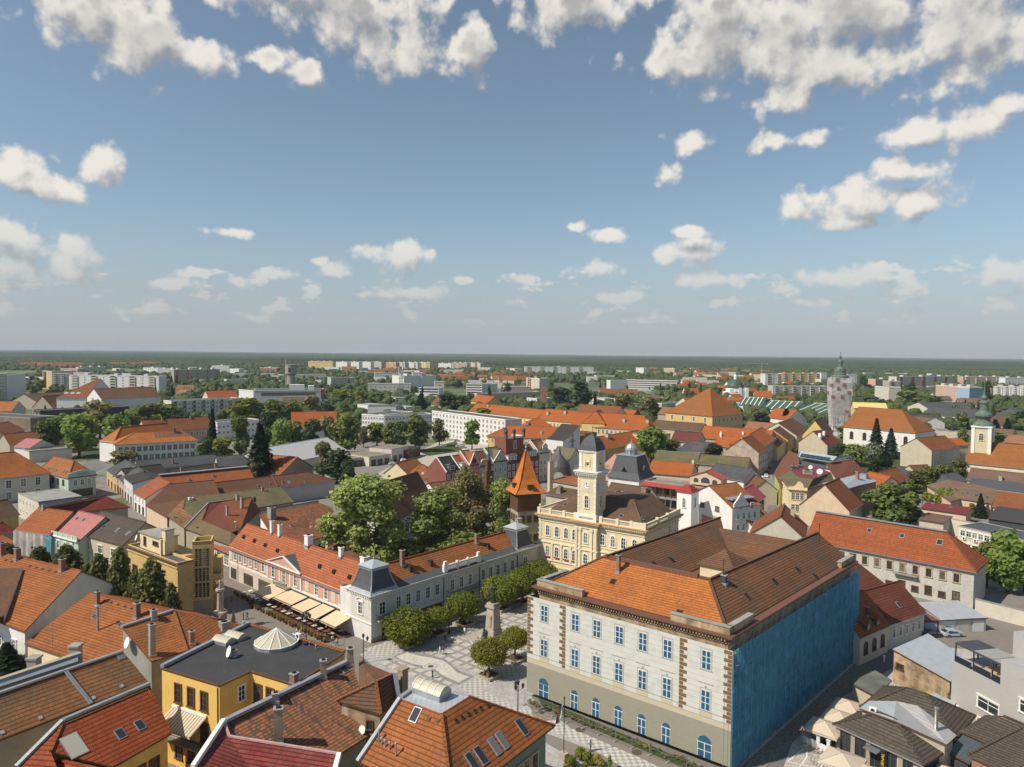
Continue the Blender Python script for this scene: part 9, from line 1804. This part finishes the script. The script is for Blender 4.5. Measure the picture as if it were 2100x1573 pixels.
# ================================================================ people
def body(pose,v=0):
 """one skinned figure 1.75 m tall, facing -Y; pose: stand, walk, sit"""
 s=.16 if pose=='walk' else.03;hipz=.93 if pose!='sit' else.50
 J={'pel':(0,0,hipz),'che':(0,.01,hipz+.33),'sho':(0,.01,hipz+.48),'nec':(0,0,hipz+.58),'hea':(0,-.01,hipz+.67),'top':(0,-.01,hipz+.77)}
 E=[('pel','che',.15),('che','sho',.14),('sho','nec',.055),('nec','hea',.09),('hea','top',.075)]
 for k,sg in(('l',1),('r',-1)):
  if pose=='sit':J.update({'hp'+k:(.09*sg,0,hipz-.04),'kn'+k:(.11*sg,-.45,hipz),'an'+k:(.12*sg,-.48,.08),'to'+k:(.12*sg,-.62,.04)})
  else:J.update({'hp'+k:(.09*sg,0,hipz-.06),'kn'+k:(.10*sg,-s*sg*.9-.02,.49),'an'+k:(.11*sg,-s*sg*1.3+(.1 if sg<0 and s>.1 else 0),.08),'to'+k:(.12*sg,-s*sg*1.3-.14,.04)})
  J.update({'sh'+k:(.19*sg,.01,hipz+.47),'el'+k:(.25*sg,s*sg*.8+.02,hipz+.21),'wr'+k:(.25*sg,s*sg*.6-.12,hipz-.02+(.1 if pose=='sit' else 0)),'ha'+k:(.24*sg,s*sg*.6-.17,hipz-.11+(.1 if pose=='sit' else 0))})
  E+=[('pel','hp'+k,.11),('hp'+k,'kn'+k,.065),('kn'+k,'an'+k,.045),('an'+k,'to'+k,.04),('sho','sh'+k,.065),('sh'+k,'el'+k,.045),('el'+k,'wr'+k,.033),('wr'+k,'ha'+k,.03)]
 nm=list(J);me=bpy.data.meshes.new('person');me.from_pydata([J[k]for k in nm],[(nm.index(a),nm.index(b))for a,b,r in E],[]);o=bpy.data.objects.new('person',me);COL.objects.link(o)
 o.modifiers.new('s','SKIN');R={b:r for a,b,r in E};R['pel']=.14
 for i,k in enumerate(nm):r=R[k];me.skin_vertices[0].data[i].radius=(r*(1.25 if k in('che','pel','sho')else 1),r*(.8 if k in('che','pel','sho')else 1));me.skin_vertices[0].data[i].use_root=k=='pel'
 o.modifiers.new('u','SUBSURF').levels=1;dg=bpy.context.evaluated_depsgraph_get();m2=bpy.data.meshes.new_from_object(o.evaluated_get(dg));bpy.data.objects.remove(o);m2.name='person';m2.materials.clear()
 for k in('skin','c_white','c_navy','hair'):m2.materials.append(M(k))
 for p in m2.polygons:
  c=p.center;z=c.z-hipz;arm=abs(c.x)>.2;p.material_index=3 if(z>.70 or(z>.6 and c.y>.04))else 0 if z>.53 or(arm and z<.2)else 1 if z>.0 else 3 if c.z<.07 else 2;p.use_smooth=True
 return m2
BD={k:body(k)for k in('stand','walk','sit')}
def person(px,py,pose,top,legs,lb,face=0.0,z=0.0,s=1.0,group=None,hair='hair'):
 p=P(px,py,z);me=BD[pose].copy();me.materials[1]=M(top);me.materials[2]=M(legs);me.materials[3]=M(hair);o=bpy.data.objects.new('person',me);o.location=p;o.rotation_euler=(0,0,face);o.scale=(s,)*3;COL.objects.link(o);return tag(o,lb,'person',group)
for a in'''884 1311 stand c_white c_navy|person in white shirt and dark trousers standing beside the smallest globe tree
913 1312 stand c_tan c_dark|person in beige standing under the small globe trees
953 1303 walk c_white c_grey|person in white walking alone towards the monument
902 1342 walk c_white c_white|person in white walking left of the one in blue
909 1343 walk c_blue c_white|person in bright blue shirt leaning forward on the open square
969 1333 stand c_white c_blue|person in white top standing left of the yellowing globe tree
994 1388 sit c_orange c_dark|person in orange sitting on the planter of the yellowing globe tree
1001 1390 sit c_tan c_tan|person in beige sitting on the planter of the yellowing globe tree
887 1391 stand c_dark c_dark|person in black at the edge of the foreground roofs
1211 1540 walk c_white c_navy|person in white shirt walking on the checker paving by the banner
499 1271 stand c_dark c_dark|left one of two people in black in the shaded street
507 1270 walk c_dark c_dark|right one of two people in black in the shaded street
658 1317 walk c_navy c_dark|person in navy walking past the cafe terrace
667 1313 walk c_white c_dark|taller person in white walking past the cafe terrace
682 1319 walk c_white c_navy|person in white and navy beside the cafe flowers
691 1325 walk c_white c_navy|rightmost walker in white along the cafe terrace
608 1303 stand c_white c_navy|person in white beside the lantern cluster
615 1306 stand c_white c_grey|second person in white beside the lantern cluster
652 1308 stand c_red c_tan|person in pinkish red near the cafe flowers
1004 1309 sit c_red c_dark|person in red sitting on the monument steps
995 1307 sit c_dark c_navy|person in dark clothes sitting on the monument steps
857 1326 sit c_orange c_dark|person in orange sitting on the largest globe tree planter
864 1325 sit c_tan c_dark|person in beige sitting on the largest globe tree planter
790 1312 stand c_white c_dark|person in white at the foot of the white corner building
949 1279 sit c_white c_navy|person in white sitting under the third globe tree
958 1281 sit c_white c_dark|second person sitting under the third globe tree
1045 1347 sit c_white c_grey|person sitting between the yellowing globe trees
1813 1359 walk c_white c_white|person in white overalls walking in the lane by the blue net
995 1251 stand c_white c_grey|person in pale clothes near the gateway'''.split('\n'):
 a,lb=a.split('|');a=a.split();person(float(a[0]),float(a[1]),a[2],a[3],a[4],lb,rr.uniform(0,6.28),s=rr.uniform(.95,1.05))
 # ================================================================ monument, column, lamps, street furniture
c=P(1011,1312);mo_=empty('monument',c,'bronze statue of a standing man on a tall pale stone pedestal with steps','monument');f=Fr(c,(cos(UA),sin(UA)));m=MB()
for s,z in((5.2,.2),(4.3,.45),(3.5,.7)):m.box(c,s*2 if s>5 else s*1.5,s*1.3,z-.25 if z>.2 else 0,z,UA)
m.box(c,3.0,3.0,.7,1.4,UA);m.box(c,2.6,2.6,1.4,2.2,UA);m.box(c,2.2,2.2,2.2,6.6,UA,0,.8);m.box(c,2.3,2.3,6.6,7.0,UA);m.box(c,1.9,1.9,7.0,7.5,UA);m.build('pedestal',['stone'],mo_)
def figure(parent,base,h,mat,name='statue',cape=True,face=0.0,seat=False):
 me=BD['sit' if seat else'stand'].copy();me.materials.clear();me.materials.append(M(mat));me.polygons.foreach_set('material_index',[0]*len(me.polygons));o=bpy.data.objects.new(name,me);o.scale=(h/1.75*1.12,h/1.75*1.12,h/1.75);o.location=Vector(base)-org(parent);o.rotation_euler=(0,0,face);put(o,parent)
 if cape:m=MB();b=Vector(base);m.lathe(b+Vector((.0,.12,0)),[(h*.17,b.z+h*.03),(h*.15,b.z+h*.3),(h*.11,b.z+h*.55),(h*.13,b.z+h*.8),(h*.04,b.z+h*.86)],9);m.build('cloak',[mat],parent)
figure(mo_,c+Zv(7.45),3.9,'bronze',face=-.6);m=MB();m.tube(c+Vector((-.5,-.3,8.2)),c+Vector((-.9,-.9,10.0)),.06);m.build('sabre',['bronze'],mo_);figure(mo_,f.p(-.6,-1.9,.7),2.2,'bronze','seated_figure',True,-.5,True);m=MB();m.box(f.p(0,-1.14),.9,.12,3.0,5.2,UA);m.build('relief_niche',['w_stone'],mo_)
c=P(452,1290);tc3=empty('plague_column',c,'baroque stone trinity column with small statues on its base, beside the modernist block','column');m=MB();m.lathe(c,[(3.2,0),(3.2,.5),(2.4,.5),(2.4,1.0),(1.5,1.1),(1.3,3.2),(1.6,3.3),(1.5,3.7),(.75,3.8),(.6,7.6),(.95,8.0),(.9,8.4),(.5,8.5)],8);m.build('shaft',['w_pinkstone'],tc3)
for k in range(4):a=k*pi/2+.4;q=c+Vector((cos(a)*2.5,sin(a)*2.5,1.0));m=MB();m.box(q,.8,.8,1.0,1.9,a);m.build('plinth',['w_pinkstone'],tc3);figure(tc3,q+Zv(.9),1.9,'w_pinkstone','stone_saint',True,a+pi/2)
figure(tc3,c+Zv(8.4),2.0,'w_pinkstone','stone_group',True);m=MB()
for k in range(12):a=k*pi/6;m.tube(c+Zv(9.9),c+Vector((cos(a)*1.0,0,9.9+sin(a)*1.0)),.04)
m.build('halo',['brass'],tc3)
def lamp(px,py,h,arms,lb,g='black street lamps'):
 p=P(px,py);r=empty('street_lamp',p,lb,'street lamp',g);m=MB();m.lathe(p,[(.28,0),(.22,.5),(.09,.7),(.07,h),(.12,h+.1)],8);L=[]
 for k in range(arms):a=k*2*pi/max(1,arms-1)if k else 0;q=p+(Vector((cos(a)*.75,sin(a)*.75,h-.4))if k else Zv(h+.1));m.tube(p+Zv(h-.9),q,.04);L.append(q)
 m.build('post',['iron'],r)
 for q in L:m=MB();m.lathe(q,[(.12,q.z),(.26,q.z+.5),(.3,q.z+.52),(.1,q.z+.75),(0,q.z+.95)],6,0,False);m.build('lantern',['iron'],r)
for a in((628,1316,5.2,6,'six armed black lantern cluster in front of the cafe terrace'),(1062,1470,5.0,4,'black lantern cluster at the checker strip, behind the orange skylight roof'),(921,1300,5.0,1,'single black street lamp beside the smallest globe tree'),(745,1360,4.6,2,'small black lamp at the checker panel corner')):lamp(*a)
for(px,py,h,lb)in((246,925,9,'tall grey street light at the park, right'),(232,915,9,'tall grey street light at the park, middle'),(176,900,10,'tall grey street light near the dark office'),(1915,965,9,'curved street light beside the beige rendered house'),(1955,970,9,'second curved street light by the onion domed church')):
 p=P(px,py);r=empty('street_light',p,lb,'street lamp','grey street lights');m=MB();m.tube(p,p+Zv(h),.12,0,6,.07);m.tube(p+Zv(h),p+Vector((1.4,-.5,h+.4)),.06);m.build('pole',['metal'],r);m=MB();m.box(p+Vector((1.7,-.6,0)),.9,.35,h+.35,h+.5,-.3);m.build('head',['metal'],r)
p=P(1156,1556);r=empty('flagpole',p,'black flagpole with a drooping white green and red flag, on a small stone base','flagpole');m=MB();m.tube(p,p+Zv(8.6),.06,0,8);m.lathe(p,[(.1,8.6),(.14,8.75),(0,8.95)],8);m.box(p,1.1,1.1,0,.9,UA,1);m.build('pole',['iron','w_pinkstone'],r);m=MB()
for k in range(3):
 for j in range(8):z0_,z1_=7.9-j*.33,7.9-(j+1)*.33;x0,x1=-.1-k*.22-j*.06,-.1-k*.22-(j+1)*.06;y0,y1=.05*sin(j+k),.05*sin(j+1+k);m.face([p+Vector((x0,y0,z0_-k*.12)),p+Vector((x1,y1,z1_-k*.12)),p+Vector((x1-.24,-y1,z1_-.14-k*.12)),p+Vector((x0-.24,-y0,z0_-.14-k*.12))],k,True)
m.build('flag',['c_white','c_green','c_red'],r)
for k,(x,y,s,mt)in enumerate(((1188,1556,1.0,'leaf_lime'),(1172,1572,1.1,'leaf_lime'),(1207,1566,1.1,'leaf_globe'),(1226,1572,1.0,'leaf_gold'),(1163,1590,1.0,'leaf_gold'),(1200,1588,.9,'leaf_globe'))):tree(x,y,'bush',mt,.5*s,.62*s,'low rounded garden shrub in the bed by the flagpole','shrubs in the bed by the flagpole',detail=1.2,var=k%3,cat='shrub')
tree(1250,1578,'poplar','leaf_mid',.16,.11,'slim dwarf cypress at the bottom edge, right of the shrub bed',detail=.5,cat='shrub')
f0,f1=P(1076,1446),P(1490,1612);Ff=Fr(f0,(f1-f0).xy);n_=12;LL=(f1-f0).xy.length/n_;m=MB()
for z in(.15,1.15,2.0):m.tube((0,0,z),(LL-.1,0,z),.025,0,4)
for k in range(15):m.tube((LL*k/15,0,.15),(LL*k/15,0,2.0),.009,0,3)
for x in(0,LL-.1):m.tube((x,0,0),(x,0,2.05),.035,0,5)
fm_=m.mesh('fence_mesh',['metal']);m=MB();m.box((0,0),.75,.28,0,.16,0);bm_2=m.mesh('foot',['concrete'])
for k in range(n_):r=empty('fence_panel',Ff.p(k*LL,0),'temporary wire fence panel on concrete feet along the printed banner','fence','fence panels along the banner');r.rotation_euler=(0,0,Ff.a+(.05 if k%2 else-.04));put(bpy.data.objects.new('wire_frame',fm_),r);o=put(bpy.data.objects.new('foot',bm_2),r);o.rotation_euler=(0,0,1.3)
for k in range(46):t=(k+.5)/46;q=Ff.p(t*LL*n_,1.0+rr.uniform(-.3,.9));tree(0,0,'bush',rr.choice(['leaf_olive','leaf_lime','leaf_gold']),rr.uniform(.14,.3),rr.uniform(.15,.35),'ragged weed growing at the foot of the printed banner','weeds below the banner',detail=.25,loc=q.xy,var=k%3,cat='weed')
def table(p,cloth,lb,g):
 r=empty('cafe_table',p,lb,'table',g);m=MB();m.box(p,.95,.95,p.z+.72,p.z+.76,PF.a,0);m.build('table_top',[cloth],r);m=MB();m.tube(p,p+Zv(.72),.05,0,6);m.box(p,.5,.5,p.z,p.z+.04,PF.a);m.build('leg',['iron'],r)
def chair(p,a,mat,lb,g):
 r=empty('cafe_chair',p,lb,'chair',g);m=MB();m.box(p,.45,.45,p.z+.43,p.z+.48,a);m.build('seat',[mat],r);m=MB();d=Vector((sin(a),-cos(a),0));m.box(p-d*.21,.45,.04,p.z+.48,p.z+.9,a);m.build('backrest',[mat],r)
 for sx in(-.19,.19):
  for sy in(-.19,.19):m=MB();q=p+Vector((cos(a)*sx-sin(a)*sy,sin(a)*sx+cos(a)*sy,0));m.tube(q,q+Zv(.43),.02,0,4);m.build('leg',[mat],r)
k=0
for a in np.arange(23,51.5,2.0):
 for b in(-2.2,-4.3):w=('wall' if b>-3 else'street')+' side under the '+('leftmost','widest','third','fourth','last')[0 if a<28.7 else 1 if a<36.5 else 2 if a<41.7 else 3 if a<46.7 else 4]+' awning';p=PF.p(a+rr.uniform(-.2,.2),b,.12);table(p,'w_bone' if k%3 else'w_maroon','small cafe table, '+w,'tables '+w);chair(p+(PF.u*.75).to_3d(),PF.a-pi/2,'wood','dark chair right of a cafe table, '+w,'chairs '+w);chair(p-(PF.u*.75).to_3d(),PF.a+pi/2,'wood','dark chair left of a cafe table, '+w,'chairs '+w);k+=1
for a in(15,17.2,19.4,21):
 for b in(-2.4,-4.0):table(PF.p(a,b),'white','white cafe table in the open, left of the awnings','white tables left of the awnings')
for k in range(34):a=13.5+k*1.17;q=PF.p(a,-5.4 if a<22 else-6.7,.0);r=empty('flower_pot',q,'planted pot edging the cafe terrace of the pink building','flower pot','pots along the cafe terrace');m=MB();m.lathe(q,[(.22,0),(.32,.5),(.27,.5)],8);m.build('pot',['wood' if k%2 else'w_rose'],r);cr,_t=tree_kind('bush',k%3,['leaf_dark','leaf_lime','leaf_gold','leaf_flower'][k%4],.25);o=put(bpy.data.objects.new('plant',cr),r);o.scale=(.22,.22,.3);o.location=(0,0,.35)
for k in range(12):a=24+k*2.3;q=PF.p(a,-2.9-.9*(k%2));me=BD['sit'].copy();me.materials[1]=M(['c_white','c_red','c_grey','c_blue','c_tan'][k%5]);o=bpy.data.objects.new('person',me);o.location=(q.x,q.y,.12);o.rotation_euler=(0,0,k*1.7);COL.objects.link(o);tag(o,'guest sitting at a table in the shade of the cafe awnings','person','guests under the awnings')
def parasol(px,py,s,lb,g,a=UA):
 p=P(px,py,3.2);p=Vector((p.x,p.y,0));r=empty('parasol',p,lb,'parasol',g);m=MB();t=p+Zv(3.5);f=Fr(p,(cos(a),sin(a)));q=[f.p(-s,-s,2.5),f.p(s,-s,2.5),f.p(s,s,2.5),f.p(-s,s,2.5)]
 for k in range(4):mid=(q[k]+q[(k+1)%4])/2+Zv(.06);m.face([q[k],mid,t],0,False);m.face([mid,q[(k+1)%4],t]);d=Zv(.28);m.face([q[k]-d,q[(k+1)%4]-d,q[(k+1)%4],q[k]]);m.tube(q[k],t,.02,1,4)
 m.build('canopy',['parasol','iron'],r);m=MB();m.tube(p,t,.05);m.box(p,.9,.9,0,.12,a);m.build('pole',['iron'],r)
for x,y,s,lb in((1741,1440,2.3,'beige parasol beside the lane, farthest of the row of three'),(1722,1462,2.3,'beige parasol beside the lane, middle of the row of three'),(1692,1482,2.4,'beige parasol beside the lane, nearest of the row of three'),(1728,1548,2.5,'large beige parasol over the orange table in front of the restaurant'),(1800,1586,2.5,'beige parasol cut by the bottom edge, left'),(1958,1584,2.4,'beige parasol cut by the bottom edge, right')):parasol(x,y,s,lb,'beige restaurant parasols')
p=P(1712,1573);r=empty('picnic_table',p,'orange brown wooden picnic table under the large parasol','table');m=MB();m.box(p,2.2,.9,.72,.8,UA);m.build('table_top',['w_wood2'],r)
for s in(-1,1):m=MB();m.box(p+Vector((sin(UA),-cos(UA),0))*s*.8,2.2,.35,.4,.46,UA);m.build('bench',['w_wood2'],r);m=MB();m.box(p+Vector((cos(UA),sin(UA),0))*s*.8,.1,1.6,0,.72,UA);m.build('leg',['w_wood2'],r)
for x,y in((1678,1535),(1699,1545)):p=P(x,y);m=MB();m.box(p,.45,.45,0,1.9,UA);m.box(p,.6,.6,1.9,2.05,UA);o=m.build('gate_post',['w_plate']);tag(o,'white rendered gate post of the restaurant yard, '+('left' if x<1690 else'right'),'post')
a,b=P(1648,1520),P(1700,1546);w_=empty('low_wall',a,'low white wall with dark hedge behind it, at the restaurant yard','wall');m=MB();m.bar(a,b,.3,.9);m.build('wall',['w_plate'],w_)
p=P(1644,1530);r=empty('road_sign',p,'triangular warning sign with red border on a white post','road sign');m=MB();m.tube(p,p+Zv(2.4),.05);m.build('post',['metal'],r)
for s,d,mt in((.62,0,'c_red'),(.42,-.02,'white')):m=MB();m.face([p+Vector((-s,-.06+d,2.55-s*.4)),p+Vector((s,-.06+d,2.55-s*.4)),p+Vector((0,-.06+d,2.55+s*1.2))]);m.build('sign_plate',[mt],r)
m=MB();m.box(p+Vector((0,-.09,0)),.08,.01,2.5,2.8);m.box(p+Vector((.0,-.09,0)),.3,.01,2.42,2.5);m.build('symbol',['black'],r)
def bike(px,py,col,a,lb):
 p=P(px,py);r=empty('bicycle',p,lb,'bicycle','parked bicycles');u=Vector((cos(a),sin(a),0));zz=Zv(1)
 for s in(-.5,.5):
  m=MB();c=p+u*s+zz*.34
  for k in range(14):t0,t1=k*2*pi/14,(k+1)*2*pi/14;m.tube(c+u*cos(t0)*.33+zz*sin(t0)*.33,c+u*cos(t1)*.33+zz*sin(t1)*.33,.018,0,4)
  m.build('wheel',['black'],r)
 m=MB();A_,B_,C_,D_=p-u*.5+zz*.34,p-u*.15+zz*.85,p+u*.38+zz*.85,p-u*.05+zz*.3
 for x,y in((A_,B_),(B_,C_),(C_,p+u*.5+zz*.34),(D_,C_),(D_,B_),(A_,D_),(C_,C_+zz*.15)):m.tube(x,y,.02,0,5)
 m.build('frame',[col],r);m=MB();m.box(B_+u*-.02,.26,.13,.9,.95,a);m.build('saddle',['black'],r);m=MB();x=Vector((-u.y,u.x,0))*.28;m.tube(C_+zz*.15-x,C_+zz*.15+x,.018);m.build('handlebar',['black'],r)
bike(1652,1538,'c_yellow',-.5,'yellow framed bicycle by the low white wall');bike(1664,1544,'iron',-.4,'black bicycle beside the yellow one');bike(1681,1548,'c_red',-.6,'red bicycle by the gate posts');bike(1690,1556,'white',-.3,'white bicycle beside the red one');m=MB();p=P(1663,1565);u=Vector((cos(-.6),sin(-.6),0))
for k in range(7):
 q=p+u*k*.42;v_=Vector((-u.y,u.x,0))*.45
 for a_,b_ in((q-v_,q-v_+Zv(.7)),(q-v_+Zv(.7),q+v_+Zv(.7)),(q+v_+Zv(.7),q+v_)):m.tube(a_,b_,.025,0,4)
m.tube(p-u*.1,p+u*2.8,.03,0,4);o=m.build('bicycle_rack',['metal']);tag(o,'empty steel bicycle rack on the marked paving','rack')
for(x0,y0,x1,y1)in((1615,1562,1655,1530),(1615,1562,1665,1573),(1655,1530,1655,1552),(1655,1552,1640,1573),(1695,1558,1670,1590)):a,b=P(x0,y0),P(x1,y1);d=(b-a).normalized();v_=Vector((-d.y,d.x,0))*.07;sheet('road_marking',[a-v_,b-v_,b+v_,a+v_],.026,'white')
CARM={}
def car(px,py,a,mat,lb,g=None,van=False,L=4.3,W_=1.78):
 p=P(px,py,.0);r=empty('parked_car',p,lb,'van' if van else'car',g);r.rotation_euler=(0,0,a)
 if(mat,van)not in CARM:
  h=2.1 if van else 1.45;pr=[(-L/2,.3),(L/2,.3),(L/2,.62),(L/2-.15,.8),(L*.22,.95)];pr+=[(L*.12,h-.05),(-L*.3,h),(-L/2+.12,1.0 if not van else h-.2),(-L/2,.7)];m=MB();k=len(pr);ins=lambda z:.0 if z<.97 else(.16 if not van else.08)
  for i in range(k):(x0,z0_),(x1,z1_)=pr[i],pr[(i+1)%k];y0,y1=W_/2-ins(z0_),W_/2-ins(z1_);m.face([(x0,-y0,z0_),(x0,y0,z0_),(x1,y1,z1_),(x1,-y1,z1_)][::-1])
  for s in(-1,1):q=[(x,s*(W_/2-ins(z)),z)for x,z in pr];m.face(q if s<0 else q[::-1])
  g_m=MB()
  for s in(-1,1):y=s*(W_/2-.07);q=[(L*.17,s*(W_/2+.005),.97),(L*.10,s*(W_/2-.13),h-.14),(-L*.28,s*(W_/2-.13),h-.12),(-L*.40,s*(W_/2+.005),.99)];g_m.face(q if s<0 else q[::-1])
  g_m.face([(L*.215,-W_*.38,1.0),(L*.215,W_*.38,1.0),(L*.135,W_*.34,h-.1),(L*.135,-W_*.34,h-.1)]);g_m.face([(-L*.485,W_*.38,1.05),(-L*.485,-W_*.38,1.05),(-L*.33,-W_*.34,h-.04),(-L*.33,W_*.34,h-.04)]);w=MB();seg=12
  for k in range(seg):t0,t1=k*2*pi/seg,(k+1)*2*pi/seg;w.face([(cos(t0)*.32,-.1,sin(t0)*.32),(cos(t1)*.32,-.1,sin(t1)*.32),(cos(t1)*.32,.1,sin(t1)*.32),(cos(t0)*.32,.1,sin(t0)*.32)][::-1])
  for s in(-.1,.1):w.face([(cos(k*pi/6)*.32,s,sin(k*pi/6)*.32)for k in range(12)],0);w.face([(cos(k*pi/6)*.18,s*1.05,sin(k*pi/6)*.18)for k in range(12)],1)
  CARM[(mat,van)]=(m.mesh('body',[mat]),g_m.mesh('windows',['glass']),w.mesh('wheel',['black','metal']))
 b,g_,w=CARM[(mat,van)];put(bpy.data.objects.new('body',b),r);put(bpy.data.objects.new('windows',g_),r)
 for x in(-L*.3,L*.3):
  for s in(-1,1):o=put(bpy.data.objects.new('wheel',w),r);o.location=(x,s*(W_/2-.08),.32)
for x,y,a,mt,lb,vn in((1573,1016,1.5,'p_white','white car driving down the bend, nearest on the street',0),(1558,998,1.35,'p_silver','silver car parked left of the bend, second from the front',0),(1561,985,1.3,'p_white','white van parked left of the bend',1),(1571,978,1.25,'p_white','small white car parked behind the white van',0),(1576,970,1.25,'p_red','dark red car parked at the shadow edge',0),(1580,958,1.3,'p_silver','silver car in the middle of the crossing',0),(1594,939,.6,'p_white','white car parked along the far houses, left',0),(1602,935,.6,'p_white','white car parked along the far houses, middle',0),(1630,925,.5,'p_silver','pale car parked beside the solar hall',0),(1552,1006,1.4,'p_dark','dark car parked lowest on the left side of the bend',0),(1953,1304,.1,'p_silver','silver hatchback parked in front of the garages',0),(1908,1306,.2,'p_dark','dark windscreen car left of the silver hatchback',0),(937,905,.3,'p_silver','silver car in the car park, rear',0),(909,916,.2,'p_white','white car in the car park, left',0),(942,917,.25,'p_white','white car in the car park, front',0),(830,949,.5,'p_white','white van beside the workshop',1),(806,953,.4,'p_white','white car beside the workshop',0),(722,918,.1,'p_silver','grey car behind the garages',0),(950,919,.25,'p_silver','pale car in the car park, right end',0)):car(x,y,a,mt,lb,'parked cars',bool(vn))
for k,(x,y)in enumerate(((469,1232),(475,1234))):bike(x,y,'iron',.6+k,'black motorbike like cycle in the shaded street, '+('left' if not k else'right'))
